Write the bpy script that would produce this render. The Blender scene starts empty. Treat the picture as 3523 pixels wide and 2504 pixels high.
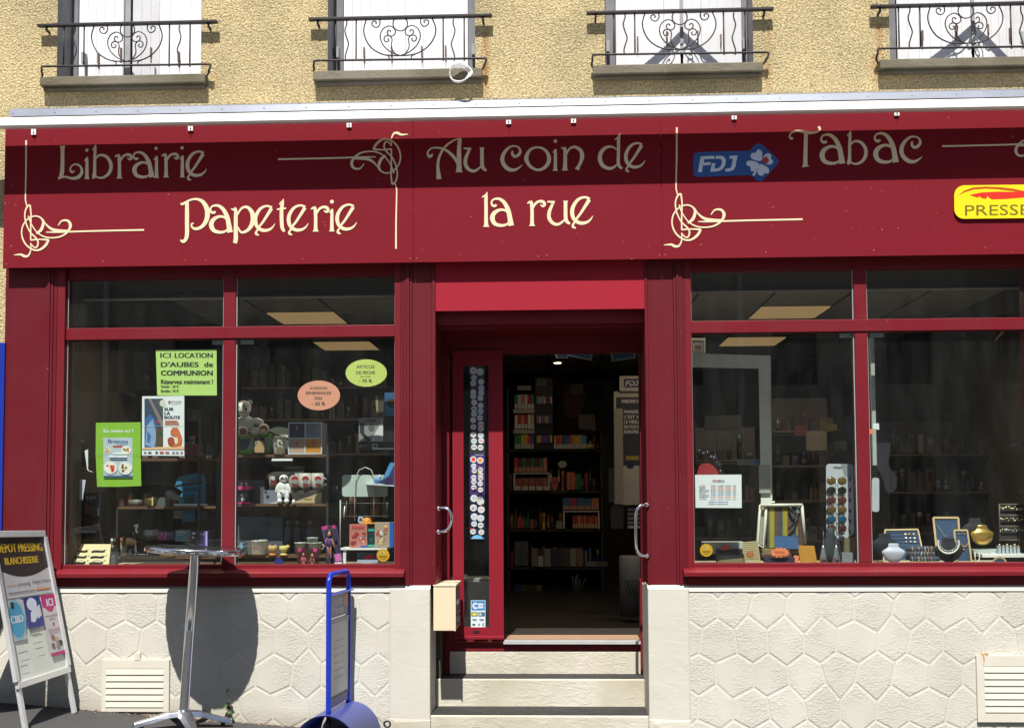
import bpy, math, random
from mathutils import Vector, Matrix
from mathutils.geometry import tessellate_polygon
random.seed(7)
scene = bpy.context.scene
col = scene.collection
# ------------------------------------------------------------------ camera
FPX, PCX, PCY, IW, IH = 3777.0, 1762.0, 1512.0, 3523.0, 2504.0
YAW, PITCH, ROLL = .0404, .0511, -.0052
CAM = Vector((0, -7.16, 1.6))
def cam_axes():
    cy, sy, cp, sp = math.cos(YAW), math.sin(YAW), math.cos(PITCH), math.sin(PITCH)
    f = Vector((-sy*cp, cy*cp, sp)); r = Vector((cy, sy, 0)); u = r.cross(f)
    cr, sr = math.cos(ROLL), math.sin(ROLL)
    return cr*r+sr*u, -sr*r+cr*u, f
AR, AU, AF = cam_axes()
cd = bpy.data.cameras.new('camera'); camo = bpy.data.objects.new('camera', cd); col.objects.link(camo)
m3 = Matrix((AR, AU, -AF)).transposed()
camo.matrix_world = Matrix.Translation(CAM) @ m3.to_4x4()
cd.sensor_width = 36; cd.lens = FPX/IW*36
cd.shift_x = -(PCX-IW/2)/IW; cd.shift_y = (PCY-IH/2)/IW
cd.clip_start = .1; cd.clip_end = 400
scene.camera = camo
# ------------------------------------------------------------------ light
SUN = Vector((.07, 1, -1.76)).normalized()
EL = math.asin(-SUN.z)
w = bpy.data.worlds.new('World'); scene.world = w; w.use_nodes = True
nt = w.node_tree; bg = nt.nodes['Background']
sky = nt.nodes.new('ShaderNodeTexSky'); sky.sky_type = 'NISHITA'; sky.sun_disc = False
sky.sun_elevation = EL; sky.sun_rotation = math.atan2(-SUN.x, -SUN.y)
nt.links.new(sky.outputs[0], bg.inputs[0]); bg.inputs[1].default_value = .068
sl = bpy.data.lights.new('sun', 'SUN'); sl.energy = 5.0; sl.angle = math.radians(.5); sl.color = (1, .955, .89)
so = bpy.data.objects.new('sun', sl); col.objects.link(so); so.location = (0, -10, 20)
so.rotation_euler = SUN.to_track_quat('-Z', 'Y').to_euler()
vs = scene.view_settings; vs.view_transform = 'Standard'; vs.look = 'None'; vs.exposure = .72; vs.gamma = 1
try: vs.use_curve_mapping = False
except Exception: pass
scene.render.engine = 'CYCLES'
scene.cycles.transparent_max_bounces = 24
scene.cycles.max_bounces = 8
scene.cycles.sample_clamp_indirect = 6
scene.cycles.caustics_reflective = False; scene.cycles.caustics_refractive = False
# ------------------------------------------------------------------ pixel to place
def at(px, py, Y):
    d = AR*((px-PCX)/FPX) - AU*((py-PCY)/FPX) + AF
    return CAM + d*((Y-CAM.y)/d.y)
def S(Y): return FPX/(Y-CAM.y)          # pixels per metre at depth Y
def rw(x0, y0, x1, y1, Y):
    ym, xm = (y0+y1)/2, (x0+x1)/2
    return at(x0, ym, Y).x, at(x1, ym, Y).x, at(xm, y1, Y).z, at(xm, y0, Y).z
# ------------------------------------------------------------------ materials
def lin(v):
    v /= 255.
    return v/12.92 if v <= .04045 else ((v+.055)/1.055)**2.4
def C(r, g, b, k=.8): return tuple(min(.86, lin(v)*k) for v in (r, g, b))
_mc = {}
def newmat(name):
    m = bpy.data.materials.new(name); m.use_nodes = True
    return m, m.node_tree, m.node_tree.nodes['Principled BSDF']
def M(c, rough=.5, metal=0., name='paint', noise=.10, nscale=9., bump=0., bscale=60., emit=0, spec=.5):
    key = (tuple(round(v, 4) for v in c), rough, metal, name, noise, nscale, bump, bscale, emit)
    if key in _mc: return _mc[key]
    m, t, p = newmat(name)
    p.inputs['Roughness'].default_value = rough; p.inputs['Metallic'].default_value = metal
    p.inputs['Specular IOR Level'].default_value = spec
    p.inputs['Base Color'].default_value = (*c, 1)
    if emit:
        p.inputs['Emission Color'].default_value = (*c, 1); p.inputs['Emission Strength'].default_value = emit
    L = t.links.new
    if noise or bump: tc = t.nodes.new('ShaderNodeTexCoord')
    if noise:
        n = t.nodes.new('ShaderNodeTexNoise'); n.inputs['Scale'].default_value = nscale; n.inputs['Detail'].default_value = 6; n.inputs['Roughness'].default_value = .65
        L(tc.outputs['Object'], n.inputs['Vector'])
        mr = t.nodes.new('ShaderNodeMapRange'); mr.inputs['From Min'].default_value = .3; mr.inputs['From Max'].default_value = .7
        mr.inputs['To Min'].default_value = 1-noise; mr.inputs['To Max'].default_value = 1+noise*.6
        L(n.outputs[0], mr.inputs[0])
        mx = t.nodes.new('ShaderNodeVectorMath'); mx.operation = 'SCALE'; mx.inputs[0].default_value = c
        L(mr.outputs[0], mx.inputs['Scale']); L(mx.outputs[0], p.inputs['Base Color'])
    if bump:
        n2 = t.nodes.new('ShaderNodeTexNoise'); n2.inputs['Scale'].default_value = bscale; n2.inputs['Detail'].default_value = 5
        L(tc.outputs['Object'], n2.inputs['Vector'])
        b = t.nodes.new('ShaderNodeBump'); b.inputs['Strength'].default_value = .8; b.inputs['Distance'].default_value = bump
        L(n2.outputs[0], b.inputs['Height']); L(b.outputs[0], p.inputs['Normal'])
    _mc[key] = m; return m
def V(r, g, b, rough=.55, **k): return M(C(r, g, b), rough, **k)     # from a colour as it looks in sun
# red shopfront paint
def red_paint(name, c, rough=.38, dirt=.38):
    m, t, p = newmat(name); L = t.links.new; N = t.nodes.new
    tc = N('ShaderNodeTexCoord')
    n = N('ShaderNodeTexNoise'); n.inputs['Scale'].default_value = 1.6; n.inputs['Detail'].default_value = 8; n.inputs['Roughness'].default_value = .7
    L(tc.outputs['Object'], n.inputs[0])
    mp = N('ShaderNodeMapping'); mp.inputs['Scale'].default_value = (30, 30, 1.5); L(tc.outputs['Object'], mp.inputs[0])
    n2 = N('ShaderNodeTexNoise'); n2.inputs['Scale'].default_value = 1.; n2.inputs['Detail'].default_value = 5; L(mp.outputs[0], n2.inputs[0])
    r1 = N('ShaderNodeMapRange'); r1.inputs[1].default_value = .35; r1.inputs[2].default_value = .75; r1.inputs[3].default_value = 0; r1.inputs[4].default_value = dirt; L(n.outputs[0], r1.inputs[0])
    r2 = N('ShaderNodeMapRange'); r2.inputs[1].default_value = .55; r2.inputs[2].default_value = .8; r2.inputs[3].default_value = 0; r2.inputs[4].default_value = dirt*.8; L(n2.outputs[0], r2.inputs[0])
    ad = N('ShaderNodeMath'); ad.operation = 'ADD'; L(r1.outputs[0], ad.inputs[0]); L(r2.outputs[0], ad.inputs[1])
    mx = N('ShaderNodeMix'); mx.data_type = 'RGBA'; mx.inputs[6].default_value = (*c, 1)
    mx.inputs[7].default_value = (c[0]*.85+.02, c[1]+.018, c[2]+.018, 1); p.inputs['Specular IOR Level'].default_value = .22
    L(ad.outputs[0], mx.inputs[0])
    nc = N('ShaderNodeTexNoise'); nc.inputs['Scale'].default_value = 34; nc.inputs['Detail'].default_value = 3; L(tc.outputs['Object'], nc.inputs[0])
    rc = N('ShaderNodeMapRange'); rc.inputs[1].default_value = .735; rc.inputs[2].default_value = .76; rc.inputs[3].default_value = 0; rc.inputs[4].default_value = .5; L(nc.outputs[0], rc.inputs[0])
    mc = N('ShaderNodeMix'); mc.data_type = 'RGBA'; L(rc.outputs[0], mc.inputs[0]); L(mx.outputs[2], mc.inputs[6]); mc.inputs[7].default_value = (.40, .20, .18, 1); L(mc.outputs[2], p.inputs['Base Color'])
    rr = N('ShaderNodeMapRange'); rr.inputs[3].default_value = rough-.08; rr.inputs[4].default_value = rough+.18; L(n.outputs[0], rr.inputs[0]); L(rr.outputs[0], p.inputs['Roughness'])
    n3 = N('ShaderNodeTexNoise'); n3.inputs['Scale'].default_value = 3; n3.inputs['Detail'].default_value = 3; L(tc.outputs['Object'], n3.inputs[0])
    b = N('ShaderNodeBump'); b.inputs['Strength'].default_value = .35; b.inputs['Distance'].default_value = .004; L(n3.outputs[0], b.inputs['Height']); L(b.outputs[0], p.inputs['Normal'])
    return m
RED = red_paint('red_gloss_paint', (.155, .0078, .0145), .42)
REDP = red_paint('red_pilaster_paint', (.115, .006, .0115), .45)
REDS = red_paint('red_sign_sheet', (.172, .0085, .0165), .7, .06); REDS.node_tree.nodes['Principled BSDF'].inputs['Specular IOR Level'].default_value = .12
REDB = red_paint('bright_red_vinyl', (.30, .009, .024), .6, .05)
REDD = red_paint('red_door_metal', (.225, .012, .024), .4, .1)
CREAM = M(C(244, 226, 186), .5, name='cream_vinyl', noise=.04)
WHITE = M((.8, .8, .78), .4, name='white_paint', noise=.05)
PAPER = M((.78, .8, .8), .7, name='white_paper', noise=.03)
BLACK = M((.012, .012, .014), .45, name='black')
DARK = M((.03, .03, .032), .5, name='dark_grey')
IRON = M((.014, .010, .011), .6, name='wrought_iron', noise=.5, nscale=30, bump=.001, bscale=200)
ALU = M((.62, .63, .66), .32, 1., name='brushed_aluminium', noise=.08)
CHROME = M((.86, .86, .88), .07, 1., name='chrome', noise=0)
STEEL = M((.74, .75, .78), .16, 1., name='polished_steel', noise=.06, nscale=14)
GLASSEDGE = M((.35, .42, .4), .2, name='glass_edge')
def glass(name, tint=(.93, .96, .95), base=.045, dust=.010):
    m = bpy.data.materials.new(name); m.use_nodes = True; t = m.node_tree; t.nodes.clear(); N = t.nodes.new; L = t.links.new
    o = N('ShaderNodeOutputMaterial'); tr = N('ShaderNodeBsdfTransparent'); tr.inputs[0].default_value = (*tint, 1)
    g = N('ShaderNodeBsdfGlossy'); g.inputs['Roughness'].default_value = .0
    lw = N('ShaderNodeLayerWeight'); lw.inputs[0].default_value = .5
    pw = N('ShaderNodeMath'); pw.operation = 'POWER'; pw.inputs[1].default_value = 5; L(lw.outputs['Facing'], pw.inputs[0])
    ma = N('ShaderNodeMath'); ma.operation = 'MULTIPLY_ADD'; ma.inputs[1].default_value = .9; ma.inputs[2].default_value = base; L(pw.outputs[0], ma.inputs[0])
    mx = N('ShaderNodeMixShader'); L(ma.outputs[0], mx.inputs[0]); L(tr.outputs[0], mx.inputs[1]); L(g.outputs[0], mx.inputs[2]); df = N('ShaderNodeBsdfDiffuse'); df.inputs[0].default_value = (.62, .62, .58, 1)
    tc = N('ShaderNodeTexCoord'); mp = N('ShaderNodeMapping'); mp.inputs['Scale'].default_value = (5, 1, 1.2); L(tc.outputs['Object'], mp.inputs[0])
    nz = N('ShaderNodeTexNoise'); nz.inputs['Scale'].default_value = 1.6; nz.inputs['Detail'].default_value = 8; nz.inputs['Roughness'].default_value = .7; L(mp.outputs[0], nz.inputs[0])
    mr = N('ShaderNodeMapRange'); mr.inputs[1].default_value = .4; mr.inputs[2].default_value = .75; mr.inputs[3].default_value = dust*.15; mr.inputs[4].default_value = dust; L(nz.outputs[0], mr.inputs[0])
    m2 = N('ShaderNodeMixShader'); L(mr.outputs[0], m2.inputs[0]); L(mx.outputs[0], m2.inputs[1]); L(df.outputs[0], m2.inputs[2]); L(m2.outputs[0], o.inputs[0])
    return m
GLASS = glass('window_glass')
CLEAR = glass('clear_plastic', (.9, .92, .93), .06, .0)
def stucco():
    m, t, p = newmat('yellow_roughcast'); L = t.links.new; N = t.nodes.new
    tc = N('ShaderNodeTexCoord'); p.inputs['Roughness'].default_value = .95; p.inputs['Specular IOR Level'].default_value = .1
    v = N('ShaderNodeTexNoise'); v.inputs['Scale'].default_value = 74; v.inputs['Detail'].default_value = 4; v.inputs['Roughness'].default_value = .55; v.inputs['Distortion'].default_value = .6; L(tc.outputs['Object'], v.inputs[0])
    n = N('ShaderNodeTexNoise'); n.inputs['Scale'].default_value = 1.7; n.inputs['Detail'].default_value = 9; n.inputs['Roughness'].default_value = .65; L(tc.outputs['Object'], n.inputs[0])
    cr = N('ShaderNodeValToRGB'); cr.color_ramp.elements[0].position = .36; cr.color_ramp.elements[0].color = (.40, .315, .165, 1)
    cr.color_ramp.elements[1].position = .6; cr.color_ramp.elements[1].color = (.72, .61, .37, 1); L(v.outputs[0], cr.inputs[0])
    cr2 = N('ShaderNodeValToRGB'); cr2.color_ramp.elements[0].position = .35; cr2.color_ramp.elements[0].color = (.74, .74, .73, 1)
    cr2.color_ramp.elements[1].position = .65; cr2.color_ramp.elements[1].color = (1.05, 1.02, .96, 1); L(n.outputs[0], cr2.inputs[0])
    mx = N('ShaderNodeMix'); mx.data_type = 'RGBA'; mx.blend_type = 'MULTIPLY'; mx.inputs[0].default_value = 1; L(cr.outputs[0], mx.inputs[6]); L(cr2.outputs[0], mx.inputs[7])
    # rust streaks below the railing fixings
    sp = N('ShaderNodeSeparateXYZ'); L(tc.outputs['Object'], sp.inputs[0])
    nz = N('ShaderNodeTexNoise'); nz.inputs['Scale'].default_value = 30; mpp = N('ShaderNodeMapping'); mpp.inputs['Scale'].default_value = (1, 1, .25); L(tc.outputs['Object'], mpp.inputs[0]); L(mpp.outputs[0], nz.inputs[0])
    def math_(op, a, b=None):
        q = N('ShaderNodeMath'); q.operation = op
        for i, x in enumerate((a, b)):
            if x is None: continue
            if isinstance(x, (int, float)): q.inputs[i].default_value = x
            else: L(x, q.inputs[i])
        return q.outputs[0]
    tot = None
    for (px, py, ln, k) in ((160, 146, .12, .35), (733, 132, .16, .35), (1086, 122, .1, .3), (1672, 110, .5, .9), (1668, 230, .3, .6), (2642, 98, .3, .4), (2640, 215, .3, .6), (3023, 80, .5, .85), (3008, 190, .3, .8), (742, 250, .15, .4)):
        q = at(px, py, .04)
        dx = math_('DIVIDE', math_('ABSOLUTE', math_('SUBTRACT', sp.outputs[0], q.x)), .035)
        fx = math_('MAXIMUM', math_('SUBTRACT', 1, dx), 0)
        dz = math_('DIVIDE', math_('SUBTRACT', q.z, sp.outputs[2]), ln)
        fz = math_('MULTIPLY', math_('GREATER_THAN', dz, 0), math_('MAXIMUM', math_('SUBTRACT', 1, dz), 0))
        f = math_('MULTIPLY', math_('MULTIPLY', fx, fz), k)
        tot = f if tot is None else math_('ADD', tot, f)
    tot = math_('MULTIPLY', tot, math_('MULTIPLY', nz.outputs[0], 1.6))
    mc = N('ShaderNodeClamp'); L(tot, mc.inputs[0])
    m2 = N('ShaderNodeMix'); m2.data_type = 'RGBA'; L(mc.outputs[0], m2.inputs[0]); L(mx.outputs[2], m2.inputs[6]); m2.inputs[7].default_value = (.38, .15, .045, 1)
    L(m2.outputs[2], p.inputs['Base Color'])
    b = N('ShaderNodeBump'); b.inputs['Strength'].default_value = 1; b.inputs['Distance'].default_value = .019; L(v.outputs[0], b.inputs['Height']); L(b.outputs[0], p.inputs['Normal'])
    return m
STUCCO = stucco()
def rough_white(name, c, bd, bs, dirt=.1):
    m, t, p = newmat(name); L = t.links.new; N = t.nodes.new
    tc = N('ShaderNodeTexCoord'); p.inputs['Roughness'].default_value = .85; p.inputs['Specular IOR Level'].default_value = .2
    mp = N('ShaderNodeMapping'); mp.inputs['Scale'].default_value = (.6, 1, 1.3); L(tc.outputs['Object'], mp.inputs[0])
    n = N('ShaderNodeTexNoise'); n.inputs['Scale'].default_value = bs; n.inputs['Detail'].default_value = 7; n.inputs['Roughness'].default_value = .6; n.inputs['Distortion'].default_value = .8; L(mp.outputs[0], n.inputs[0])
    k = N('ShaderNodeTexNoise'); k.inputs['Scale'].default_value = 5; k.inputs['Detail'].default_value = 3; L(tc.outputs['Object'], k.inputs[0])
    mk = N('ShaderNodeMapRange'); mk.inputs[1].default_value = .38; mk.inputs[2].default_value = .6; mk.inputs[3].default_value = .15; mk.inputs[4].default_value = 1; L(k.outputs[0], mk.inputs[0])
    mr0 = N('ShaderNodeMapRange'); mr0.inputs[1].default_value = .42; mr0.inputs[2].default_value = .62; L(n.outputs[0], mr0.inputs[0])
    mu = N('ShaderNodeMath'); mu.operation = 'MULTIPLY'; L(mr0.outputs[0], mu.inputs[0]); L(mk.outputs[0], mu.inputs[1])
    d = N('ShaderNodeTexNoise'); d.inputs['Scale'].default_value = 2.2; d.inputs['Detail'].default_value = 8; L(tc.outputs['Object'], d.inputs[0])
    cr = N('ShaderNodeValToRGB'); cr.color_ramp.elements[0].position = .3; cr.color_ramp.elements[0].color = (c[0]*(1-dirt), c[1]*(1-dirt), c[2]*(1-dirt*1.3), 1)
    cr.color_ramp.elements[1].position = .62; cr.color_ramp.elements[1].color = (*c, 1); L(d.outputs[0], cr.inputs[0])
    sp = N('ShaderNodeSeparateXYZ'); L(tc.outputs['Object'], sp.inputs[0])
    m1 = N('ShaderNodeMath'); m1.operation = 'MULTIPLY_ADD'; m1.inputs[1].default_value = .081; L(sp.outputs[0], m1.inputs[0]); L(sp.outputs[2], m1.inputs[2])
    m2 = N('ShaderNodeMath'); m2.operation = 'MULTIPLY_ADD'; m2.inputs[1].default_value = .16; L(k.outputs[0], m2.inputs[0]); m2.inputs[2].default_value = -.115
    m3 = N('ShaderNodeMath'); m3.operation = 'ADD'; L(m2.outputs[0], m3.inputs[0]); m3.inputs[1].default_value = -.025+.01
    m4 = N('ShaderNodeMapRange'); L(m1.outputs[0], m4.inputs[0]); m4.inputs[1].default_value = -.02; m4.inputs[2].default_value = .10; m4.inputs[3].default_value = .8; m4.inputs[4].default_value = 0
    m5 = N('ShaderNodeMath'); m5.operation = 'MULTIPLY'; L(m4.outputs[0], m5.inputs[0]); L(d.outputs[0], m5.inputs[1])
    mm = N('ShaderNodeMix'); mm.data_type = 'RGBA'; L(m5.outputs[0], mm.inputs[0]); L(cr.outputs[0], mm.inputs[6]); mm.inputs[7].default_value = (.20, .16, .10, 1)
    st = N('ShaderNodeTexNoise'); st.inputs['Scale'].default_value = 7; st.inputs['Detail'].default_value = 10; st.inputs['Roughness'].default_value = .75; L(tc.outputs['Object'], st.inputs[0])
    sr = N('ShaderNodeMapRange'); L(st.outputs[0], sr.inputs[0]); sr.inputs[1].default_value = .60; sr.inputs[2].default_value = .74; sr.inputs[3].default_value = 0; sr.inputs[4].default_value = .45
    ms = N('ShaderNodeMix'); ms.data_type = 'RGBA'; L(sr.outputs[0], ms.inputs[0]); L(mm.outputs[2], ms.inputs[6]); ms.inputs[7].default_value = (.42, .37, .28, 1)
    L(ms.outputs[2], p.inputs['Base Color'])
    b = N('ShaderNodeBump'); b.inputs['Strength'].default_value = 1; b.inputs['Distance'].default_value = bd; L(mu.outputs[0], b.inputs['Height']); L(b.outputs[0], p.inputs['Normal'])
    return m
STONE = rough_white('painted_rough_render', (.58, .56, .495), .0015, 80)
_t = STONE.node_tree; _p = _t.nodes['Principled BSDF']; _s = _p.inputs['Base Color'].links[0].from_socket
_oi = _t.nodes.new('ShaderNodeObjectInfo'); _r = _t.nodes.new('ShaderNodeMapRange'); _r.inputs[3].default_value = .965; _r.inputs[4].default_value = 1.02; _t.links.new(_oi.outputs['Random'], _r.inputs[0])
_v = _t.nodes.new('ShaderNodeVectorMath'); _v.operation = 'SCALE'; _t.links.new(_s, _v.inputs[0]); _t.links.new(_r.outputs[0], _v.inputs['Scale']); _t.links.new(_v.outputs[0], _p.inputs['Base Color'])
JOINT = rough_white('painted_smooth_joint', (.58, .56, .495), .0004, 30)
PIER = rough_white('painted_smooth_render', (.575, .555, .485), .0007, 12, .07)
STEP = rough_white('painted_step', (.60, .565, .48), .0014, 30, .28)
SILLST = rough_white('weathered_sill_stone', (.20, .178, .14), .002, 30, .45)
def tread_mat():
    m, t, p = newmat('worn_black_tread'); L = t.links.new; N = t.nodes.new; tc = N('ShaderNodeTexCoord'); p.inputs['Roughness'].default_value = .8
    mp = N('ShaderNodeMapping'); mp.inputs['Scale'].default_value = (3, 60, 20); L(tc.outputs['Object'], mp.inputs[0])
    n = N('ShaderNodeTexNoise'); n.inputs['Scale'].default_value = 3; n.inputs['Detail'].default_value = 6; L(mp.outputs[0], n.inputs[0])
    cr = N('ShaderNodeValToRGB'); cr.color_ramp.elements[0].position = .35; cr.color_ramp.elements[0].color = (.004, .004, .005, 1); cr.color_ramp.elements[1].position = .8; cr.color_ramp.elements[1].color = (.055, .05, .045, 1)
    L(n.outputs[0], cr.inputs[0]); L(cr.outputs[0], p.inputs['Base Color']); return m
TREAD = tread_mat()
def asphalt():
    m, t, p = newmat('asphalt'); L = t.links.new; N = t.nodes.new; tc = N('ShaderNodeTexCoord'); p.inputs['Roughness'].default_value = .9
    n = N('ShaderNodeTexNoise'); n.inputs['Scale'].default_value = 140; n.inputs['Detail'].default_value = 4; L(tc.outputs['Object'], n.inputs[0])
    n2 = N('ShaderNodeTexNoise'); n2.inputs['Scale'].default_value = 1.5; n2.inputs['Detail'].default_value = 6; L(tc.outputs['Object'], n2.inputs[0])
    a = N('ShaderNodeMath'); a.operation = 'ADD'; L(n.outputs[0], a.inputs[0]); L(n2.outputs[0], a.inputs[1])
    cr = N('ShaderNodeValToRGB'); cr.color_ramp.elements[0].position = .8; cr.color_ramp.elements[0].color = (.016, .016, .018, 1); cr.color_ramp.elements[1].position = 1.25/1.3; cr.color_ramp.elements[1].color = (.05, .049, .048, 1)
    L(a.outputs[0], cr.inputs[0]); L(cr.outputs[0], p.inputs['Base Color'])
    b = N('ShaderNodeBump'); b.inputs['Distance'].default_value = .006; L(n.outputs[0], b.inputs['Height']); L(b.outputs[0], p.inputs['Normal']); return m
ASPH = asphalt()
# ------------------------------------------------------------------ mesh builder
class MB:
    def __init__(s): s.v = []; s.f = []; s.m = []; s.s = []
    def add(s, vs, fs, mat, sm=False):
        o = len(s.v); s.v += [tuple(q) for q in vs]
        for f in fs: s.f.append([i+o for i in f]); s.m.append(mat); s.s.append(sm)
    def box(s, x0, x1, y0, y1, z0, z1, mat):
        s.add([(x0,y0,z0),(x1,y0,z0),(x1,y1,z0),(x0,y1,z0),(x0,y0,z1),(x1,y0,z1),(x1,y1,z1),(x0,y1,z1)],
              [(0,3,2,1),(4,5,6,7),(0,1,5,4),(1,2,6,5),(2,3,7,6),(3,0,4,7)], mat); return s
    def obox(s, c, ax, ay, az, mat):       # oriented box: centre and three half vectors
        c = Vector(c); P = [c+i*Vector(ax)+j*Vector(ay)+k*Vector(az) for k in (-1, 1) for i, j in ((-1,-1),(1,-1),(1,1),(-1,1))]
        s.add(P, [(0,3,2,1),(4,5,6,7),(0,1,5,4),(1,2,6,5),(2,3,7,6),(3,0,4,7)], mat); return s
    def tube(s, pts, r, mat, n=8, closed=False, flat=1.):
        pts = [Vector(p) for p in pts]; N = len(pts); vs = []; fs = []
        rr = r if hasattr(r, '__len__') else [r]*N
        prev = None
        for i, p in enumerate(pts):
            a = pts[(i-1) % N] if closed or i else p; b = pts[(i+1) % N] if closed or i < N-1 else p
            t = (b-a).normalized() if (b-a).length > 1e-9 else Vector((0, 0, 1))
            if prev is None:
                u = t.orthogonal().normalized()
            else: u = (prev - t*prev.dot(t)).normalized()
            prev = u; w_ = t.cross(u)
            for k in range(n):
                an = 2*math.pi*k/n; vs.append(p+(u*math.cos(an)+w_*math.sin(an)*flat)*rr[i])
        for i in range(N if closed else N-1):
            for k in range(n):
                j = (i+1) % N; fs.append((i*n+k, i*n+(k+1) % n, j*n+(k+1) % n, j*n+k))
        if not closed: fs += [tuple(range(n))[::-1], tuple(range((N-1)*n, N*n))]
        s.add(vs, fs, mat, True); return s
    def lathe(s, c, prof, mat, n=24, sx=1., sy=1., sm=True, a0=0, a1=2*math.pi):
        c = Vector(c); vs = []; fs = []
        full = abs(a1-a0-2*math.pi) < 1e-6; m_ = n if full else n+1
        for r, z in prof:
            for k in range(m_):
                a = a0+(a1-a0)*k/n; vs.append((c.x+r*math.cos(a)*sx, c.y+r*math.sin(a)*sy, c.z+z))
        for i in range(len(prof)-1):
            for k in range(n):
                k2 = (k+1) % m_; fs.append((i*m_+k, i*m_+k2, (i+1)*m_+k2, (i+1)*m_+k))
        s.add(vs, fs, mat, sm); return s
    def ell(s, c, r, mat, n=16, rot=None):
        vs = []; fs = []; h = n//2; c = Vector(c)
        for i in range(h+1):
            p = math.pi*i/h
            for k in range(n):
                a = 2*math.pi*k/n; q = Vector((r[0]*math.sin(p)*math.cos(a), r[1]*math.sin(p)*math.sin(a), r[2]*math.cos(p)))
                if rot: q = rot @ q
                vs.append(c+q)
        for i in range(h):
            for k in range(n): fs.append((i*n+k, (i+1)*n+k, (i+1)*n+(k+1) % n, i*n+(k+1) % n))
        s.add(vs, fs, mat, True); return s
    def prism(s, poly, fn, d, mat):        # 2D polygon, fn(x, y, depth) to world, thickness d
        if len(poly) < 3: return s
        n = len(poly); a = [fn(x, y, 0) for x, y in poly]; b = [fn(x, y, d) for x, y in poly]
        tri = tessellate_polygon([[Vector((x, y, 0)) for x, y in poly]])
        s.add(a+b, [tuple(t) for t in tri] + ([tuple(n+i for i in t[::-1]) for t in tri]+[(i, (i+1) % n, n+(i+1) % n, n+i) for i in range(n)] if d else []), mat); return s
    def build(s, name, parent=None, bevel=0):
        me = bpy.data.meshes.new(name); me.from_pydata(s.v, [], s.f)
        mats = []
        for m_ in s.m:
            if m_ not in mats: mats.append(m_)
        for m_ in mats: me.materials.append(m_)
        ix = {id(m_): i for i, m_ in enumerate(mats)}
        me.polygons.foreach_set('material_index', [ix[id(m_)] for m_ in s.m]); me.polygons.foreach_set('use_smooth', s.s)
        me.update()
        o = bpy.data.objects.new(name, me); col.objects.link(o)
        if parent is not None: adopt(o, parent)
        if bevel:
            b = o.modifiers.new('bevel', 'BEVEL'); b.width = bevel; b.segments = 2; b.limit_method = 'ANGLE'
        return o
def wloc(o):
    v = Vector(o.location)
    while o.parent is not None: o = o.parent; v += Vector(o.location)
    return v
def adopt(o, parent):
    o.parent = parent; o.location = Vector(o.location)-wloc(parent)
def tag(o, label, cat, group=None):
    o['label'] = label; o['category'] = cat
    if group: o['group'] = group
    return o
def thing(name, label, cat, loc=(0, 0, 0), group=None):
    o = bpy.data.objects.new(name, None); col.objects.link(o); o.location = loc; o.empty_display_size = .1
    return tag(o, label, cat, group)
def struct(o): o['kind'] = 'structure'; return o
# curves
def smooth(pts, k=6, closed=False):
    n = len(pts); out = []
    rng = range(n) if closed else range(n-1)
    for i in rng:
        g = (lambda j: pts[j % n]) if closed else (lambda j: pts[max(0, min(n-1, j))])
        p0, p1, p2, p3 = g(i-1), g(i), g(i+1), g(i+2)
        for q in range(k):
            t = q/k
            out.append(tuple(.5*((2*b)+(c-a)*t+(2*a-5*b+4*c-d)*t*t+(3*b-a-3*c+d)*t**3) for a, b, c, d in zip(p0, p1, p2, p3)))
    if not closed: out.append(tuple(pts[-1]))
    return out
def ribbon(pts, closed=False, k=6, sm=True):   # (x, y, w) centreline -> list of quads (2D)
    q = smooth(pts, k, closed) if sm else [tuple(p) for p in pts]
    n = len(q); L_ = []; R_ = []
    for i in range(n):
        a = q[(i-1) % n] if closed or i else q[i]; b = q[(i+1) % n] if closed or i < n-1 else q[i]
        dx, dy = b[0]-a[0], b[1]-a[1]; l = math.hypot(dx, dy) or 1
        nx, ny = -dy/l, dx/l; hw = max(.2, q[i][2]/2)
        L_.append((q[i][0]+nx*hw, q[i][1]+ny*hw)); R_.append((q[i][0]-nx*hw, q[i][1]-ny*hw))
    return L_, R_, closed
def add_ribbon(mb, rib, fn, mat, d=.0):
    L_, R_, closed = rib; n = len(L_)
    vs = [fn(x, y, 0) for x, y in L_]+[fn(x, y, 0) for x, y in R_]
    fs = [(i, (i+1) % n, n+(i+1) % n, n+i) for i in range(n if closed else n-1)]
    if d:
        vs += [fn(x, y, d) for x, y in L_]+[fn(x, y, d) for x, y in R_]
        for i in range(n if closed else n-1):
            j = (i+1) % n
            fs += [(i, j, 2*n+j, 2*n+i), (n+i, n+j, 3*n+j, 3*n+i)]
        if not closed: fs += [(0, n, 3*n, 2*n), (n-1, 2*n-1, 4*n-1, 3*n-1)]
    mb.add(vs, fs, mat)
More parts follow.
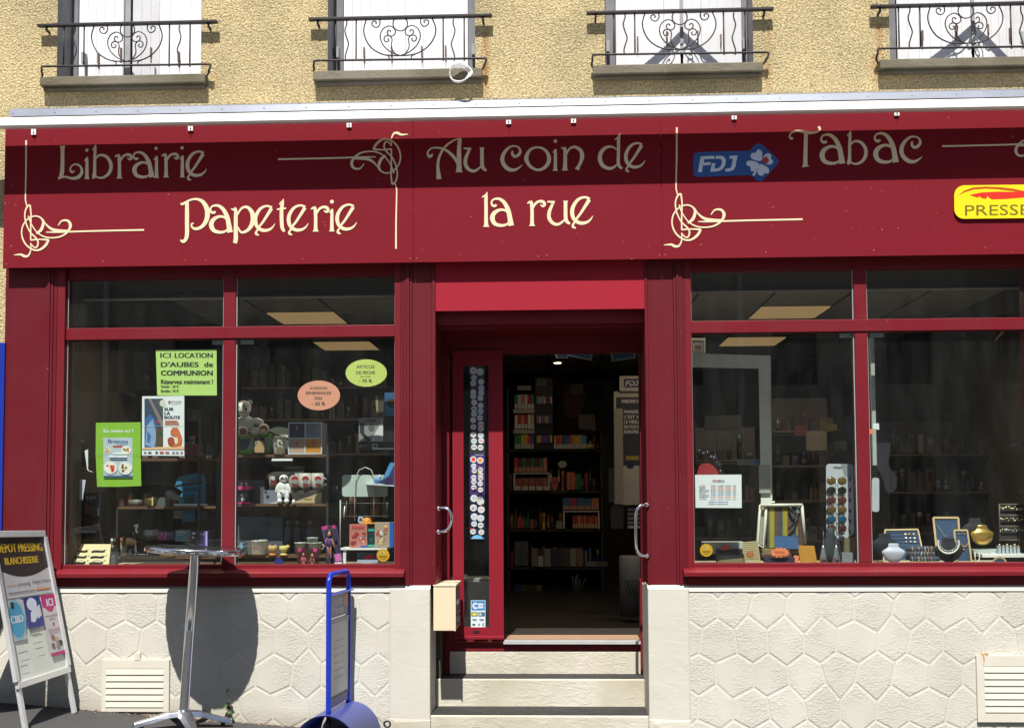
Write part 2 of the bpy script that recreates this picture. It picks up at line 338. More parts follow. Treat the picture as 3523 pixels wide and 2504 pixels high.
# flat print on a plane; fn(x, y, lift) -> world, each call one layer further out
_txt = {}
def text_tris(s_):
    if s_ in _txt: return _txt[s_]
    cu = bpy.data.curves.new('t', 'FONT'); cu.body = s_; cu.size = 1; cu.resolution_u = 3
    o = bpy.data.objects.new('t', cu); me = o.to_mesh()
    vs = [(v.co.x, v.co.y) for v in me.vertices]; fs = [tuple(p.vertices) for p in me.polygons]
    o.to_mesh_clear(); bpy.data.objects.remove(o); bpy.data.curves.remove(cu)
    xs = [v[0] for v in vs]; ys = [v[1] for v in vs]
    if not vs: _txt[s_] = ([], []); return _txt[s_]
    x0, x1, y0, y1 = min(xs), max(xs), min(ys), max(ys)
    _txt[s_] = ([((x-x0)/(x1-x0), 1-(y-y0)/(y1-y0)) for x, y in vs], fs); return _txt[s_]
class Print:
    def __init__(s, fn, step=.0007): s.mb = MB(); s.fn = fn; s.k = 0; s.step = min(step*.25, .0002)
    def _f(s):
        s.k += 1; k = s.k*s.step
        return lambda x, y, d: s.fn(x, y, k-d)
    def poly(s, pts, mat): s.mb.prism(pts, s._f(), 0, mat); return s
    def rect(s, x0, y0, x1, y1, mat): return s.poly([(x0, y0), (x1, y0), (x1, y1), (x0, y1)], mat)
    def oval(s, x, y, rx, ry, mat, n=20): return s.poly([(x+rx*math.cos(2*math.pi*i/n), y+ry*math.sin(2*math.pi*i/n)) for i in range(n)], mat)
    def line(s, pts, mat, sm=True): add_ribbon(s.mb, ribbon(pts, sm=sm), s._f(), mat); return s
    def text(s, tx, x0, y0, x1, y1, mat, shear=0, bold=0):
        v, f = text_tris(tx); g = s._f()
        offs = (0,) if not bold else (-bold, 0, bold)
        for i, o in enumerate(offs):
            if i: g = s._f()
            s.mb.add([g(x0+u*(x1-x0)+(1-t)*shear+o, y0+t*(y1-y0), 0) for u, t in v], f, mat)
        return s
    def build(s, name, parent): return s.mb.build(name, parent)
def flat(Y): return lambda x, y, k: at(x, y, Y-k)
def metric(Y):                            # true-metric version for a plane, same mapping but without lens distortion
    return lambda x, y, k: at(x, y, Y)-Vector((0, k, 0))
def pbox(mb, x0, y0, x1, y1, Y, dep, mat):
    X0, X1, Z0, Z1 = rw(x0, y0, x1, y1, Y); mb.box(X0, X1, Y, Y+dep, Z0, Z1, mat); return mb
def rrect(x0, y0, x1, y1, r, n=5):
    out = []
    for cx, cy, a in ((x1-r, y0+r, -90), (x1-r, y1-r, 0), (x0+r, y1-r, 90), (x0+r, y0+r, 180)):
        for i in range(n+1):
            t = math.radians(a+90*i/n); out.append((cx+r*math.cos(t), cy+r*math.sin(t)))
    return out
# ================================================================== ground
def gz(x):
    x = max(-9, min(9, x)); return .114-.081*(x+1.72)+.004*math.sin(x*2.3)
mb = MB(); xs = [-60, -30, -15]+[-9+.25*i for i in range(73)]+[15, 30, 60]; ys = [-60, -30, -20, -12, -9, -6, -4]+[-3+.25*i for i in range(14)]
vs = [(x, y, gz(x)+(.004*math.sin(7*x+5*y) if abs(x) < 9 and y > -4 else 0)) for y in ys for x in xs]; nx = len(xs)
mb.add(vs, [(j*nx+i, j*nx+i+1, (j+1)*nx+i+1, (j+1)*nx+i) for j in range(len(ys)-1) for i in range(nx-1)], ASPH, True)
struct(mb.build('pavement'))
ROADM = M((.20, .19, .175), .9, name='pale_bounce_road', noise=.2, nscale=1.2, bump=.003, bscale=90)  # unseen road, added pale to bounce sunlight onto the lower wall
q = MB(); xs_ = [-40, -20, -9]+[-9+.5*i for i in range(1, 37)]+[20, 40]
q.add([(x, y, gz(x)+dz) for y, dz in ((-2.6, -.02), (-2.62, .012), (-13.5, .012), (-13.52, -.02)) for x in xs_], [(j*len(xs_)+i, j*len(xs_)+i+1, (j+1)*len(xs_)+i+1, (j+1)*len(xs_)+i) for j in range(3) for i in range(len(xs_)-1)], ROADM, True); struct(q.build('bounce_road'))
# ================================================================== facade wall
YW = .04
def wall_holes(mb, x0, x1, z0, z1, holes, Y, dep, mat, rmat=None):
    xs = sorted({x0, x1, *[h[0] for h in holes], *[h[1] for h in holes]}); zs = sorted({z0, z1, *[h[2] for h in holes], *[h[3] for h in holes]})
    for i in range(len(xs)-1):
        for j in range(len(zs)-1):
            cx, cz = (xs[i]+xs[i+1])/2, (zs[j]+zs[j+1])/2
            if any(h[0] < cx < h[1] and h[2] < cz < h[3] for h in holes): continue
            mb.add([(xs[i], Y, zs[j]), (xs[i+1], Y, zs[j]), (xs[i+1], Y, zs[j+1]), (xs[i], Y, zs[j+1])], [(0, 1, 2, 3)], mat)
    for h in holes:
        a, b, c, d = h
        P = [(a, c), (b, c), (b, d), (a, d)]
        for i in range(4):
            p, q = P[i], P[(i+1) % 4]; mb.add([(p[0], Y, p[1]), (q[0], Y, q[1]), (q[0], Y+dep, q[1]), (p[0], Y+dep, p[1])], [(0, 1, 2, 3)], rmat or mat)
ZW = at(1380, 252, YW).z            # bottom of the first-floor openings
WIN = []
for x0, x1 in ((196, 692), (1127, 1635), (2082, 2592), (3062, 3572)):
    WIN.append((at(x0, 200, YW).x, at(x1, 200, YW).x, ZW, ZW+1.75))
GREYREV = M((.17, .17, .18), .7, name='grey_reveal_paint', noise=.3, nscale=6)
bld = thing('shop_building', 'yellow roughcast town building above and around the red shopfront', 'building', (0, .1, .1))
ZS_TOP = at(1760, 352, YW).z        # sign top
XL, XR = at(14, 1300, 0).x, 3.72
mb = MB(); wall_holes(mb, -8, 8, ZS_TOP-.1, 6.4, WIN, YW, .26, STUCCO, GREYREV)
mb.add([(-8, YW, -.8), (XL-.02, YW, -.8), (XL-.02, YW, ZS_TOP-.1), (-8, YW, ZS_TOP-.1)], [(0, 1, 2, 3)], STUCCO)
mb.add([(XR, YW, -.8), (8, YW, -.8), (8, YW, ZS_TOP-.1), (XR, YW, ZS_TOP-.1)], [(0, 1, 2, 3)], STUCCO)
mb.build('roughcast_wall', bld)
mb = MB(); mb.box(-8.1, 8.1, -.25, 8, 6.4, 6.55, SILLST); mb.box(-8, 8, 8.0, 8.1, -.5, 6.4, SILLST); mb.box(-8.1, -8, YW, 8.1, -.5, 6.4, STUCCO); mb.box(8, 8.1, YW, 8.1, -.5, 6.4, STUCCO); mb.build('roof_slab', bld)
# first-floor windows
MUL = M((.30, .30, .31), .6, name='grey_window_bar', noise=.2); HW = M((.16, .1, .09), .7, name='rusty_hinge', noise=.5, nscale=60)
SHW = M((.72, .72, .74), .5, name='white_shutter_paint', noise=.10, nscale=5)
shut = [(268, 692, (.26, .26, .15), (.36, .66)), (1180, 1611, (.26, .26, .26), (.36, .64)), (2117, 2552, (.235, .110, .060), (.37, .66)), (3083, 3538, (.235, .110, .060), (.37, .66))]
wl = ['leftmost first-floor window, white folding shutters with a wide grey gap bar', 'second first-floor window from left, white shutters shut flat', 'third first-floor window from left, white shutters folded outward', 'first-floor window cut by the right edge of the photo']
for i, (x0, x1, (ya, yf, yc), (f1, f2)) in enumerate(shut):
    h = WIN[i]
    t = thing('shuttered_window', wl[i], 'window', ((h[0]+h[1])/2, .2, ZW), 'first-floor windows with white shutters')
    a, b = at(x0, 150, .26).x, at(x1, 150, .26).x
    mb = MB(); mb.box(h[0]+.001, a, .262, .30, ZW+.001, h[3]-.001, GREYREV); mb.box(b, h[1]-.001, .262, .30, ZW+.001, h[3]-.001, GREYREV)
    mb.build('frame', t)
    mb = MB(); mb.box(a, b, .31, .33, ZW, h[3], BLACK); mb.build('dark_pane', t)
    c = (a+b)/2 if i else a+(b-a)*.455
    gap = (.012, .0, .008, .008)[i] if i else .03
    for sd in (0, 1):
        e0, e1 = (a+.003, c-gap) if sd == 0 else (b-.003, c+gap)
        fx = a+(b-a)*(f1 if sd == 0 else f2)
        for leaf in (0, 1):
            p0, y0 = ((e0, ya) if leaf == 0 else (fx, yf)); p1, y1 = ((fx, yf) if leaf == 0 else (e1, yc))
            L = MB(); dx, dy = p1-p0, y1-y0; ln = math.hypot(dx, dy); ux, uy = dx/ln, dy/ln
            z0, z1 = ZW+.012, h[3]-.02
            lf = MB(); lf.obox(((p0+p1)/2-uy*0, (y0+y1)/2+.021, (z0+z1)/2), (ux*(ln/2-.004), uy*(ln/2-.004), 0), (0, .005, 0), (0, 0, (z1-z0)/2-.005), SHW)
            lo = lf.build('shutter_leaf', t)
            n = max(2, round(ln/.068)); pw = ln/n
            for k in range(n):
                q = MB(); cx, cy = p0+ux*pw*(k+.5), y0+uy*pw*(k+.5)
                q.obox((cx, cy+.0128+random.uniform(0, .0008), (z0+z1)/2), (ux*(pw/2-.0009), uy*(pw/2-.0009), 0), (0, .003, 0), (0, 0, (z1-z0)/2), SHW)
                q.build('plank', lo)
    for fx in (.17, .39, .63, .82):
        X = a+(b-a)*fx; y = .255
        u_ = abs(fx-.5)/.5
        if i > 1 or (i == 0 and u_ < .3): y = yc+(ya-yc)*u_
        q = MB(); q.box(X-.005, X+.005, y-.008, y+.012, ZW+.20, ZW+.27, HW); q.box(X-.0018, X+.0018, y-.006, y+.012, ZW+.165, ZW+.20, HW); q.build('hinge_strap', t)
    if i in (0, 2, 3):
        q = MB(); q.box(c-(.019 if i == 0 else .011), c+(.019 if i == 0 else .011), yc-.002, yc+.02, ZW+.1 if i > 1 else ZW+.03, h[3]-.03, MUL); q.build('centre_bar', t)
    for sx in (h[0]+.028 if i else h[0]+.10, h[1]-.026):
        q = MB(); q.box(sx-.011, sx+.011, .215, .262, ZW+.19, ZW+.265, MUL); q.build('stop_block', t)
    X0 = h[0]-.085; X1 = h[1]+.05
    q = MB(); q.box(X0, X1, -.03, .30, ZW-.062, ZW-.001, SILLST); q.box(X0+.012, X1-.012, -.005, .06, ZW-.085, ZW-.062, SILLST); q.build('sill', t, bevel=.006)
# railings
K = 1.23/1645; ZR = at(1377.5, 60.5, 0).z-.006
def loc(x, y, Y=-.005):
    yr = y-(153.5-(x-1212)*.0225); return Vector(((x-1212)*K, Y, -yr*K))
def mirror(pts): return [(2424-x, y-.0225*(2424-2*x)) for x, y in pts]
def sc(pts, k=5): return [loc(x, y) for x, y in smooth(pts, k)]
def railing(label, cx, root_y):
    t = thing('window_railing', label, 'railing', (cx, 0, ZR-.3), 'wrought-iron window railings'); O = Vector((cx, 0, ZR))
    q = MB(); q.box(cx-.615, cx+.615, -.027, .010, ZR-.008, ZR+.008, IRON); q.build('handrail', t, bevel=.002)
    for s in (-1, 1):
        q = MB(); x = cx+s*.555; q.box(x-.006, x+.006, -.014, -.002, ZR-.03, ZR-.007, IRON); q.box(x-.007, x+.007, -.014, .045, ZR-.036, ZR-.026, IRON); q.box(x-.014, x+.014, -.012, -.004, ZR-.012, ZR-.006, IRON); q.build('wall_fixing', t)
    lo = [(430, 640), (438, 590), (440, 560), (470, 552), (720, 548), (1212, 541), (1700, 534), (1955, 530), (1980, 545), (1970, 580), (1945, 615)]
    q = MB(); P = [O+loc(x, y, -.02) for x, y in smooth(lo, 5)]
    for p in P[:4]+P[-4:]: p.y = .0
    q.tube([Vector((p.x, p.y, p.z)) for p in P], .0075, IRON, 6)
    q.tube([P[0], P[0]+Vector((.02, .02, -.02)), P[0]+Vector((.05, .05, -.03))], .007, IRON, 6); q.tube([P[-1], P[-1]+Vector((-.02, .02, -.02)), P[-1]+Vector((-.05, .05, -.03))], .007, IRON, 6)
    q.build('lower_rail', t)
    for x in (630, 815, 1597, 1785):
        q = MB(); q.tube([O+loc(x, 160), O+loc(x, 545)], .0052, IRON, 6); q.build('baluster', t)
    for x in (722, 1694):
        s = 1 if x < 1212 else -1
        q = MB(); q.tube([O+p for p in sc([(x+6*s, 165), (x+8*s, 210), (x-8*s, 265), (x+2*s, 320), (x+24*s, 390), (x+10*s, 450), (x-4*s, 500), (x, 545)])], .0045, IRON, 6); q.build('wavy_bar', t)
    U = [(905, 175), (883, 260), (900, 345), (955, 430), (1050, 485), (1140, 497), (1212, 498), (1300, 492), (1380, 470), (1460, 415), (1515, 335), (1530, 250), (1500, 160)]
    q = MB(); q.tube([O+p for p in sc(U)], .0045, IRON, 6); q.build('curved_bar', t)
    q = MB(); q.tube([O+loc(1212+66*math.cos(a), 207+66*math.sin(a)) for a in [i*math.pi/12 for i in range(24)]], .0042, IRON, 6, closed=True); q.build('ring', t)
    for mir in (0, 1):
        for nm, pts in (('scroll', [(1025, 165), (1030, 205), (1012, 236), (985, 240), (960, 220), (960, 194), (982, 184), (998, 198), (990, 210)]),
                        ('scroll', [(1205, 495), (1130, 468), (1060, 405), (1032, 325), (1055, 258), (1110, 228), (1155, 250), (1168, 290), (1145, 318), (1112, 316), (1094, 292), (1104, 268), (1122, 272), (1124, 284)]),
                        ('scroll', [(1172, 488), (1138, 440), (1132, 400), (1138, 350), (1118, 320), (1085, 318), (1066, 342), (1078, 370), (1104, 368), (1108, 350), (1098, 344)]),
                        ('foot_scroll', [(1075, 490), (1105, 502), (1114, 518), (1104, 535)])):
            if mir: pts = mirror(pts)
            q = MB(); q.tube([O+p for p in sc(pts)], .004, IRON, 6); q.build(nm, t)
    return t
for lab, px in (('leftmost wrought-iron window railing with scrolls', 440), ('wrought-iron scroll railing with a white cable coil below its right end', 1377.5), ('wrought-iron scroll railing above the blue clover sign', 2338), ('wrought-iron railing cut by the right edge of the photo', 3322)):
    railing(lab, at(px, 60, 0).x, 0)
# cable coil
q = MB(); c = at(1580, 258, -.05)
for j in range(3):
    R_ = .062+.006*j; q.tube([(c.x+(R_+.006*math.sin(3*a+j))*math.cos(a)+.004*j, c.y-.01*j+.01*math.sin(2*a), c.z+(R_*.82)*math.sin(a)+.005*j) for a in [k*math.pi/12 for k in range(24)]], .0042, WHITE, 6, closed=True)
tag(q.build('cable_coil'), 'coil of white cable hanging over a stone window sill', 'cable')
# ================================================================== awning
YS = -.070                           # sign face
def _cass():
    best = None
    zs = at(20, 676, YS).z; zs2 = at(20, 503, YS).z
    for k in range(100, 320):
        a = k/1000; e = abs(at(20, 437, YS-a).z-1.76*a-zs)
        if best is None or e < best[0]: best = (e, a)
    a = best[1]; zt = at(20, 403, YS-a).z; return a, at(20, 437, YS-a).z, zt, (zt-zs2)/1.76
CA, zA, CT, CB = _cass(); CT -= zA
print('awning', CA, zA, CT, CB)
CW = M((.84, .84, .83), .35, name='white_awning_case', noise=.03)
aw = thing('awning', 'long white retracted awning case running above the red sign', 'awning', (0, YS-.14, zA))
q = MB(); prof = [(-CA, .010), (-CA+.004, CT-.008), (-CA+.014, CT), (-CB, CT), (-CB, .036), (-CA+.05, .004), (-CA+.015, 0)]
X0, X1 = -3.95, 3.66; joints = [X0, at(1834, 400, -.26).x, X1]
for a, b in zip(joints, joints[1:]):
    q = MB(); P = [(YS+u, zA+v) for u, v in prof]; n = len(P)
    q.add([(a+.0002, u, v) for u, v in P]+[(b-.0002, u, v) for u, v in P], [(i, (i+1) % n, n+(i+1) % n, n+i) for i in range(n)]+[tuple(range(n))[::-1], tuple(range(n, 2*n))], CW)
    q.build('case_section', aw)
for x, y in ((118, 455), (657, 441), (1202, 429.5), (1750, 418), (1973, 414), (2525, 402), (3084, 389)):
    q = MB(); c = at(x, y, YS); q.box(c.x-.016, c.x+.016, YS-.011, YS-.0005, c.z-.021, c.z+.021, WHITE); q.box(c.x-.0013, c.x+.0013, YS-.05, YS-.0115, c.z+.016, c.z+.05, WHITE); q.ell((c.x, YS-.011, c.z-.008), (.0055, .003, .0055), DARK, 8); q.build('bracket', aw)
# zinc flashing
ZN = M((.17, .19, .235), .5, .2, name='zinc', noise=.15, nscale=3)
fl = thing('roof_flashing', 'grey zinc flashing strip on the wall above the awning', 'flashing', (0, 0, zA+.17))
X0 = at(34, 380, 0).x; z1, z2 = at(600, 362, .0).z, at(600, 388, -.03).z
xs = [X0]+[at(px, 360, 0).x for px in (1025, 1895, 2640)]+[3.75]
for i, (a, b) in enumerate(zip(xs, xs[1:])):
    q = MB(); q.add([(a, .035, z1+.01), (b+.015, .035, z1+.01), (b+.015, -.005, z1-.012), (a, -.005, z1-.012), (a, -.02-.001*i, z2), (b+.015, -.02-.001*i, z2), (a, -.05, z2-.012), (b+.015, -.05, z2-.012)], [(0, 1, 2, 3), (3, 2, 5, 4), (4, 5, 7, 6)], ZN)
    q.build('zinc_sheet', fl)
x = X0+.03
while x < 3.6:
    q = MB(); q.ell((x, -.014, z1-.04), (.005, .004, .005), ZN, 8); q.build('rivet', fl); x += .285
# ================================================================== fascia sign
sg = thing('fascia_sign', 'long red fascia sign lettered Librairie Papeterie Au coin de la rue Tabac', 'shop sign', (0, YS, 3.2))
zb = at(1760, 898, YS).z
bx = [at(13, 700, YS).x, at(1421.5, 660, YS).x, at(2275.5, 640, YS).x, 3.62]
for a, b in zip(bx, bx[1:]):
    q = MB(); q.box(a+.0018, b-.0018, YS, YS+.012, zb, z2-.05, REDS); q.build('panel', sg)
q = MB(); q.box(bx[0]+.004, bx[-1]-.004, YS+.0125, YW-.001, zb+.008, z2-.045, RED); q.build('backing_box', sg)
sc_ = V(190, 120, 110, .4)
for (x, y) in ((22, 909), (355, 900), (708, 897), (1041, 892), (1412, 890), (1434, 889), (1852, 883), (2269, 878), (2289, 877), (2635, 869), (3006, 861), (3390, 853)):
    q = MB(); c = at(x, y, YS); q.ell((c.x, YS, c.z), (.0045, .003, .0045), sc_, 8); q.build('screw', sg)
# letters: strokes in units of the zoomed photo (2.538 per pixel), y up from the baseline
G = {
 'L': [[(45,290,54),(46,268,36),(46,200,32),(44,100,34),(38,40,36),(24,14,26),(8,2,12)], [(8,6,14),(70,20,16),(130,6,22),(185,18,30),(215,62,26),(200,112,18),(160,130,14),(124,112,12),(113,80,14),(130,60,18),(150,72,10)]],
 'b': [[(36,295,6),(31,268,24),(27,150,26),(26,60,28),(20,20,34),(8,4,12)], [(5,252,8),(28,270,20)], [(30,170,14),(70,205,18),(125,195,26),(163,145,30),(168,90,30),(145,40,26),(100,10,20),(60,10,16),(30,26,12)]],
 'i': [[(2,158,8),(24,180,20)], [(28,192,10),(25,165,24),(24,80,28),(24,18,32),(24,0,48)]],
 'r': [[(2,190,8),(28,204,24)], [(36,214,10),(40,185,28),(43,120,28),(43,40,30),(43,14,36),(43,0,54)], [(50,150,12),(75,192,20),(108,208,22),(138,202,26),(148,182,24),(134,166,18),(112,180,8)]],
 'a': [[(52,176,16),(38,166,22),(18,172,18),(12,198,14),(32,220,15),(75,222,22),(115,192,30),(145,135,36),(160,70,38),(170,6,46)], [(152,104,14),(120,130,18),(80,134,22),(36,110,32),(18,70,38),(36,25,32),(85,8,24),(130,15,18),(158,42,10)]],
 'e': [[(154,212,20),(110,226,18),(58,205,24),(20,150,30),(12,95,32),(30,45,28),(75,18,28),(125,22,22),(158,44,14),(180,76,4)], [(150,206,30),(112,145,24),(75,88,20),(50,56,18),(30,22,16),(17,0,18),(20,-14,20),(42,-24,10)]],
 'P': [[(10,262,18),(16,252,22),(40,262,20),(90,288,16),(145,293,20),(195,268,32),(230,200,42),(224,120,38),(185,62,28),(135,42,24),(102,55,16),(96,82,14),(114,90,12)], [(58,268,30),(58,180,34),(58,80,34),(58,0,34),(48,-44,30),(25,-66,26),(2,-52,12)]],
 'p': [[(2,200,8),(32,190,24)], [(34,212,14),(42,180,28),(42,100,32),(42,0,34),(42,-55,36),(34,-88,34)], [(50,140,12),(90,203,18),(140,213,24),(180,165,36),(184,90,38),(150,28,28),(100,2,20),(75,16,16),(62,48,8)]],
 't': [[(58,288,4),(48,250,28),(40,180,32),(42,80,32),(48,32,30),(66,2,20)], [(0,196,14),(80,206,14)], [(20,240,8),(42,262,18)]],
 'A': [[(300,300,4),(287,280,30),(280,200,36),(280,100,40),(280,30,46),(280,0,60)], [(296,298,8),(225,273,16),(155,218,18),(110,140,22),(95,60,24),(100,-10,34),(105,-60,44)], [(50,160,8),(38,145,24),(20,135,22),(6,160,16),(12,185,14),(45,210,14),(95,213,16),(155,198,20),(210,158,26),(245,118,26),(265,75,16)]],
 'u': [[(0,206,14),(66,200,22)], [(55,205,20),(40,170,24),(18,115,30),(18,60,32),(50,18,28),(95,8,24),(140,36,16),(152,58,10)], [(160,213,46),(160,196,32),(160,120,32),(162,60,32),(175,28,28),(200,12,18)]],
 'c': [[(108,180,14),(105,152,22),(125,130,24),(155,140,26),(175,170,22),(165,202,16),(130,220,14),(85,212,20),(40,170,28),(18,115,34),(30,60,34),(75,18,34),(125,12,24),(165,32,14),(195,58,3)]],
 'o': ['closed', [(112,205,18),(178,180,24),(212,110,34),(185,40,30),(118,8,22),(48,38,26),(12,108,36),(45,182,24)]],
 'n': [[(-4,202,8),(26,186,24)], [(28,206,12),(32,170,30),(32,80,32),(30,15,40),(30,0,60)], [(42,140,14),(70,190,18),(120,205,24),(168,172,32),(180,122,36),(168,75,28),(150,38,26),(134,8,40)]],
 'd': [[(160,170,10),(120,195,16),(65,190,26),(22,145,34),(12,90,36),(35,35,34),(85,8,28),(130,15,22),(160,42,12)], [(190,312,4),(176,275,26),(174,150,26),(172,60,28),(182,25,26),(208,6,18)], [(140,255,6),(168,275,18)]],
 'l': [[(46,305,4),(36,262,28),(36,160,30),(36,60,32),(37,18,38),(37,0,58)], [(0,258,8),(28,274,20)]],
 'T': [[(145,295,34),(143,200,34),(140,60,36),(140,16,44),(142,0,72)], [(32,256,12),(18,245,22),(4,262,16),(15,293,14),(60,312,18),(120,306,24),(180,297,26),(235,302,18),(266,322,14),(262,342,22),(250,344,16)]],
}
def glyph(mb, ch, x0, y0, ox, oy, sc, kick):
    st = G[ch]; closed = st[0] == 'closed'
    if closed: st = st[1:]
    for j, s_ in enumerate(st):
        P = [(ox+(x0+x*sc)/2.538, oy+(y0-y*sc)/2.538, w_*sc/2.538) for x, y, w_ in s_]
        lift = .0020+.0003*((j+kick) % 6)
        add_ribbon(mb, ribbon(P, closed, 5), lambda x, y, d: at(x, y, YS-lift+d), CREAM, .0015)
def dot(mb, x, y, r, ox, oy):
    mb.prism([(ox+(x+r*math.cos(a))/2.538, oy+(y+r*math.sin(a))/2.538) for a in [i*math.pi/9 for i in range(18)]], lambda x, y, d: at(x, y, YS-.0025+d), .0015, CREAM)
words = [
 (0, 0, [('L',500,1565,1),('i',735,1565,1),('b',800,1562,1),('r',1000,1560,1),('a',1155,1555,1),('i',1342,1555,1),('r',1408,1550,.98),('i',1568,1550,1),('e',1625,1550,1)], [(758,1313,15),(1363,1297,15),(1590,1293,15)]),
 (0, 400, [('P',1573,1027,1.03),('a',1825,1022,1.08),('p',2015,1017,1.04),('e',2218,1015,1.02),('t',2418,1010,1.0),('e',2508,1012,1.03),('r',2712,1008,1.03),('i',2873,1007,1.03),('e',2932,1003,1.02)], [(2898,747,17)]),
 (1400, 400, [('A',175,490,1),('u',495,487,1),('c',815,482,1),('o',1030,478,1),('i',1272,478,1),('n',1350,475,1),('d',1673,464,1),('e',1900,462,1)], [(1296,218,16)]),
 (1400, 400, [('l',655,967,1),('a',726,963,1.08),('r',1048,960,1.04),('u',1225,952,1.0),('e',1430,952,1.08)], []),
 (2623, 0, [('T',235,1458,1),('a',500,1437,1.16),('b',735,1440,1.0),('a',968,1426,1.16),('c',1195,1425,1.05)], []),
]
k = 0
for ox, oy, ls, ds in words:
    for ch, x, y, s_ in ls:
        q = MB(); glyph(q, ch, x, y, ox, oy, s_, k); k += 1
        if ch == 'i':
            near = min(ds, key=lambda d: abs(d[0]-x-23)); dot(q, *near, ox, oy)
        q.build('letter', sg)
ORN = [[(228,212,15),(227,450,13),(222,700,11),(225,745,11),(240,800,9)],
 [(262,776,16),(236,792,14),(217,850,12),(226,930,12),(262,1010,12),(310,1060,14),(332,1100,14),(322,1140,14),(298,1145,11),(265,1108,9)],
 [(262,776,14),(271,860,12),(268,960,12),(268,1082,12)], [(268,1082,14),(345,1076,12),(425,1080,18)], [(425,1080,18),(395,1130,22),(340,1168,16),(280,1162,14),(220,1112,14),(190,1035,12),(200,955,12),(250,892,12),(310,872,12),(358,890,14),(378,930,22),(360,990,26),(318,1026,16)],
 [(246,870,10),(272,940,10),(320,1010,10),(380,1050,12),(450,1062,12),(530,1050,14),(590,1010,18),(615,955,26),(592,914,20),(540,914,14),(508,955,8)],
 [(375,900,8),(400,942,12),(450,985,22),(520,1003,30),(610,1002,18)], [(402,1013,8),(520,1012,14),(800,1003,14),(1258,993,15)],
 [(268,1110,9),(268,1170,10),(246,1218,16),(212,1222,22),(182,1208,18),(122,1212,6)]]
def orn(fn2, sc=1):
    q = MB()
    for j, s_ in enumerate(ORN):
        P = [(*fn2(x, y), w_/2.538*sc) for x, y, w_ in s_]; lift = .002+.0003*(j % 6)
        add_ribbon(q, ribbon(P, False, 5), lambda x, y, d: at(x, y, YS-lift+d), CREAM, .0015)
    q.build('ornament', sg)
orn(lambda x, y: (x/2.538, 400+y/2.538))
orn(lambda x, y: (800+(1655-x)/2.538, 400+(1370-y)/2.538))
orn(lambda x, y: (2200+(326+(x-228)*1.067)/2.538, 400+(98+(y-212)*1.027)/2.538), 1.04)
orn(lambda x, y: (800+2285+(1655-x)/2.538, 355+(1370-y)/2.538))
# blue clover logo
LB = V(28, 88, 160, .4, name='blue_vinyl'); LW = V(225, 235, 250, .4, name='white_vinyl'); LR = V(200, 40, 40, .4)
z_ = lambda x, y: (2200+x/2.538, 400+y/2.538)
pr = Print(lambda x, y, k: at(*z_(x, y), YS-.0015-k), .0006)
body = [(505, 316), (700, 308), (930, 304), (968, 298), (990, 270), (1020, 245), (1045, 238), (1070, 246), (1205, 372), (1216, 395), (1208, 418), (1080, 558), (1050, 572), (1020, 558), (985, 522), (960, 516), (700, 524), (505, 532), (480, 522), (472, 500), (472, 350), (480, 326)]
pr.poly(body, LB)
for s_ in ([(535, 352), (652, 347), (660, 372), (566, 377), (560, 405), (625, 402), (618, 428), (554, 431), (545, 488), (510, 489)],
           [(668, 347), (700, 346), (735, 352), (756, 385), (748, 430), (725, 465), (680, 484), (618, 486), (632, 412), (664, 410), (654, 458), (688, 456), (712, 435), (722, 400), (710, 374), (665, 372)],
           [(790, 346), (856, 344), (838, 440), (822, 470), (790, 482), (748, 484), (752, 458), (785, 456), (802, 444), (816, 372), (785, 372)]): pr.poly(s_, LW)
def petal(pts): pr.poly(smooth(pts, 4, True), LW)
petal([(1060, 390), (1010, 385), (975, 365), (978, 325), (1012, 320), (1035, 292), (1065, 305), (1072, 350)])
petal([(1035, 408), (1040, 440), (1010, 478), (975, 480), (968, 445), (935, 425), (940, 395), (985, 390)])
petal([(1050, 420), (1090, 430), (1130, 460), (1125, 500), (1092, 498), (1078, 520), (1040, 512), (1030, 470)])
petal([(1078, 385), (1088, 345), (1120, 325), (1150, 340), (1148, 370), (1168, 395), (1150, 420), (1110, 420)])
pr.poly([(1012, 472), (1028, 470), (1018, 500), (1000, 525), (984, 512), (1000, 495)], LW)
pr.poly([(1085, 360), (1112, 352), (1130, 378), (1125, 408), (1098, 418), (1072, 395)], LR)
pr.build('clover_logo', sg)
# yellow press plate
pt = thing('press_plate', 'yellow plate with red feather and the word PRESSE', 'sign', at(3400, 754, YS-.01))
q = MB(); q.prism(rrect(3283, 637, 3560, 752, 34), lambda x, y, d: at(x, y-(x-3400)*.012, YS-.016+d), .012, V(255, 232, 30, .35, name='yellow_enamel', noise=.03)); q.build('plate', pt)
pr = Print(lambda x, y, k: at(x, y-(x-3400)*.012, YS-.0165-k), .0006); FR = V(235, 50, 35, .4); FO = V(200, 85, 20, .4)
s = lambda x, y: (2900+x/3.666, 400+y/3.666+(2900+x/3.666-3400)*.012)
pr.poly([s(*p) for p in ((1455, 998), (1530, 940), (1640, 900), (1800, 888), (1980, 895), (2150, 915), (2284, 945), (2420, 975), (2284, 962), (2110, 942), (1950, 922), (1800, 914), (1650, 925), (1540, 958))], FO)
pr.poly([s(*p) for p in ((1600, 993), (1750, 962), (1950, 952), (2150, 955), (2260, 945), (2420, 960), (2450, 1000), (2284, 1025), (2050, 1044), (1880, 1050), (1855, 1035), (1820, 1005), (1810, 1042), (1765, 1036), (1740, 1025), (1718, 1005), (1712, 1028), (1660, 1015))], FR)
pr.text('PRESSE', *s(1540, 1122), *s(2350, 1245), V(120, 110, 10, .5)); pr.build('print', pt)
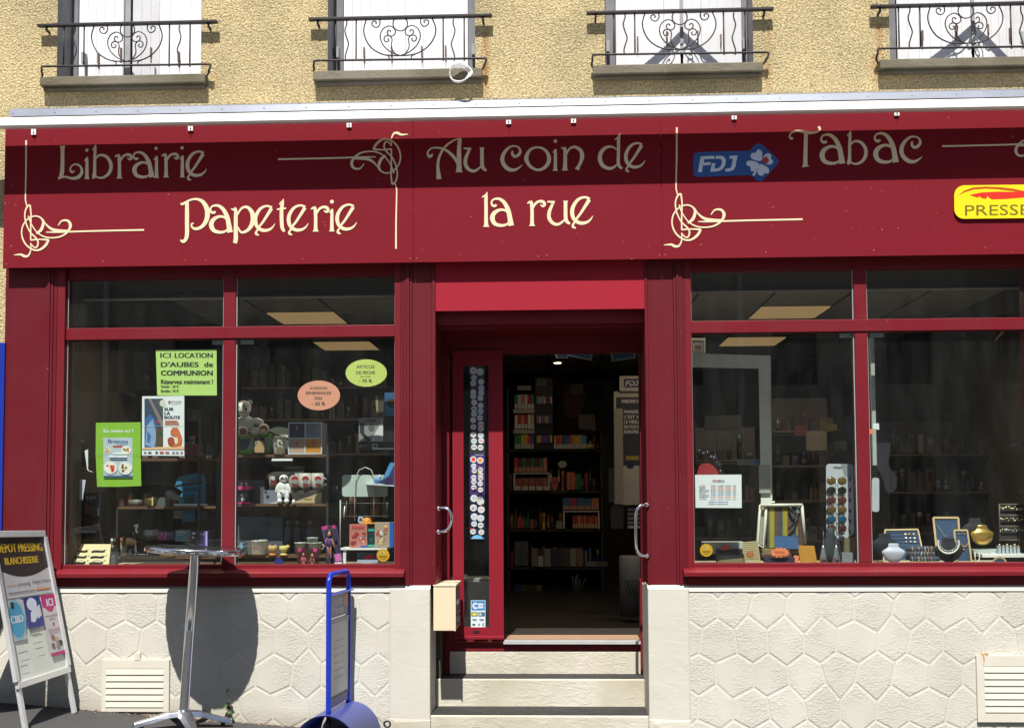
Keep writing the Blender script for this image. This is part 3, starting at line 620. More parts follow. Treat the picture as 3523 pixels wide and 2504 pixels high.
# ================================================================== base walls
zBT = at(1760, 2016, -.03).z
XPL0, XPL1 = at(1341, 2250, -.035).x, at(1480, 2250, -.035).x
XPR0, XPR1 = at(2231, 2250, -.035).x, at(2373, 2250, -.035).x
def clip(poly, a, b, c):     # keep a*x+b*z <= c
    out = []
    for i in range(len(poly)):
        p, q = poly[i], poly[(i+1) % len(poly)]; dp = a*p[0]+b*p[1]-c; dq = a*q[0]+b*q[1]-c
        if dp <= 0: out.append(p)
        if dp*dq < 0: t = dp/(dp-dq); out.append((p[0]+(q[0]-p[0])*t, p[1]+(q[1]-p[1])*t))
    return out
def jit(i, j, s):
    r = random.Random(i*7919+j*104729+s); return r.uniform(-.022, .022), r.uniform(-.02, .02)
def hexwall(x0, x1, z0, z1, label, seed, holes=()):
    t = thing('base_wall', label, 'wall', ((x0+x1)/2, 0, z0))
    q = MB(); q.box(x0, x1, -.0285, .28, z0-.6, z1-.012, JOINT); q.build('wall_core', t)
    q = MB(); n = 4
    q.add([(x, y, z) for x in (x0, x1) for y, z in ((-.036, z1-.035), (-.03, z1-.016), (.0, z1), (.27, z1+.002), (-.024, z1-.04))], [(0, 5, 6, 1), (1, 6, 7, 2), (2, 7, 8, 3), (0, 4, 9, 5), (0, 1, 2, 3, 4), (9, 8, 7, 6, 5)], PIER); q.build('coping', t)
    W, Hh = .222, .213
    def vert(i, j, k):       # shared jittered lattice: k=0 upper vertex of vertical edge, k=1 lower one
        dx, dz = jit(i, j*2+k, seed)
        return (x0-.05+(i+.5*(j % 2))*W+dx, z1-.075-j*Hh-(k*.125)+dz+(.0 if k else .0))
    for j in range(-1, int((z1-z0)/Hh)+2):
        for i in range(-1, int((x1-x0)/W)+2):
            # hexagon between vertical edges i and i+1 of row j
            o = (j % 2)
            top = vert(i+o, j-1, 1); bot = vert(i+o, j+1, 0)
            P = [vert(i, j, 0), top, vert(i+1, j, 0), vert(i+1, j, 1), bot, vert(i, j, 1)]
            cx = sum(p[0] for p in P)/6; cz = sum(p[1] for p in P)/6
            Q = P
            m_ = len(P); g = .0062
            for e in range(m_):       # inset every edge by half a joint
                a, b = P[e], P[(e+1) % m_]; nx_, nz_ = b[1]-a[1], a[0]-b[0]; l = math.hypot(nx_, nz_); nx_/=l; nz_/=l
                if nx_*(cx-a[0])+nz_*(cz-a[1]) > 0: nx_, nz_ = -nx_, -nz_
                Q = clip(Q, nx_, nz_, nx_*a[0]+nz_*a[1]-g)
            for c_ in ((1, 0, x1-.004), (-1, 0, -x0-.004), (0, 1, z1-.043), (0, -1, -z0)): Q = clip(Q, *c_)
            ok = len(Q) >= 3
            if ok and min(p[0] for p in Q) < max(p[0] for p in Q)-.02:
                ar = abs(sum(Q[e][0]*Q[(e+1) % len(Q)][1]-Q[(e+1) % len(Q)][0]*Q[e][1] for e in range(len(Q)))/2)
                if ar < .0006: continue
                cx = sum(p[0] for p in Q)/len(Q); cz = sum(p[1] for p in Q)/len(Q)
                if any(h[0] < min(p[0] for p in Q) and h[1] > max(p[0] for p in Q) and h[2] < min(p[1] for p in Q) and h[3] > max(p[1] for p in Q) for h in holes): continue
                yo = -.0306-random.uniform(0, .0012); n = len(Q)
                if Q[0][0]*0 == 0:
                    A = [(p[0], -.029, p[1]) for p in Q]; B = [(cx+(p[0]-cx)*.985, yo+.0010, cz+(p[1]-cz)*.985) for p in Q]; D = [(cx+(p[0]-cx)*.94, yo, cz+(p[1]-cz)*.94) for p in Q]
                    s_ = MB(); s_.add(A+B+D, [(e, (e+1) % n, n+(e+1) % n, n+e) for e in range(n)]+[(n+e, n+(e+1) % n, 2*n+(e+1) % n, 2*n+e) for e in range(n)]+[tuple(range(2*n, 3*n))], STONE); s_.build('stone', t)
    return t
zv = lambda x, y: at(x, y, -.03)
hexwall(XL, XPL0, gz(-1.4)-.08, zBT, 'low cream wall of rough hexagonal panels left of the steps', 3)
hexwall(XPR1, 3.72, -.12, zBT, 'low cream wall of rough hexagonal panels right of the steps', 11)
def pier(x0, x1, label):
    t = thing('entrance_pier', label, 'pier', ((x0+x1)/2, 0, gz(x0)))
    q = MB(); q.box(x0, x1, -.037, .56, -.5, zBT-.012, PIER); q.build('pier_body', t, bevel=.008)
    q = MB(); q.add([(x, y, z) for x in (x0, x1) for y, z in ((-.0372, zBT-.02), (0, zBT+.004), (.27, zBT+.005), (.27, zBT-.02))], [(0, 4, 5, 1), (1, 5, 6, 2), (0, 1, 2, 3), (7, 6, 5, 4)], PIER); q.build('pier_top', t)
    q = MB(); q.add([(x0, -.04, -.5), (x1, -.04, -.5), (x1, -.04, .16), (x0+.05, -.042, .15), (x0, -.04, .17)], [(0, 1, 2, 3, 4)], STEP); q.add([(x0, -.04, .17), (x0+.05, -.042, .15), (x1, -.04, .16), (x1, -.037, .165), (x0, -.037, .175)], [(0, 1, 2, 3, 4)], STEP); q.build('pier_footing', t)
pier(XPL0, XPL1, 'smooth cream pier left of the entrance steps beside the letterbox'); pier(XPR0, XPR1, 'smooth cream pier right of the entrance steps')
# vents
VM = M((.62, .59, .50), .5, name='cream_metal_louvre', noise=.06)
def vent(x0, y0, x1, y1, sy0, sy1, n, sx0, sx1, label, rusty):
    c = at((x0+x1)/2, y1, -.03); t = thing('ventilation_grille', label, 'vent', c, 'louvred vents in the low wall')
    a, b, z0, z1 = rw(x0, y0, x1, y1, -.04); la, lb, lz0, lz1 = rw(sx0, sy0, sx1, sy1, -.04)
    q = MB()
    q.box(a, la, -.05, -.03, z0, z1, VM); q.box(lb, b, -.05, -.03, z0, z1, VM); q.box(la, lb, -.05, -.03, z0, lz0, VM); q.box(la, lb, -.05, -.03, lz1, z1, VM); q.build('vent_frame', t)
    q = MB(); q.box(la, lb, -.036, -.03, lz0, lz1, VM); q.build('back_plate', t)
    h = (lz1-lz0)/n; base = None
    for k in range(n):
        z = lz1-h*(k+.5)
        q = MB(); q.add([(x, y, zz) for x in (la, lb) for y, zz in ((-.048, z+h*.5), (-.054, z-h*.38), (-.054, z-h*.43), (-.046, z-h*.43), (-.042, z+h*.49))], [(0, 5, 6, 1), (1, 6, 7, 2), (2, 7, 8, 3), (3, 8, 9, 4), (0, 1, 2, 3, 4), (9, 8, 7, 6, 5)], VM); q.build('louvre', t)
    if rusty:
        R_ = M((.5, .27, .09), .9, name='rust', noise=.5, nscale=40); p = Print(lambda x, y, k: at(x, y, -.0515-k)); p.line([(3374, 2253, 3), (3385, 2250, 6), (3400, 2252, 5)], R_); p.line([(3384, 2252, 4), (3386, 2270, 3), (3384, 2290, 1)], R_); p.build('rust_stain', t)
vent(352, 2268, 583, 2446, 2298, 2432, 6, 366, 564, 'cream louvred vent low in the wall beside the steel table', 0)
q = MB(); pbox(q, 463, 2246, 481, 2270, -.052, .02, VM); tag(q.build('vent_catch'), 'small metal catch plate above the left louvred vent', 'catch')
vent(3360, 2254, 3620, 2482, 2290, 2450, 7, 3386, 3600, 'cream louvred vent with rust stains at the right edge', 1)
# ================================================================== steps
st = thing('entrance_steps', 'cream painted steps with black treads up to the shop door', 'steps', at(1850, 2470, 0))
z1_ = at(1760, 2461, -.03).z; z2_ = at(1760, 2335, .27).z; z3_ = at(1760, 2240, .465).z
q = MB(); q.box(XPL1+.001, XPR0-.001, -.032, .27, -.5, z1_, STEP); q.build('lower_step', st, bevel=.008)
q = MB(); q.box(XPL1+.001, XPR0-.001, .27, .4655, -.5, z2_, STEP); q.build('middle_step', st, bevel=.008)
xa, xb = at(1523, 2300, .47).x, at(2213, 2300, .47).x
q = MB(); q.box(XPL1+.001, XPR0-.001, .4655, .9, -.5, z3_, STEP); q.build('upper_step', st, bevel=.005)
for (y0, y1, z) in ((-.012, .262, z1_), (.285, .464, z2_)):
    q = MB(); q.box(XPL1+.004, XPR0-.004, y0, y1, z+.0005, z+.005, TREAD); q.build('tread', st)
# ================================================================== shopfront timber
YG = .052
zsb = zb                                                  # sign bottom
zSill = at(1760, 1940, 0).z                               # bottom edge of the glass
zS1, zS0 = at(1360, 1966, -.065).z, at(1360, 1985, -.065).z
zT1, zT0 = at(1357, 1116, .01).z, at(1357, 1157, .01).z   # transom
zHead = zsb+.02
sf = thing('shopfront', 'red painted timber shopfront of pilasters and boards around the windows', 'shopfront', (0, 0, zBT))
def pilaster(xs, Ys, z0, z1, name='pilaster'):
    q = MB()
    for (a, b, y) in zip(xs, xs[1:], Ys): q.box(a+.0006, b-.0006, y, .30, z0, z1, REDP)
    return q.build(name, sf, bevel=.0018)
px = lambda *v: [at(x, 1500, 0).x for x in v]
pilaster([XL]+px(22, 150, 158, 168, 178, 190), (.004, 0, -.006, -.016, -.010, -.004), zBT+.004, zHead)
pilaster(px(1378, 1388, 1398, 1410, 1419, 1486, 1499), (-.004, -.010, -.016, -.006, .0, -.006), zBT+.006, zHead)
pilaster(px(2223, 2233, 2322, 2332, 2341, 2352, 2361), (-.006, 0, -.006, -.016, -.010, -.004), zBT+.006, zHead)
pilaster(px(3588, 3600, 3612)+[XR], (-.004, -.012, 0), zBT+.004, zHead)
# lintel behind the sign
q = MB(); q.box(XL, XR, .045, .34, zsb+.06, zA+.25, RED); q.box(XL-.0, XR, .0+.002, .045, zsb+.02, zsb+.10, RED); q.build('lintel', sf)
def shop_window(x0, x1, mulls, label, sx0, sx1):
    t = thing('shop_window', label, 'window', (at((x0[0]+x1[1])/2, 1500, 0).x, 0, zSill))
    a0, a1 = at(x0[0], 1500, 0).x, at(x0[1], 1500, 0).x; m0, m1 = at(mulls[0], 1500, .0).x, at(mulls[1], 1500, .0).x; b0, b1 = at(x1[0], 1500, 0).x, at(x1[1], 1500, 0).x
    zt = zsb+.019
    for (p, r) in ((a0, a1), (b0, b1)):
        q = MB(); q.box(p+.0006, r, -.002, .11, zSill-.035, zt, RED); q.build('frame_post', t, bevel=.002)
    for (z0, z1) in ((zSill+.002, zT0-.0015), (zT1+.0015, zt)):
        q = MB(); q.box(m0, m1, .024, .11, z0, z1, RED); q.build('mullion', t, bevel=.003)
    q = MB(); q.box(a1+.0006, b0-.0006, .016, .11, zT0, zT1, RED); q.build('transom', t, bevel=.003)
    q = MB(); q.box(a1+.0006, b0-.0006, .02, .11, zSill-.03, zSill, RED); q.build('bottom_rail', t, bevel=.002)
    q = MB(); q.box(a1+.0006, b0-.0006, .03, .11, zsb-.065, zt, RED); q.build('head_rail', t, bevel=.002)
    e0, e1 = at(sx0, 1980, -.06).x, at(sx1, 1980, -.06).x
    q = MB(); q.add([(x, y, z) for x in (e0, e1) for y, z in ((.02, zS1+.018), (-.05, zS1+.002), (-.068, zS1-.008), (-.068, zS0), (.02, zS0))], [(0, 5, 6, 1), (1, 6, 7, 2), (2, 7, 8, 3), (3, 8, 9, 4), (0, 1, 2, 3, 4), (9, 8, 7, 6, 5)], RED); q.build('window_sill', t, bevel=.003)
    q = MB(); q.box(e0+.004, e1-.004, .002, .05, zBT+.003, zS0, RED); q.build('apron_board', t)
    for (p, r) in ((a1, m0), (m1, b0)):
        for (z0, z1) in ((zSill, zT0), (zT1, zsb-.065)):
            q = MB(); q.box(p, r, YG, YG+.006, z0, z1, GLASS); q.build('pane', t)
            q = MB()
            for (u, v, s_, w_) in ((p+.001, p+.006, z0, z1), (r-.006, r-.001, z0, z1)): q.box(u, v, YG-.012, YG-.001, s_+.001, w_-.001, GLASSEDGE)
            q.build('glazing_bead', t)
        n = 3
        for k in range(n):
            x = p+(r-p)*(.08+.42*k); q = MB(); q.ell((x, .016, zT0+(zT1-zT0)*.62), (.0045, .002, .0045), DARK, 8); q.build('screw_hole', t)
            x = p+(r-p)*(.14+.36*k); q = MB(); q.ell((x, -.068, zS0+.012), (.0045, .002, .0045), DARK, 8); q.build('screw_hole', t)
    CL = M((.3, .36, .34), .3, name='metal_glass_clip')
    for x, w_ in ((m0-.055, .045), (m1+.012, .045)):
        q = MB(); q.box(x-.03 if x < m0 else x+.01, x+.05 if x < m0 else x+.10, YG+.008, YG+.02, zT0-.035, zT0-.006, CL); q.build('glass_clip', t)
    return t
shop_window((190, 217), (1357, 1378), (761, 804), 'left shop window under the word Librairie, four panes', 160, 1390)
shop_window((2361, 2384), (3564, 3588), (2951, 2996), 'right shop window under the word Tabac, four panes', 2353, 3612)
# ================================================================== entrance
en = thing('door_recess', 'dark red door recess with a bright red band over the shop door', 'doorway', (at(1860, 2240, .4).x, .4, z3_))
xl, xr = at(1499, 1500, 0).x, at(2223, 1500, 0).x
q = MB(); bz0, bz1 = at(1860, 1066, 0).z, zsb+.018; q.box(xl+.001, xr-.001, .0, .012, bz0, bz1, REDB); q.build('red_band', en)
q = MB(); q.box(xl+.001, xr-.001, .06, .10, at(1860, 1115, .06).z, zsb+.2, RED); q.build('header_board', en, bevel=.002)
q = MB(); q.box(xl+.001, xr-.001, .10, .55, at(1860, 1130, .10).z, at(1860, 1130, .10).z+.03, RED); q.build('soffit', en)
for x, s_ in ((xl, -1), (xr, 1)):
    q = MB(); q.box(x-.0005 if s_ > 0 else x-.03, x+.03 if s_ > 0 else x+.0005, .006, .56, zBT+.008, zsb+.2, RED); q.build('side_panel', en)
Yd = .47; zo = at(1900, 1214, Yd).z; zh = zsb+.2
q = MB(); q.box(xl+.001, xr-.001, Yd, Yd+.08, zo, zh, RED); q.build('door_head', en)
for a, b in ((1524, 1546), (2204, 2212)):
    A, B = at(a, 1700, Yd-.02).x, at(b, 1700, Yd-.02).x; q = MB(); q.box(max(A, XPL1+.001), B, Yd-.03, Yd+.08, z2_+.002, zo, RED); q.build('door_post', en, bevel=.002)
q = MB(); q.box(at(2196, 1700, Yd).x+.002, XPR0-.0015, Yd-.04, Yd+.08, z2_+.003, zBT+.006, RED); q.build('door_post', en)
zf = at(1900, 2206, .45).z; TRK = M((.55, .55, .56), .35, .25, name='light_track')
q = MB(); q.box(at(1546, 2200, Yd).x+.001, at(2204, 2200, Yd).x-.001, .464, .60, z3_+.001, zf-.012, RED); q.build('threshold_board', en, bevel=.002)
q = MB(); X0, X1 = at(1732, 2200, .44).x, at(2212, 2200, .44).x-.01
for y, z in ((.435, 0), (.475, .003)): q.box(X0, X1, y, y+.022, zf-.016, zf+.004+z, TRK)
q.box(X0, X1, .457, .475, zf-.016, zf-.004, DARK); q.build('door_track', en)
dl = thing('sliding_door', 'red metal glazed door leaf with stickers, slid left beside the opening', 'door', (at(1645, 2190, .45).x, .45, zf))
a, b = at(1557, 1700, .44).x, at(1731, 1700, .44).x; ga, gb = at(1595, 1700, .44).x, at(1682, 1700, .44).x; dz0 = at(1640, 2196, .44).z; gz0, gz1 = at(1640, 2157, .44).z, at(1640, 1257, .44).z
q = MB(); q.box(a, ga, .44, .468, dz0, zo+.02, REDD); q.box(gb, b, .44, .468, dz0, zo+.02, REDD); q.box(ga, gb, .44, .468, dz0, gz0, REDD); q.box(ga, gb, .44, .468, gz1, zo+.02, REDD); q.build('door_frame', dl)
q = MB(); q.box(a-.005, b+.002, .425, .44, dz0-.004, dz0+.018, REDD); q.build('bottom_trim', dl, bevel=.003)
q = MB(); pbox(q, 1627, 2169, 1649, 2176, .437, .003, BLACK); q.build('lock_slot', dl)
q = MB(); q.box(ga, gb, .452, .458, gz0, gz1, GLASS); q.build('pane', dl)
# door stickers
NV = M((.012, .014, .05), .4, name='navy'); PU = V(110, 50, 150, .4); PK = V(230, 70, 150, .4)
p = Print(flat(.4512), .0004)
p.rect(1616, 1258, 1668, 1560, M((.03, .035, .04), .4)); p.rect(1616, 1562, 1668, 1702, V(60, 35, 110)); p.rect(1616, 1704, 1668, 1855, NV)
rnd = random.Random(4)
W_ = M((.72, .76, .74), .4, name='sticker_white') if 0 else M((.50, .54, .54), .4, name='sticker_white'); cols = [V(230, 60, 40), V(245, 140, 20), V(240, 220, 60), V(80, 170, 230), V(230, 80, 160), V(60, 60, 140)]
for y0, y1, r, st_ in ((1275, 1548, 11, 21), (1578, 1700, 10, 19), (1715, 1848, 11, 23)):
    y = y0; k = 0
    while y < y1-r:
        big = 1.25 if k == 0 else (1.2 if y0 == 1715 and k < 3 else 1)
        for x in (1629+rnd.uniform(-2, 3), 1654+rnd.uniform(-3, 2)):
            yy = y+rnd.uniform(-4, 6)+(8 if x > 1640 else 0)
            p.oval(x, yy, r*big*.92, r*big*.92, W_, 16)
            if y0 == 1578 and k == 0: p.rect(x-6, yy-6, x+6, yy+6, cols[0] if x < 1640 else cols[1])
            elif rnd.random() < .8: p.rect(x-6, yy-1.2, x+6, yy+1.2, rnd.choice([cols[5], cols[0], cols[3], DARK]))
        y += st_*big; k += 1
for _ in range(14): p.oval(rnd.uniform(1620, 1664), rnd.uniform(1590, 1850), 3, 2.4, rnd.choice(cols), 8)
p.poly([(1621, 1853), (1628, 1843), (1641, 1839), (1656, 1843), (1664, 1853)], V(120, 190, 235))
p.text('TELEPHONIE', 1633, 1562, 1663, 1567, W_); p.text('PAIEMENT', 1637, 1709, 1660, 1714, W_)
p.build('sticker_strip', dl)
p = Print(flat(.4512), .0004); CBB = V(40, 140, 205)
p.rect(1620, 2064, 1670, 2157, V(225, 240, 245)); p.rect(1622, 2066, 1668, 2099, CBB)
p.line([(1642, 2077, 6), (1634, 2075, 7), (1628, 2083, 7), (1634, 2091, 7), (1642, 2089, 6)], LW); p.poly(rrect(1644, 2074, 1663, 2082, 3), LW); p.poly(rrect(1644, 2084, 1663, 2092, 3), LW)
p.rect(1622, 2105, 1643, 2119, V(40, 50, 40)); p.oval(1629, 2112, 5, 5, V(230, 220, 90)); p.oval(1636, 2112, 5, 5, V(230, 220, 90))
p.rect(1646, 2105, 1668, 2119, V(20, 50, 110)); p.oval(1653, 2112, 5, 5, V(220, 220, 160)); p.oval(1660, 2112, 5, 5, V(60, 140, 220))
p.text('VISA', 1624, 2128, 1641, 2134, V(30, 60, 130), bold=.4); p.text('VISA', 1649, 2128, 1665, 2134, V(30, 60, 130), bold=.4)
p.rect(1625, 2145, 1635, 2150, DARK); p.oval(1648, 2147, 3, 3, V(120, 130, 140)); p.rect(1660, 2142, 1665, 2152, V(140, 150, 160)); p.build('card_sticker', dl)
# grab handles
def grab(pts, label):
    c = pts[0]; q = MB(); P = [at(x, y, Y) for x, y, Y in smooth(pts, 6)]
    q.tube(P, .0105, CHROME, 12)
    for e in (pts[0], pts[-1]):
        w_ = at(*e); q.ell(w_, (.016, .016, .016), CHROME, 12)
    o = q.build('pull_handle', en); o['label'] = label; return o
grab([(1509, 1748, -.01), (1522, 1746, -.035), (1540, 1750, -.05), (1552, 1770, -.055), (1553, 1795, -.055), (1542, 1818, -.05), (1526, 1827, -.035), (1508, 1829, -.01)], 'short curved chrome handle on the left side of the doorway')
grab([(2226, 1736, -.01), (2210, 1737, -.04), (2197, 1745, -.05), (2189, 1762, -.055), (2187, 1810, -.055), (2188, 1870, -.055), (2192, 1893, -.05), (2205, 1908, -.04), (2226, 1911, -.01)], 'long chrome pull handle on the right side of the doorway')
# letterbox
LBX = M((.70, .58, .40), .45, name='cream_enamel', noise=.05)
t = thing('letterbox', 'cream metal letterbox fixed on the pier left of the steps', 'letterbox', at(1530, 2170, 0))
X0, X1, Z0, Z1 = rw(1491, 2013, 1566, 2169, -.01)
q = MB(); q.box(X0, X1, -.012, .36, Z0, Z1-.006, LBX); q.build('box_body', t, bevel=.003)
q = MB(); q.box(X0-.001, X1+.006, -.016, .362, Z1-.006, Z1+.004, LBX); q.build('lid', t, bevel=.002)
q = MB(); q.box(X1-.006, X1+.004, -.018, -.012, Z0, Z1-.01, LBX); q.build('front_rim', t)
q = MB(); q.add([(X1+.002, .03, Z0+.01), (X1+.002, .33, Z0+.01), (X1+.002, .33, Z1-.02), (X1+.002, .03, Z1-.02)], [(0, 1, 2, 3)], M((.16, .12, .11), .12, name='glossy_side', noise=.2)); q.build('side_plate', t)
for (y0, y1, z0, z1, m_) in ((.05, .22, .16, .19, WHITE), (.05, .28, .10, .115, V(90, 110, 150)), (.05, .15, .05, .08, V(150, 140, 130)), (.18, .28, .03, .07, V(150, 140, 130))):
    q = MB(); q.add([(X1+.0035, y0, Z0+z0), (X1+.0035, y1, Z0+z0), (X1+.0035, y1, Z0+z1), (X1+.0035, y0, Z0+z1)], [(0, 1, 2, 3)], m_); q.build('plate_strip', t)  # flat coloured strips on the side plate
# blue neighbour shutter
t = thing('blue_shutter', 'blue metal door panel cut by the left edge of the photo', 'door', (-3.9, 0, gz(-3.9)))
BL = M((.006, .025, .28), .4, name='blue_metal', noise=.08); xx = at(12, 1500, -.01).x
for k in range(5):
    q = MB(); q.box(xx-.2*(k+1)+.003, xx-.2*k-.001, -.012-.002*(k % 2), .03, gz(-3.9), at(5, 1180, 0).z, BL); q.build('panel', t)
# ================================================================== shop interior shell
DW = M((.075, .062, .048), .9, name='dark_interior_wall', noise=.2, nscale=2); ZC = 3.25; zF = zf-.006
q = MB(); q.box(-3.6, 3.7, .60, 7.6, zF-.1, zF, M((.03, .025, .022), .4, name='shop_floor', noise=.2, nscale=5)); struct(q.build('shop_floor'))
q = MB(); q.box(at(1740, 2190, .6).x, at(2200, 2190, .6).x, .565, .80, zF+.001, zF+.008, M((.26, .165, .10), .8, name='coir_mat')); tag(q.build('door_mat'), 'tan door mat just inside the open doorway', 'mat')
YB = M((.24, .15, .045), .9, name='ochre_wall', noise=.15)
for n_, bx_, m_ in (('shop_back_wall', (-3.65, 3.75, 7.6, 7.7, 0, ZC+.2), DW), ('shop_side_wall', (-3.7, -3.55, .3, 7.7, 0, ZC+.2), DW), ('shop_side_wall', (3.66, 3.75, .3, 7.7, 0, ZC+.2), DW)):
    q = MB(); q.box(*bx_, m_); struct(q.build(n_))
q = MB(); q.box(at(1895, 1400, 7.5).x, at(1948, 1400, 7.5).x, 7.5, 7.59, zF, ZC, YB); struct(q.build('ochre_wall_strip'))
# inner faces of the front wall
q = MB(); pl = px(190, 1390, 1497)
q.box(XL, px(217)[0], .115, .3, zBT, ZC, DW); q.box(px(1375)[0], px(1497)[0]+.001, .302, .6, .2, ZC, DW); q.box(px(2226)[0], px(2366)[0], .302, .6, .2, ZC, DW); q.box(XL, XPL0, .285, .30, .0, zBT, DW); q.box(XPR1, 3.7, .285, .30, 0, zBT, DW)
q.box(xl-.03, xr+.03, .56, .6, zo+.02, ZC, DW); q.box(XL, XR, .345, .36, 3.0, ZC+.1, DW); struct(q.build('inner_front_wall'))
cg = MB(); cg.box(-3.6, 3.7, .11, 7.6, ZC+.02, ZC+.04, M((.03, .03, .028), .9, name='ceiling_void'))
ce = struct(cg.build('shop_ceiling'))
TL = M((.62, .60, .52), .9, name='ceiling_tile', noise=.06); TME = None
PANL = M((1., .62, .27), .5, name='dim_light_panel', noise=0, emit=.17)
lightcells = {}
x = -3.6; cells = []
gx = at(2614, 1063, 2.55).x; nx0 = math.floor((-3.55-gx)/.63)
lights = [(at(2614, 1063, 2.55).x, 2.55), (at(2614, 1063, 2.55).x-.0, 4.44), (at(994, 1061, 2.55).x, 2.55), (at(994, 1061, 2.55).x, 4.44)]
for i in range(nx0, nx0+13):
    for j in range(-4, 8):
        X = gx+i*.63; Y = 2.55+j*.63
        if Y < .1 or Y > 7.0 or X < -3.6 or X > 3.1: continue
        q = MB(); lit = any(abs(X-lx) < .33 and abs(Y-ly) < .2 for lx, ly in lights)
        if lit:
            q.box(X+.01, X+.62, Y+.01, Y+.62, ZC-.004, ZC+.015, PANL); lt = q.build('ceiling_light_panel'); n_ = sum(1 for o in lightcells); lightcells[(i, j)] = lt
            tag(lt, f'square ceiling light, {"right" if X > 0 else "left"} window, {"front" if Y < 3 else "rear"} of two', 'ceiling light', 'square ceiling lights in the shop')
        else:
            q.box(X+.011, X+.619, Y+.011, Y+.619, ZC-.0+.002*((i*3+j*5) % 3), ZC+.015, TL); q.build('ceiling_tile', ce)
q = MB()
for i in range(nx0, nx0+14): X = gx+i*.63; q.box(X-.009, X+.009, .1, 7.6, ZC-.001, ZC+.012, DARK)
q.build('ceiling_grid', ce)
SPOT = M((1., .80, .50), .5, name='lit_spot', noise=0, emit=9)
for k, (x, y) in enumerate(((2661, 940), (3279, 935), (3427, 1072), (3284, 1138), (3168, 1194), (3073, 1239), (1918, 1245))):
    d = (ZC-1.6)*FPX/(1705-y-0*(x-1915)) ; Y = d-7.16; p = at(x, y, Y)
    t = thing('spot_light', ['round ceiling spot in the upper pane beside Tabac window mullion, left', 'round ceiling spot at the top of the upper right pane', 'round ceiling spot low in the upper right pane', 'round ceiling spot just under the right transom', 'round ceiling spot, third down in the lower right pane', 'lowest round ceiling spot in the lower right pane', 'round ceiling spot seen through the open doorway'][k], 'ceiling light', (p.x, Y, ZC), 'round ceiling spots in the shop')
    q = MB(); q.lathe((p.x, Y, ZC), [(.0, -.012), (.045, -.012)], SPOT, 20); q.build('lamp', t); q = MB(); q.lathe((p.x, Y, ZC), [(.045, -.010), (.06, -.014), (.064, -.004), (.06, .0)], ALU, 20); q.build('trim_ring', t)
# roller rails behind the upper panes
for k, (a, b, m0) in enumerate(((217, 1357, 0), (2384, 3564, 1))):
    t = thing('shutter_rail', ['dark security shutter rail behind the upper panes of the left window', 'dark security shutter rail behind the upper panes of the right window'][k], 'rail', (at((a+b)/2, 1000, .3).x, .3, 2.9), 'security shutter rails')
    A, B = at(a, 1000, .3).x, at(b, 1000, .3).x; zc = at(2650, 997, .3).z
    q = MB(); q.box(A, B, .3, .34, zc-.005, zc+.022, BLACK); q.build('housing', t)
    q = MB(); q.box(A, B, .29, .30, zc-.022, zc-.006, M((.4, .4, .36), .5)); q.build('guide_bar', t)
    q = MB(); q.box(A, B, .42, .44, zc+.035, zc+.05, DARK); q.build('rear_bar', t)
# ================================================================== window displays
def IT(name, label, cat, x, y, Y, g=None): return thing(name, label, cat, at(x, y, Y), g)
def BX(name, label, cat, x0, y0, x1, y1, Y, dep, mat, prn=None, g=None, bev=.0015):
    q = MB(); pbox(q, x0, y0, x1, y1, Y, dep, mat)
    if prn is None:
        o = q.build(name, bevel=bev); tag(o, label, cat, g); return o
    t = IT(name, label, cat, (x0+x1)/2, y1, Y, g); q.build('box_body', t, bevel=bev)
    p = Print(flat(Y-.0005), .0006); prn(p); p.build('print', t); return t
def LT(mb, x, y, Y, prof, mat, n=24, sx=1, sy=1, **k):
    s = 1/S(Y); c = at(x, y, Y); mb.lathe((c.x, c.y, c.z), [(r*s, h*s) for r, h in prof], mat, n, sx, sy, **k); return mb
def EL(mb, x, y, Y, rx, ry, rd, mat, n=16, rot=None):
    s = 1/S(Y); mb.ell(at(x, y, Y), (rx*s, rd*s, ry*s), mat, n, rot); return mb
def TB(mb, pts, r, mat, n=6, closed=False): mb.tube([at(*p) for p in pts], r, mat, n, closed); return mb
WOOD = M((.12, .06, .03), .6, name='dark_wood', noise=.3, nscale=20); DW2 = M((.16, .14, .11), .8, name='display_board', noise=.2)
for k, (a, b) in enumerate(((217, 1375), (2366, 3600))):
    A, B = max(px(a)[0], -3.55), min(px(b)[0], 3.66)
    t = thing('window_platform', ['display platform behind the left shop window', 'display platform behind the right shop window'][k], 'display', ((A+B)/2, .5, zF), 'display platforms')
    q = MB(); q.box(A, B, .115, .95, zSill-.065, zSill-.036, M((.40, .34, .24), .7, name='platform_board', noise=.15)); q.build('board', t)  # board colour raised so sunlight bounces up into the shop
    q = MB(); q.box(A, B, .93, .95, zF, zSill-.066, DW2); q.build('riser', t)
# ---- shelving units, left window
def shelfunit(label, x0, x1, ys, posts, Y=.42, dep=.30):
    t = IT('shelf_unit', label, 'shelf', (x0+x1)/2, 1945, Y, 'wood and metal shelf units')
    for y in ys:
        q = MB(); pbox(q, x0, y, x1, y+9, Y, dep, WOOD); q.build('shelf', t)
    for (x, ya, yb, YY) in posts:
        q = MB(); pbox(q, x-4, ya, x+4, yb, YY, .014, DARK); q.build('post', t)
    return t
shelfunit('metal and wood shelf unit behind the left pane of the left window', 404, 742, (1576, 1741, 1913), [(684, 1440, 1945, .40), (402, 1745, 1945, .42), (740, 1440, 1945, .70)])
shelfunit('metal and wood shelf unit behind the right pane of the left window', 800, 1122, (1563, 1732, 1909), [(1126, 1478, 1945, .41), (802, 1480, 1945, .7)])
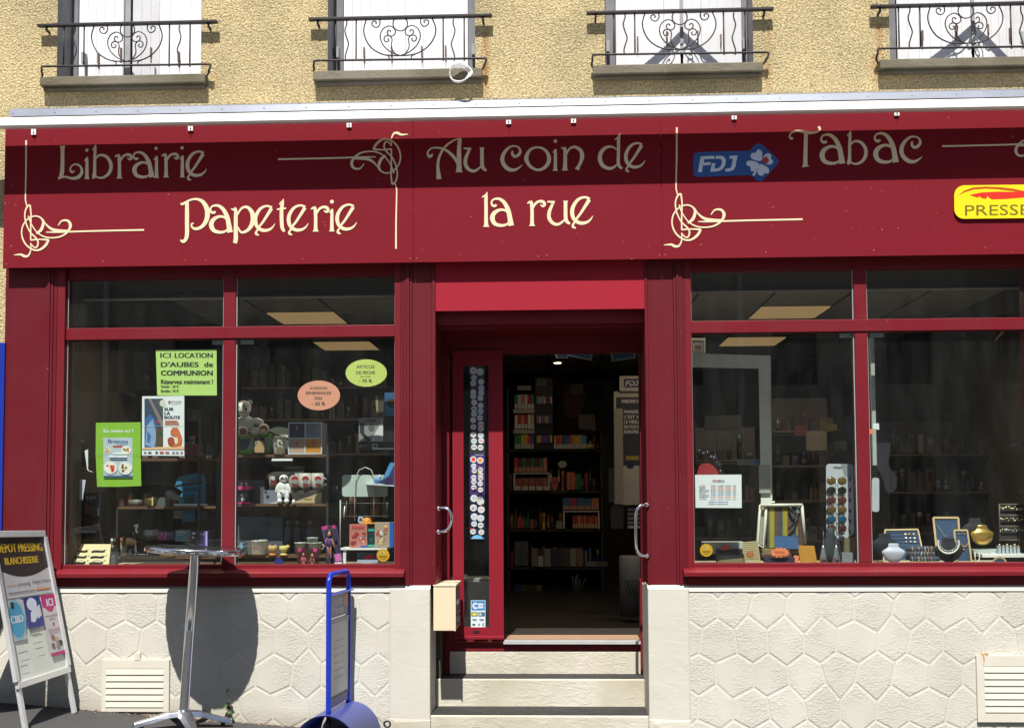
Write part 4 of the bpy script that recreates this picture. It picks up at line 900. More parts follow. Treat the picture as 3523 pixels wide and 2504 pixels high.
# ---- papers on the glass
YP = YG+.0085
def paper(name, label, quad, mat, dep=.001):
    t = IT(name, label, 'poster', (quad[0][0]+quad[1][0])/2, quad[2][1], YP); q = MB(); q.prism(quad, lambda x, y, d: at(x, y, YP+d), dep, mat); q.build('sheet', t)
    return t, Print(flat(YP-.0004), .0005)
INK = M((.02, .03, .02), .6, name='ink', noise=0)
t, p = paper('notice', 'pale green notice reading ICI LOCATION D\'AUBES de COMMUNION', [(536, 1204), (745, 1202), (746, 1360), (541, 1360)], V(205, 240, 130, .7, name='green_paper', noise=.03))
p.text('ICI', 552, 1214, 587, 1231, INK, bold=1.0); p.text('LOCATION', 602, 1214, 731, 1231, INK, bold=1.0); p.text("D'AUBES", 554, 1245, 683, 1262, INK, bold=1.1); p.text('de', 703, 1245, 732, 1262, INK, bold=1)
p.text('COMMUNION', 554, 1274, 731, 1291, INK, bold=1.1); p.text('Réservez maintenant !', 554, 1305, 732, 1320, INK, bold=.7); p.text('Simple : 30 €', 554, 1325, 614, 1334, INK, bold=.5); p.text('Brodée : 35 €', 554, 1339, 614, 1348, INK, bold=.5); p.build('print', t)
t, p = paper('event_poster', 'white poster SUR LA ROUTE with a blue painting and red squirrel', [(489, 1363), (634, 1361), (634, 1568), (488, 1566)], PAPER)
p.rect(497, 1371, 561, 1542, V(55, 75, 105)); p.poly([(499, 1440), (515, 1425), (532, 1440), (545, 1490), (545, 1542), (497, 1542)], V(60, 110, 175)); p.poly([(505, 1465), (525, 1440), (540, 1500), (530, 1540), (500, 1530)], V(150, 180, 215)); p.poly([(507, 1480), (520, 1500), (515, 1525), (505, 1520)], V(70, 120, 185))
p.poly([(510, 1372), (520, 1372), (561, 1450), (561, 1480)], V(150, 130, 120)); p.poly([(530, 1372), (545, 1372), (561, 1400), (561, 1440)], V(85, 90, 90)); p.poly([(536, 1475), (561, 1470), (561, 1542), (536, 1542)], V(95, 75, 50)); p.oval(552, 1492, 9, 10, V(50, 80, 50)); p.oval(543, 1450, 5, 5, V(200, 60, 90))
p.oval(560, 1387, 11, 12, V(235, 235, 225)); p.poly([(578, 1383), (583, 1376), (587, 1384), (582, 1391)], V(200, 70, 90)); p.text('Notre bouilleur', 588, 1378, 627, 1384, V(60, 60, 70)); p.text('nous informe', 588, 1386, 621, 1391, V(90, 90, 100))
for s_, x1, y in (('SUR', 597, 1402), ('LA', 585, 1416), ('ROUTE', 619, 1430)): p.text(s_, 566, y, x1, y+10, INK, bold=.8)
for k, x1 in enumerate((610, 615, 616)): p.rect(567, 1446+6*k, x1, 1449+6*k, V(215, 130, 100))
SQ = V(200, 110, 60); SQ2 = V(160, 70, 35)
p.poly([(489, 1540), (634, 1534), (634, 1545), (489, 1545)], V(235, 190, 140))
p.poly(smooth([(588, 1536), (578, 1525), (578, 1508), (592, 1503), (600, 1512), (604, 1530), (600, 1538)], 4, True), SQ2)
p.poly(smooth([(586, 1488), (590, 1476), (600, 1470), (612, 1474), (620, 1488), (627, 1510), (622, 1530), (606, 1538), (594, 1534), (606, 1515), (600, 1500), (590, 1496)], 4, True), SQ); p.poly([(595, 1474), (594, 1466), (600, 1471)], SQ); p.poly([(606, 1471), (609, 1467), (611, 1476)], SQ); p.oval(606, 1515, 6, 12, V(235, 215, 190)); p.oval(593, 1484, 1.4, 1.4, INK)
p.line([(489, 1465, 1), (634, 1464, 1)], V(190, 195, 200))
for k, (x, w_, c_) in enumerate(((495, 8, (120, 130, 150)), (509, 12, (100, 110, 120)), (534, 9, (60, 60, 60)), (549, 14, (200, 50, 70)), (568, 14, (210, 110, 110)), (592, 9, (140, 150, 200)), (605, 9, (160, 160, 170)), (621, 7, (190, 90, 90)))): p.rect(x, 1553, x+w_, 1558, V(*c_))
p.build('print', t)
t, p = paper('magazine_poster', 'lime green poster En vente ici with a Bretons cookery magazine cover', [(330, 1454), (484, 1452), (484, 1562), (486, 1671), (410, 1674), (334, 1674), (329, 1562)], V(150, 205, 55, .6, name='lime_paper', noise=.03))
p.text('En vente ici !', 357, 1476, 457, 1487, PAPER, bold=.6); p.rect(356, 1505, 456, 1642, V(205, 220, 225)); p.text('Bretons', 372, 1511, 440, 1525, V(50, 90, 160), bold=.7); p.text('CUISINE', 401, 1526, 439, 1533, V(90, 150, 190), bold=.3)
p.rect(389, 1533, 421, 1539, V(210, 60, 60))
pl_ = V(225, 228, 225); 
for (x, y, r, fs) in ((370, 1548, 14, ((235, 205, 130), (220, 170, 90), (190, 150, 80))), (434, 1548, 17, ((215, 125, 60), (190, 90, 40), (110, 150, 70))), (380, 1608, 24, ((205, 60, 50), (225, 100, 80), (190, 40, 40))), (431, 1610, 24, ((120, 105, 60), (210, 200, 140), (90, 80, 50)))):
    p.oval(x, y, r, r*.95, pl_, 18); p.oval(x, y, r*.75, r*.7, V(240, 235, 215), 16)
    for k in range(9): p.oval(x+rnd.uniform(-.5, .5)*r, y+rnd.uniform(-.5, .5)*r, r*.2, r*.18, V(*fs[k % 3]), 8)
p.text('CUISINE', 388, 1556, 425, 1564, PAPER, bold=.6); p.text('VEGETARIENNE', 374, 1566, 437, 1573, PAPER, bold=.6); p.rect(377, 1574, 436, 1579, V(60, 90, 130)); p.rect(356, 1636, 456, 1642, V(40, 80, 130)); p.line([(329, 1563, 1), (484, 1562, 1)], V(110, 160, 35)); p.build('print', t)
for nm, lab, cx, cy, rx, ry, c_, lines in (('sale_label', 'salmon oval label AGENDAS EPHEMERIDES 2023 - 50 % on the glass', 1097, 1360, 73, 51, (250, 170, 140), [('AGENDAS', 1066, 1126, 1330, 1340), ('EPHEMERIDES', 1053, 1139, 1347, 1357), ('2023', 1082, 1108, 1365, 1374), ('- 50 %', 1073, 1118, 1382, 1394)]),
        ('sale_label', 'yellow-green oval label ARTICLES DE PECHE - 70 % on the glass', 1260, 1283, 71, 47, (220, 235, 120), [('ARTICLES', 1227, 1289, 1256, 1267), ('DE PECHE', 1226, 1290, 1276, 1287), ('(hors vivant)', 1240, 1275, 1293, 1297), ('- 70 %', 1236, 1279, 1304, 1315)])):
    t = IT(nm, lab, 'label', cx, cy+ry, YP); q = MB(); q.prism([(cx+rx*math.cos(a), cy+ry*math.sin(a)) for a in [i*math.pi/24 for i in range(48)]], lambda x, y, d: at(x, y, YP+d), .0012, V(*c_, .6, name='coloured_card', noise=.03)); q.build('card', t)
    p = Print(flat(YP-.0004), .0005); GB = V(110, 90, 80)
    for s_, a, b, c, d in lines: p.text(s_, a, c, b, d, GB, bold=.35)
    p.build('print', t)
p0 = [(2391, 1633), (2551, 1632), (2552, 1747), (2393, 1746)]
t, p = paper('opening_hours', 'white sheet of opening hours headed HORAIRES on the glass', p0, PAPER)
cc = [V(230, 120, 50), V(60, 110, 200), V(60, 140, 90), V(190, 60, 90)]; GR = V(80, 90, 120)
for k, ch in enumerate('HORAIRES'): p.text(ch, 2450+5.4*k, 1650, 2454.6+5.4*k, 1656, cc[k % 4], bold=.3)
p.rect(2449, 1657.5, 2493, 1658.3, GR)
for k, (d_, hh) in enumerate((('LUNDI', '7H30 - 12H30 / 13H30 - 19H'), ('MARDI', '7H30 - 12H30 / 13H30 - 19H'), ('MERCREDI', '8H30 - 12H30 / 13H30 - 19H'), ('JEUDI', '7H30 - 12H30 / 15H30 - 19H'), ('VENDREDI', '7H30 - 12H30 / 13H30 - 19H'), ('SAMEDI', '8H30 - 12H30 / 13H30 - 18H'))):
    y = 1668+8*k; p.text(d_, 2406, y, 2406+len(d_)*4.1, y+4.5, cc[(k+0) % 4] if k < 1 else GR, bold=.2); p.text(hh, 2446, y, 2532, y+4.5, cc[(k*3+1) % 4] if k else GR, bold=.2)
p.text('FERME LE DIMANCHE', 2438, 1724, 2505, 1729, V(50, 80, 160), bold=.3); p.build('print', t)
for lab, cx, cy in (('round yellow sticker at the bottom right of the left window', 1318, 1909), ('round yellow sticker at the bottom left of the right window', 2430, 1892)):
    t = IT('round_sticker', lab, 'sticker', cx, cy+22, YP, 'round yellow window stickers'); q = MB(); q.prism([(cx+22*math.cos(a), cy+22*math.sin(a)) for a in [i*math.pi/16 for i in range(32)]], lambda x, y, d: at(x, y, YP+d), .0008, V(235, 180, 30, .5, name='yellow_sticker', noise=.02)); q.build('disc', t)
    p = Print(flat(YP-.0004), .0005); Y2 = V(150, 110, 20); p.oval(cx, cy-8, 5, 5, V(230, 225, 190)); p.oval(cx-1.5, cy-8, 2, 3, DARK); p.rect(cx-14, cy+2, cx+14, cy+4, Y2); p.rect(cx-14, cy+6, cx+14, cy+8, Y2); p.rect(cx-8, cy+12, cx+8, cy+13.5, Y2); p.build('print', t)
# ---- left pane, left side
t = IT('knife_display', 'cream display board of six pocket knives leaning at window bottom', 'display board', 310, 1948, .2); BRD = V(225, 210, 160, .6, name='cream_board')
q = MB(); tl, tr, br, bl = (262, 1872), (380, 1871), (372, 1948), (240, 1948)
f_ = lambda x, y, d: at(x, y, .30-(y-1871)/77*.15+d)
q.prism([(256, 1871), (382, 1871), (374, 1948), (238, 1948)], f_, .012, BRD); q.build('board', t); KN = M((.07, .07, .09), .2, .6, name='knife_handle'); 
for r in range(3):
    for c_ in range(2):
        y = 1895+20*r; x = 268-r*4+c_*60; k_ = MB(); add_ribbon(k_, ribbon([(x-14, y+3, 5), (x, y, 7), (x+24, y+1, 6), (x+32, y-2, 8)]), lambda x, y, d: f_(x, y, -.006+d), KN if (r+c_) % 2 else CHROME, .006); EL(k_, x+33, y-2, .20-.03*r, 4, 3, 2, CHROME, 8); k_.build('knife', t)
p = Print(lambda x, y, k: f_(x, y, -k), .0006); p.rect(262, 1876, 374, 1883, V(60, 60, 60))
for r in range(3):
    for c_ in range(2): p.rect(264-r*4+c_*60, 1906+20*r, 290-r*4+c_*60, 1909+20*r, V(150, 140, 110))
p.build('print', t)
q = MB(); pbox(q, 208, 1827, 332, 1833, .45, .10, CLEAR); pbox(q, 208, 1826, 332, 1832, .446, .003, M((.4, .45, .5), .15, name='glass_shelf_edge')); tag(q.build('glass_shelf'), 'small glass shelf at the left edge of the left window', 'shelf')
JN = M((.05, .055, .075), .9, name='dark_packet', noise=.3, nscale=40)
for k, (x0, y0, x1, y1, lab) in enumerate(((226, 1535, 258, 1612, 'dark hanging packet, upper left of the pair above'), (256, 1530, 292, 1602, 'dark hanging packet, upper right of the pair above'), (226, 1655, 252, 1722, 'dark hanging packet, lower left beside the white tag'), (250, 1655, 276, 1724, 'dark hanging packet, lower right behind the white tag'))):
    q = MB(); P = [(x0, y0+4), (x0+5, y0), (x1-4, y0), (x1, y0+5), (x1-2, (y0+y1)/2), (x1+1, y1), (x0+1, y1-1), (x0+3, (y0+y1)/2)]; q.prism(P, lambda x, y, d: at(x, y, .3+d), .03, JN); tag(q.build('hanging_packet', bevel=.002), lab+' on the left wall display', 'packet', 'dark hanging packets')
q = MB(); q.prism([(275, 1648), (295, 1651), (284, 1720), (262, 1716)], lambda x, y, d: at(x, y, .26+d), .003, V(225, 220, 240)); tag(q.build('price_tag'), 'white slanted tag hanging in the left window', 'tag')
q = MB(); q.prism([(291, 1550), (303, 1545), (303, 1612), (309, 1622), (322, 1623), (300, 1616)], lambda x, y, d: at(x, y, .26+d), .003, PAPER); tag(q.build('white_card'), 'tall thin white card curling beside the dark packets', 'card')
t = IT('red_scissors', 'red handled tool hanging above the dark packets', 'tool', 262, 1530, .28); q = MB(); q.prism([(250, 1472), (262, 1468), (272, 1515), (262, 1520)], lambda x, y, d: at(x, y, .28+d), .008, V(190, 50, 40)); q.build('handle', t); q = MB(); TB(q, [(235, 1520, .28), (262, 1514, .28), (290, 1516, .28)], .002, CHROME); q.build('blade', t)
t = IT('lighter_case', 'dark glass case of lighters with white lettering ippo', 'display case', 300, 1870, .45); q = MB(); pbox(q, 240, 1695, 345, 1870, .5, .1, M((.015, .015, .016), .4)); q.build('case', t)
p = Print(flat(.4985), .0005); p.text('ippo', 295, 1702, 330, 1721, V(190, 190, 190), bold=.5); p.build('print', t)
for k, (x, y, c_) in enumerate(((258, 1740, (110, 50, 45)), (290, 1738, (140, 70, 65)), (322, 1745, (90, 90, 85)), (258, 1785, (50, 50, 45)), (290, 1785, (70, 65, 50)), (318, 1790, (100, 40, 30)))):
    q = MB(); pbox(q, x, y, x+19, y+30, .485, .012, V(*c_, .3)); q.build('lighter', t)
BX('small_picture_box', 'small boxed item with white top, left of the shelf leg', 'box', 379, 1850, 400, 1888, .30, .03, V(110, 85, 60), lambda p: (p.rect(382, 1852, 397, 1860, PAPER), p.oval(390, 1878, 6, 4, V(210, 200, 170))))
BX('leaning_picture', 'thin dark frame leaning beside the knife board', 'frame', 382, 1908, 396, 1946, .2, .02, M((.1, .1, .1), .4))
# shelf row
q = MB(); LT(q, 466, 1740, .45, [(0, 0), (22, 0), (25, 10), (24, 21), (0, 23)], V(110, 105, 95, .5, noise=.6, nscale=60), sy=.6); tag(q.build('patterned_bowl'), 'dark patterned oval box on the middle shelf', 'box')
q = MB(); LT(q, 520, 1740, .45, [(0, 0), (20, 0), (22, 4), (22, 24), (20, 27), (0, 27)], M((.12, .09, .03), .4, .5)); pbox(q, 522, 1710, 527, 1738, .40, .004, V(230, 210, 120)); tag(q.build('brass_tin'), 'dark brass tin on the middle shelf', 'tin')
q = MB(); q.prism([(537, 1739), (549, 1712), (584, 1711), (580, 1737), (577, 1740)], lambda x, y, d: at(x, y, .44+d), .04, M((.10, .11, .11), .4)); tag(q.build('notebook_box', bevel=.003), 'grey slanted box with rounded edge on the middle shelf', 'box')
t = IT('speaker_display', 'blue cardboard music display with small dark bottles on shelf', 'display stand', 655, 1740, .46); BLU = V(60, 140, 180, .6)
q = MB(); q.prism([(612, 1640), (650, 1632), (690, 1625), (706, 1640), (708, 1680), (704, 1738), (620, 1738), (612, 1716), (628, 1690), (600, 1672), (606, 1660)], lambda x, y, d: at(x, y, .5+d), .02, BLU); q.build('back_card', t)
q = MB(); pbox(q, 598, 1732, 706, 1740, .44, .05, WHITE); q.build('base', t)
p = Print(flat(.4985), .0006); p.text('music', 635, 1676, 682, 1688, V(30, 60, 90), bold=.4); p.rect(648, 1648, 672, 1655, V(110, 90, 60)); p.poly([(600, 1668), (700, 1656), (700, 1661), (606, 1674)], BLACK); p.build('print', t)
for x in (638, 652, 664): q = MB(); LT(q, x, 1732, .455, [(0, 0), (5, 0), (5, 20), (2, 25), (2, 32), (0, 32)], M((.06, .08, .05), .2), 10); q.build('bottle', t)
q = MB(); q.prism([(565, 1700), (580, 1684), (625, 1708), (630, 1716), (600, 1722)], lambda x, y, d: at(x, y, .48+d), .05, M((.02, .022, .026), .5)); tag(q.build('black_box'), 'black tilted box beside the blue music display', 'box')
for (x0, y0, x1, y1, c_, lab) in ((597, 1755, 628, 1783, (130, 125, 115), 'grey box hanging under the middle shelf'), (627, 1752, 672, 1795, (50, 110, 140), 'blue box hanging under the middle shelf'), (686, 1755, 710, 1788, (75, 80, 80), 'dark grey box under the middle shelf')):
    BX('gift_box', lab, 'box', x0, y0, x1, y1, .5, .05, V(*c_))
BX('dark_packs', 'stack of dark slim boxes lying on the lowest shelf', 'box', 493, 1822, 545, 1858, .5, .1, M((.03, .03, .035), .4), lambda p: [p.rect(500, 1828+8*k, 525, 1830+8*k, V(120, 120, 120)) for k in range(4)])
BX('game_box', 'pink and navy box on the lowest shelf, left of the blue one', 'box', 542, 1828, 600, 1858, .46, .06, V(70, 50, 95), lambda p: (p.rect(542, 1828, 566, 1858, V(150, 60, 100)), p.rect(552, 1834, 562, 1839, V(220, 150, 170)), p.rect(572, 1834, 592, 1839, V(140, 140, 190))))
BX('game_box', 'light blue box on the lowest shelf between pink and purple', 'box', 602, 1822, 656, 1862, .45, .06, V(85, 125, 150), lambda p: (p.rect(608, 1828, 640, 1833, V(190, 190, 150)), p.rect(608, 1838, 632, 1841, V(150, 190, 190)), p.oval(652, 1852, 5, 7, V(150, 50, 50))))
BX('game_box', 'small dark box with two white labels on the lowest shelf', 'box', 657, 1826, 680, 1860, .47, .06, V(40, 40, 60), lambda p: (p.rect(660, 1830, 672, 1838, PAPER), p.rect(660, 1845, 668, 1852, PAPER)))
BX('game_box', 'purple box with white edge behind the steel table', 'box', 683, 1827, 715, 1900, .40, .06, V(70, 55, 130), lambda p: (p.rect(707, 1827, 713, 1900, V(190, 180, 235)), p.rect(688, 1834, 704, 1840, V(160, 130, 190))))
q = MB(); q.prism([(455, 1828), (462, 1834), (460, 1845), (467, 1860), (472, 1898), (468, 1902), (462, 1898), (464, 1850)], lambda x, y, d: at(x, y, .40+d), .02, V(200, 195, 180)); q.prism([(459, 1806), (475, 1802), (476, 1812), (470, 1822), (476, 1830), (470, 1834), (464, 1824), (466, 1814)], lambda x, y, d: at(x, y, .398+d), .01, WHITE); tag(q.build('white_figure'), 'slim white and black upright ornament on the lowest shelf', 'ornament')
q = MB(); EL(q, 441, 1865, .55, 26, 26, 8, M((.10, .06, .03), .4), 20); tag(q.build('wooden_ornament'), 'round dark wooden ornament on the lowest shelf', 'ornament')
q = MB(); LT(q, 427, 1903, .42, [(0, 0), (6, 0), (6, 26), (4, 29), (0, 29)], M((.25, .25, .24), .3), 12); tag(q.build('grey_tube'), 'small grey cylinder on the lowest shelf', 'tin')
BX('flat_black_box', 'long flat black box with white lettering on lowest shelf', 'box', 455, 1898, 535, 1912, .42, .1, BLACK, lambda p: (p.rect(462, 1904, 470, 1907, PAPER), p.rect(474, 1904, 500, 1907, PAPER), p.poly([(503, 1907), (507, 1901), (511, 1907)], PAPER)))
q = MB(); pbox(q, 550, 1905, 598, 1914, .40, .06, V(120, 80, 40)); pbox(q, 556, 1884, 562, 1905, .42, .01, V(200, 160, 80)); pbox(q, 586, 1880, 588, 1905, .42, .01, V(200, 160, 80)); tag(q.build('wooden_tray'), 'small wooden tray with two uprights under the table rim', 'tray')
q = MB(); q.prism([(655, 1500), (672, 1497), (673, 1506), (665, 1513)], lambda x, y, d: at(x, y, .5+d), .01, V(170, 100, 80)); pbox(q, 636, 1527, 676, 1566, .5, .06, V(120, 25, 60)); tag(q.build('magenta_box'), 'magenta box on the upper shelf right of the squirrel poster', 'box')
BX('dark_card', 'dark framed card with triangle above the upper shelf', 'card', 644, 1410, 690, 1450, .55, .02, M((.03, .03, .032), .5), lambda p: p.poly([(654, 1446), (668, 1420), (680, 1446)], M((.07, .07, .07), .5)))
# diagonal stair rail seen inside
q = MB(); q.prism([(268, 1285), (290, 1275), (470, 1358), (470, 1366), (330, 1318)], lambda x, y, d: at(x, y, 1.6+d), .2, M((.09, .065, .045), .7)); tag(q.build('sloping_shelf'), 'long brown sloping display ledge deep inside the left window', 'shelf')
# ---- right pane of the left window
def remesh(o, v): m_ = o.modifiers.new('remesh', 'REMESH'); m_.mode = 'VOXEL'; m_.voxel_size = v; m_.use_smooth_shade = True
t = IT('teddy_bear', 'seated white plush bear with brown soles on the top shelf', 'plush toy', 860, 1495, .46); FUR = M((.66, .66, .60), 1., name='white_plush', noise=.15, nscale=60, bump=.003, bscale=180)
q = MB(); EL(q, 838, 1405, .46, 27, 28, 26, FUR); EL(q, 846, 1413, .435, 15, 12, 14, FUR); EL(q, 843, 1459, .47, 31, 33, 28, FUR); EL(q, 884, 1450, .45, 26, 13, 13, FUR, rot=Matrix.Rotation(.2, 3, 'Y')); EL(q, 835, 1483, .40, 19, 18, 24, FUR); EL(q, 907, 1475, .41, 20, 19, 26, FUR); EL(q, 880, 1482, .43, 20, 15, 15, FUR); EL(q, 816, 1388, .47, 9, 10, 6, FUR); EL(q, 861, 1384, .48, 9, 9, 6, FUR); EL(q, 815, 1460, .45, 14, 20, 14, FUR)
o = q.build('body', t); remesh(o, .006)
SOL = M((.22, .10, .07), .8, name='brown_velour'); q = MB(); EL(q, 836, 1484, .353, 14, 14, 5, SOL); q.build('foot_pad', t); q = MB(); EL(q, 907, 1476, .361, 14, 14, 5, SOL); q.build('foot_pad', t)
q = MB(); EL(q, 824, 1400, .416, 3, 3, 3, BLACK, 8); q.build('eye', t); q = MB(); EL(q, 841, 1398, .413, 3, 3, 3, BLACK, 8); q.build('eye', t); q = MB(); EL(q, 846, 1407, .405, 5, 4, 4, BLACK, 8); q.build('nose', t)
GN = V(130, 185, 70); BX('green_gift_box', 'green and white cardboard box under the plush bear', 'box', 812, 1491, 927, 1562, .48, .12, GN, lambda p: (p.poly([(826, 1510), (858, 1508), (864, 1520), (850, 1544), (826, 1548)], V(70, 90, 100)), p.poly([(868, 1505), (925, 1500), (925, 1548), (860, 1560), (850, 1545)], V(190, 205, 215)), p.rect(812, 1495, 824, 1562, V(70, 110, 40)), p.poly([(830, 1550), (870, 1545), (872, 1560), (830, 1560)], V(150, 210, 80))))
t = IT('candle_jar', 'glass jar with black lid and kraft label in front of green box', 'jar', 892, 1562, .43); q = MB(); LT(q, 892, 1560, .43, [(0, 0), (20, 0), (21, 4), (21, 40), (17, 45)], M((.16, .14, .09), .1)); q.build('glass', t); q = MB(); LT(q, 892, 1560, .43, [(0, 55), (18, 55), (19, 53), (19, 45), (0, 45)], BLACK); q.build('lid', t)
q = MB(); q.prism([(875, 1540), (893, 1517), (910, 1540), (908, 1556), (877, 1556)], lambda x, y, d: at(x, y, .384+d), .003, V(190, 160, 110)); q.build('label', t)
t = IT('spotted_mug', 'cream travel mug with grey spots beside the drawer cube', 'mug', 962, 1563, .43); MG = V(215, 210, 190, .3); q = MB(); LT(q, 962, 1562, .43, [(0, 0), (18, 0), (20, 3), (20, 58), (18, 62), (17, 58), (16, 10)], MG); q.build('cup', t); p = Print(flat(.386), .0005)
for x, y in ((950, 1515), (962, 1522), (974, 1514), (950, 1530), (973, 1530)): p.oval(x, y, 4.5, 4.5, V(90, 90, 85), 10)
p.oval(962, 1548, 12, 12, V(120, 105, 80)); p.build('spots', t)
q = MB(); s_ = 1/S(.55); c = at(972, 1510, .55); q.lathe((c.x, c.y, c.z), [(0, -2*s_), (0.01, 0)], WHITE, 8); q = MB(); q.prism([(925, 1480), (940, 1471), (960, 1468), (985, 1471), (1000, 1480), (1000, 1508), (975, 1500), (950, 1492)], lambda x, y, d: at(x, y, .55+d), .012, V(225, 232, 215)); q.prism([(925, 1482), (950, 1494), (1000, 1512), (1000, 1560), (925, 1560)], lambda x, y, d: at(x, y, .56+d), .012, M((.10, .11, .10), .5)); tag(q.build('serving_plate'), 'round white tray standing behind the spotted mug', 'tray')
t = IT('drawer_cube', 'white cube organiser with navy, blue, beige and orange drawers', 'organiser', 1050, 1563, .42); CU = V(215, 225, 232, .5)
X0, X1, Z0, Z1 = rw(991, 1452, 1108, 1562, .42); q = MB(); w_ = .008; xm, zm = (X0+X1)/2, (Z0+Z1)/2
for b_ in ((X0, X0+w_, Z0, Z1), (X1-w_, X1, Z0, Z1), (xm-w_/2, xm+w_/2, Z0+w_, Z1-w_), (X0+w_, X1-w_, Z0, Z0+w_), (X0+w_, X1-w_, Z1-w_, Z1)): q.box(b_[0], b_[1], .42, .58, b_[2], b_[3], CU)
q.box(X0+w_, xm-w_/2, .4205, .58, zm-w_/2, zm+w_/2, CU); q.box(xm+w_/2, X1-w_, .4205, .58, zm-w_/2, zm+w_/2, CU); q.build('carcass', t)
for (a, b, c, d, cl) in ((X0+w_, xm-w_/2, zm+w_/2, Z1-w_, (30, 45, 75)), (xm+w_/2, X1-w_, zm+w_/2, Z1-w_, (120, 145, 160)), (X0+w_, xm-w_/2, Z0+w_, zm-w_/2, (195, 165, 140)), (xm+w_/2, X1-w_, Z0+w_, zm-w_/2, (215, 145, 50))):
    q = MB(); q.box(a+.001, b-.001, .425, .56, c+.001, d-.001, V(*cl, .6)); dr = q.build('drawer', t); q = MB(); xm2 = (a+b)/2; q.box(xm2-.0075, xm2+.0075, .419, .4245, d-.045, d-.018, V(170, 110, 80)); q.build('pull_tab', dr)
# second shelf
q = MB(); pbox(q, 935, 1577, 1006, 1585, .40, .02, PAPER); tag(q.build('shelf_label'), 'white strip under the top shelf front', 'label')
q = MB(); q.prism([(908, 1580), (1022, 1580), (1005, 1598), (985, 1606), (950, 1606), (925, 1597)], lambda x, y, d: at(x, y, .55+d), .02, M((.10, .095, .08), .6)); tag(q.build('half_round_card'), 'grey half-round card hanging under the top shelf', 'card')
BX('grey_carton', 'large grey carton at the left of the middle shelf', 'box', 806, 1650, 910, 1733, .52, .1, V(95, 95, 98), lambda p: (p.rect(815, 1612, 845, 1616, DARK) if 0 else p.rect(895, 1660, 905, 1675, V(70, 70, 70)), p.rect(880, 1690, 900, 1693, V(70, 70, 70))))
t = IT('pink_lantern', 'black and pink novelty box at left of the middle shelf', 'box', 836, 1735, .42); q = MB(); pbox(q, 812, 1683, 856, 1727, .44, .06, BLACK); q.build('case', t); PKM = V(235, 60, 140)
q = MB(); pbox(q, 810, 1672, 863, 1684, .42, .08, PKM); LT(q, 838, 1672, .45, [(0, 14), (4, 10), (10, 0)], BLACK, 10); q.build('lid', t); q = MB(); pbox(q, 818, 1727, 863, 1735, .42, .08, PKM); q.build('base', t)
p = Print(flat(.4385), .0005); p.oval(836, 1717, 7, 7, W_); p.rect(828, 1700, 850, 1703, V(150, 150, 150)); p.rect(832, 1706, 848, 1708, V(150, 150, 150)); p.build('print', t)
t = IT('cat_mug_box', 'grey mug box with a cat head symbol behind astronaut', 'box', 932, 1735, .47); q = MB(); pbox(q, 907, 1686, 957, 1735, .47, .08, V(135, 140, 155)); q.build('box_body', t); p = Print(flat(.4685), .0005); p.oval(921, 1709, 6, 5, DARK); p.poly([(916, 1706), (916, 1701), (920, 1704)], DARK); p.poly([(926, 1706), (926, 1701), (922, 1704)], DARK); p.rect(910, 1689, 920, 1695, V(60, 60, 70)); p.poly([(907, 1735), (955, 1724), (955, 1735)], V(215, 215, 205)); p.build('print', t)
t = IT('cat_mug', 'white mug with red cat face on the grey mug box', 'mug', 940, 1686, .5); q = MB(); LT(q, 940, 1685, .5, [(0, 0), (14, 0), (15, 48), (13, 48), (12, 4)], V(150, 145, 135)); q.build('cup', t); p = Print(flat(.458), .0005); p.oval(941, 1661, 11, 10, V(110, 45, 40)); p.poly([(931, 1658), (930, 1647), (938, 1652)], V(110, 45, 40)); p.poly([(951, 1658), (952, 1647), (944, 1652)], V(110, 45, 40)); p.build('print', t)
t = IT('astronaut_bank', 'white ceramic seated astronaut with silver visor on middle shelf', 'figurine', 974, 1731, .42); CE = M((.72, .72, .70), .12, name='white_ceramic', noise=.03)
q = MB(); EL(q, 976, 1647, .42, 17, 15, 15, CE); EL(q, 973, 1675, .42, 20, 22, 14, CE); EL(q, 974, 1695, .42, 18, 14, 16, CE); EL(q, 955, 1680, .415, 8, 20, 8, CE, rot=Matrix.Rotation(.3, 3, 'Y')); EL(q, 993, 1680, .415, 8, 20, 8, CE, rot=Matrix.Rotation(-.3, 3, 'Y')); EL(q, 961, 1706, .40, 9, 16, 9, CE); EL(q, 987, 1706, .40, 9, 16, 9, CE); EL(q, 962, 1724, .39, 10, 8, 13, CE); EL(q, 986, 1724, .39, 10, 8, 13, CE); o = q.build('body', t); remesh(o, .004)
q = MB(); EL(q, 977, 1647, .398, 12, 9, 8, CHROME); q.build('visor', t); q = MB(); TB(q, [(955, 1683, .385), (973, 1690, .375), (992, 1683, .385)], .004, CE); q.build('belt', t)
t = IT('model_aircraft', 'white toy aircraft with a red tip above the astronaut', 'toy', 980, 1640, .5); q = MB(); q.prism([(913, 1645), (925, 1629), (945, 1622), (1000, 1622), (1045, 1619), (1045, 1623), (1010, 1632), (960, 1637), (930, 1637), (920, 1644)], lambda x, y, d: at(x, y, .50+d), .03, V(225, 220, 205)); q.build('fuselage', t); q = MB(); q.prism([(912, 1646), (919, 1637), (926, 1637), (920, 1645)], lambda x, y, d: at(x, y, .495+d), .03, V(210, 60, 50)); q.build('nose_tip', t)
q = MB(); LT(q, 1010, 1604, .58, [(42, 0+0), (38, -10), (34, -16), (0, -17)], V(150, 150, 145, .2), sy=.5); tag(q.build('hanging_bowl'), 'grey shallow bowl behind the toy aircraft', 'bowl')
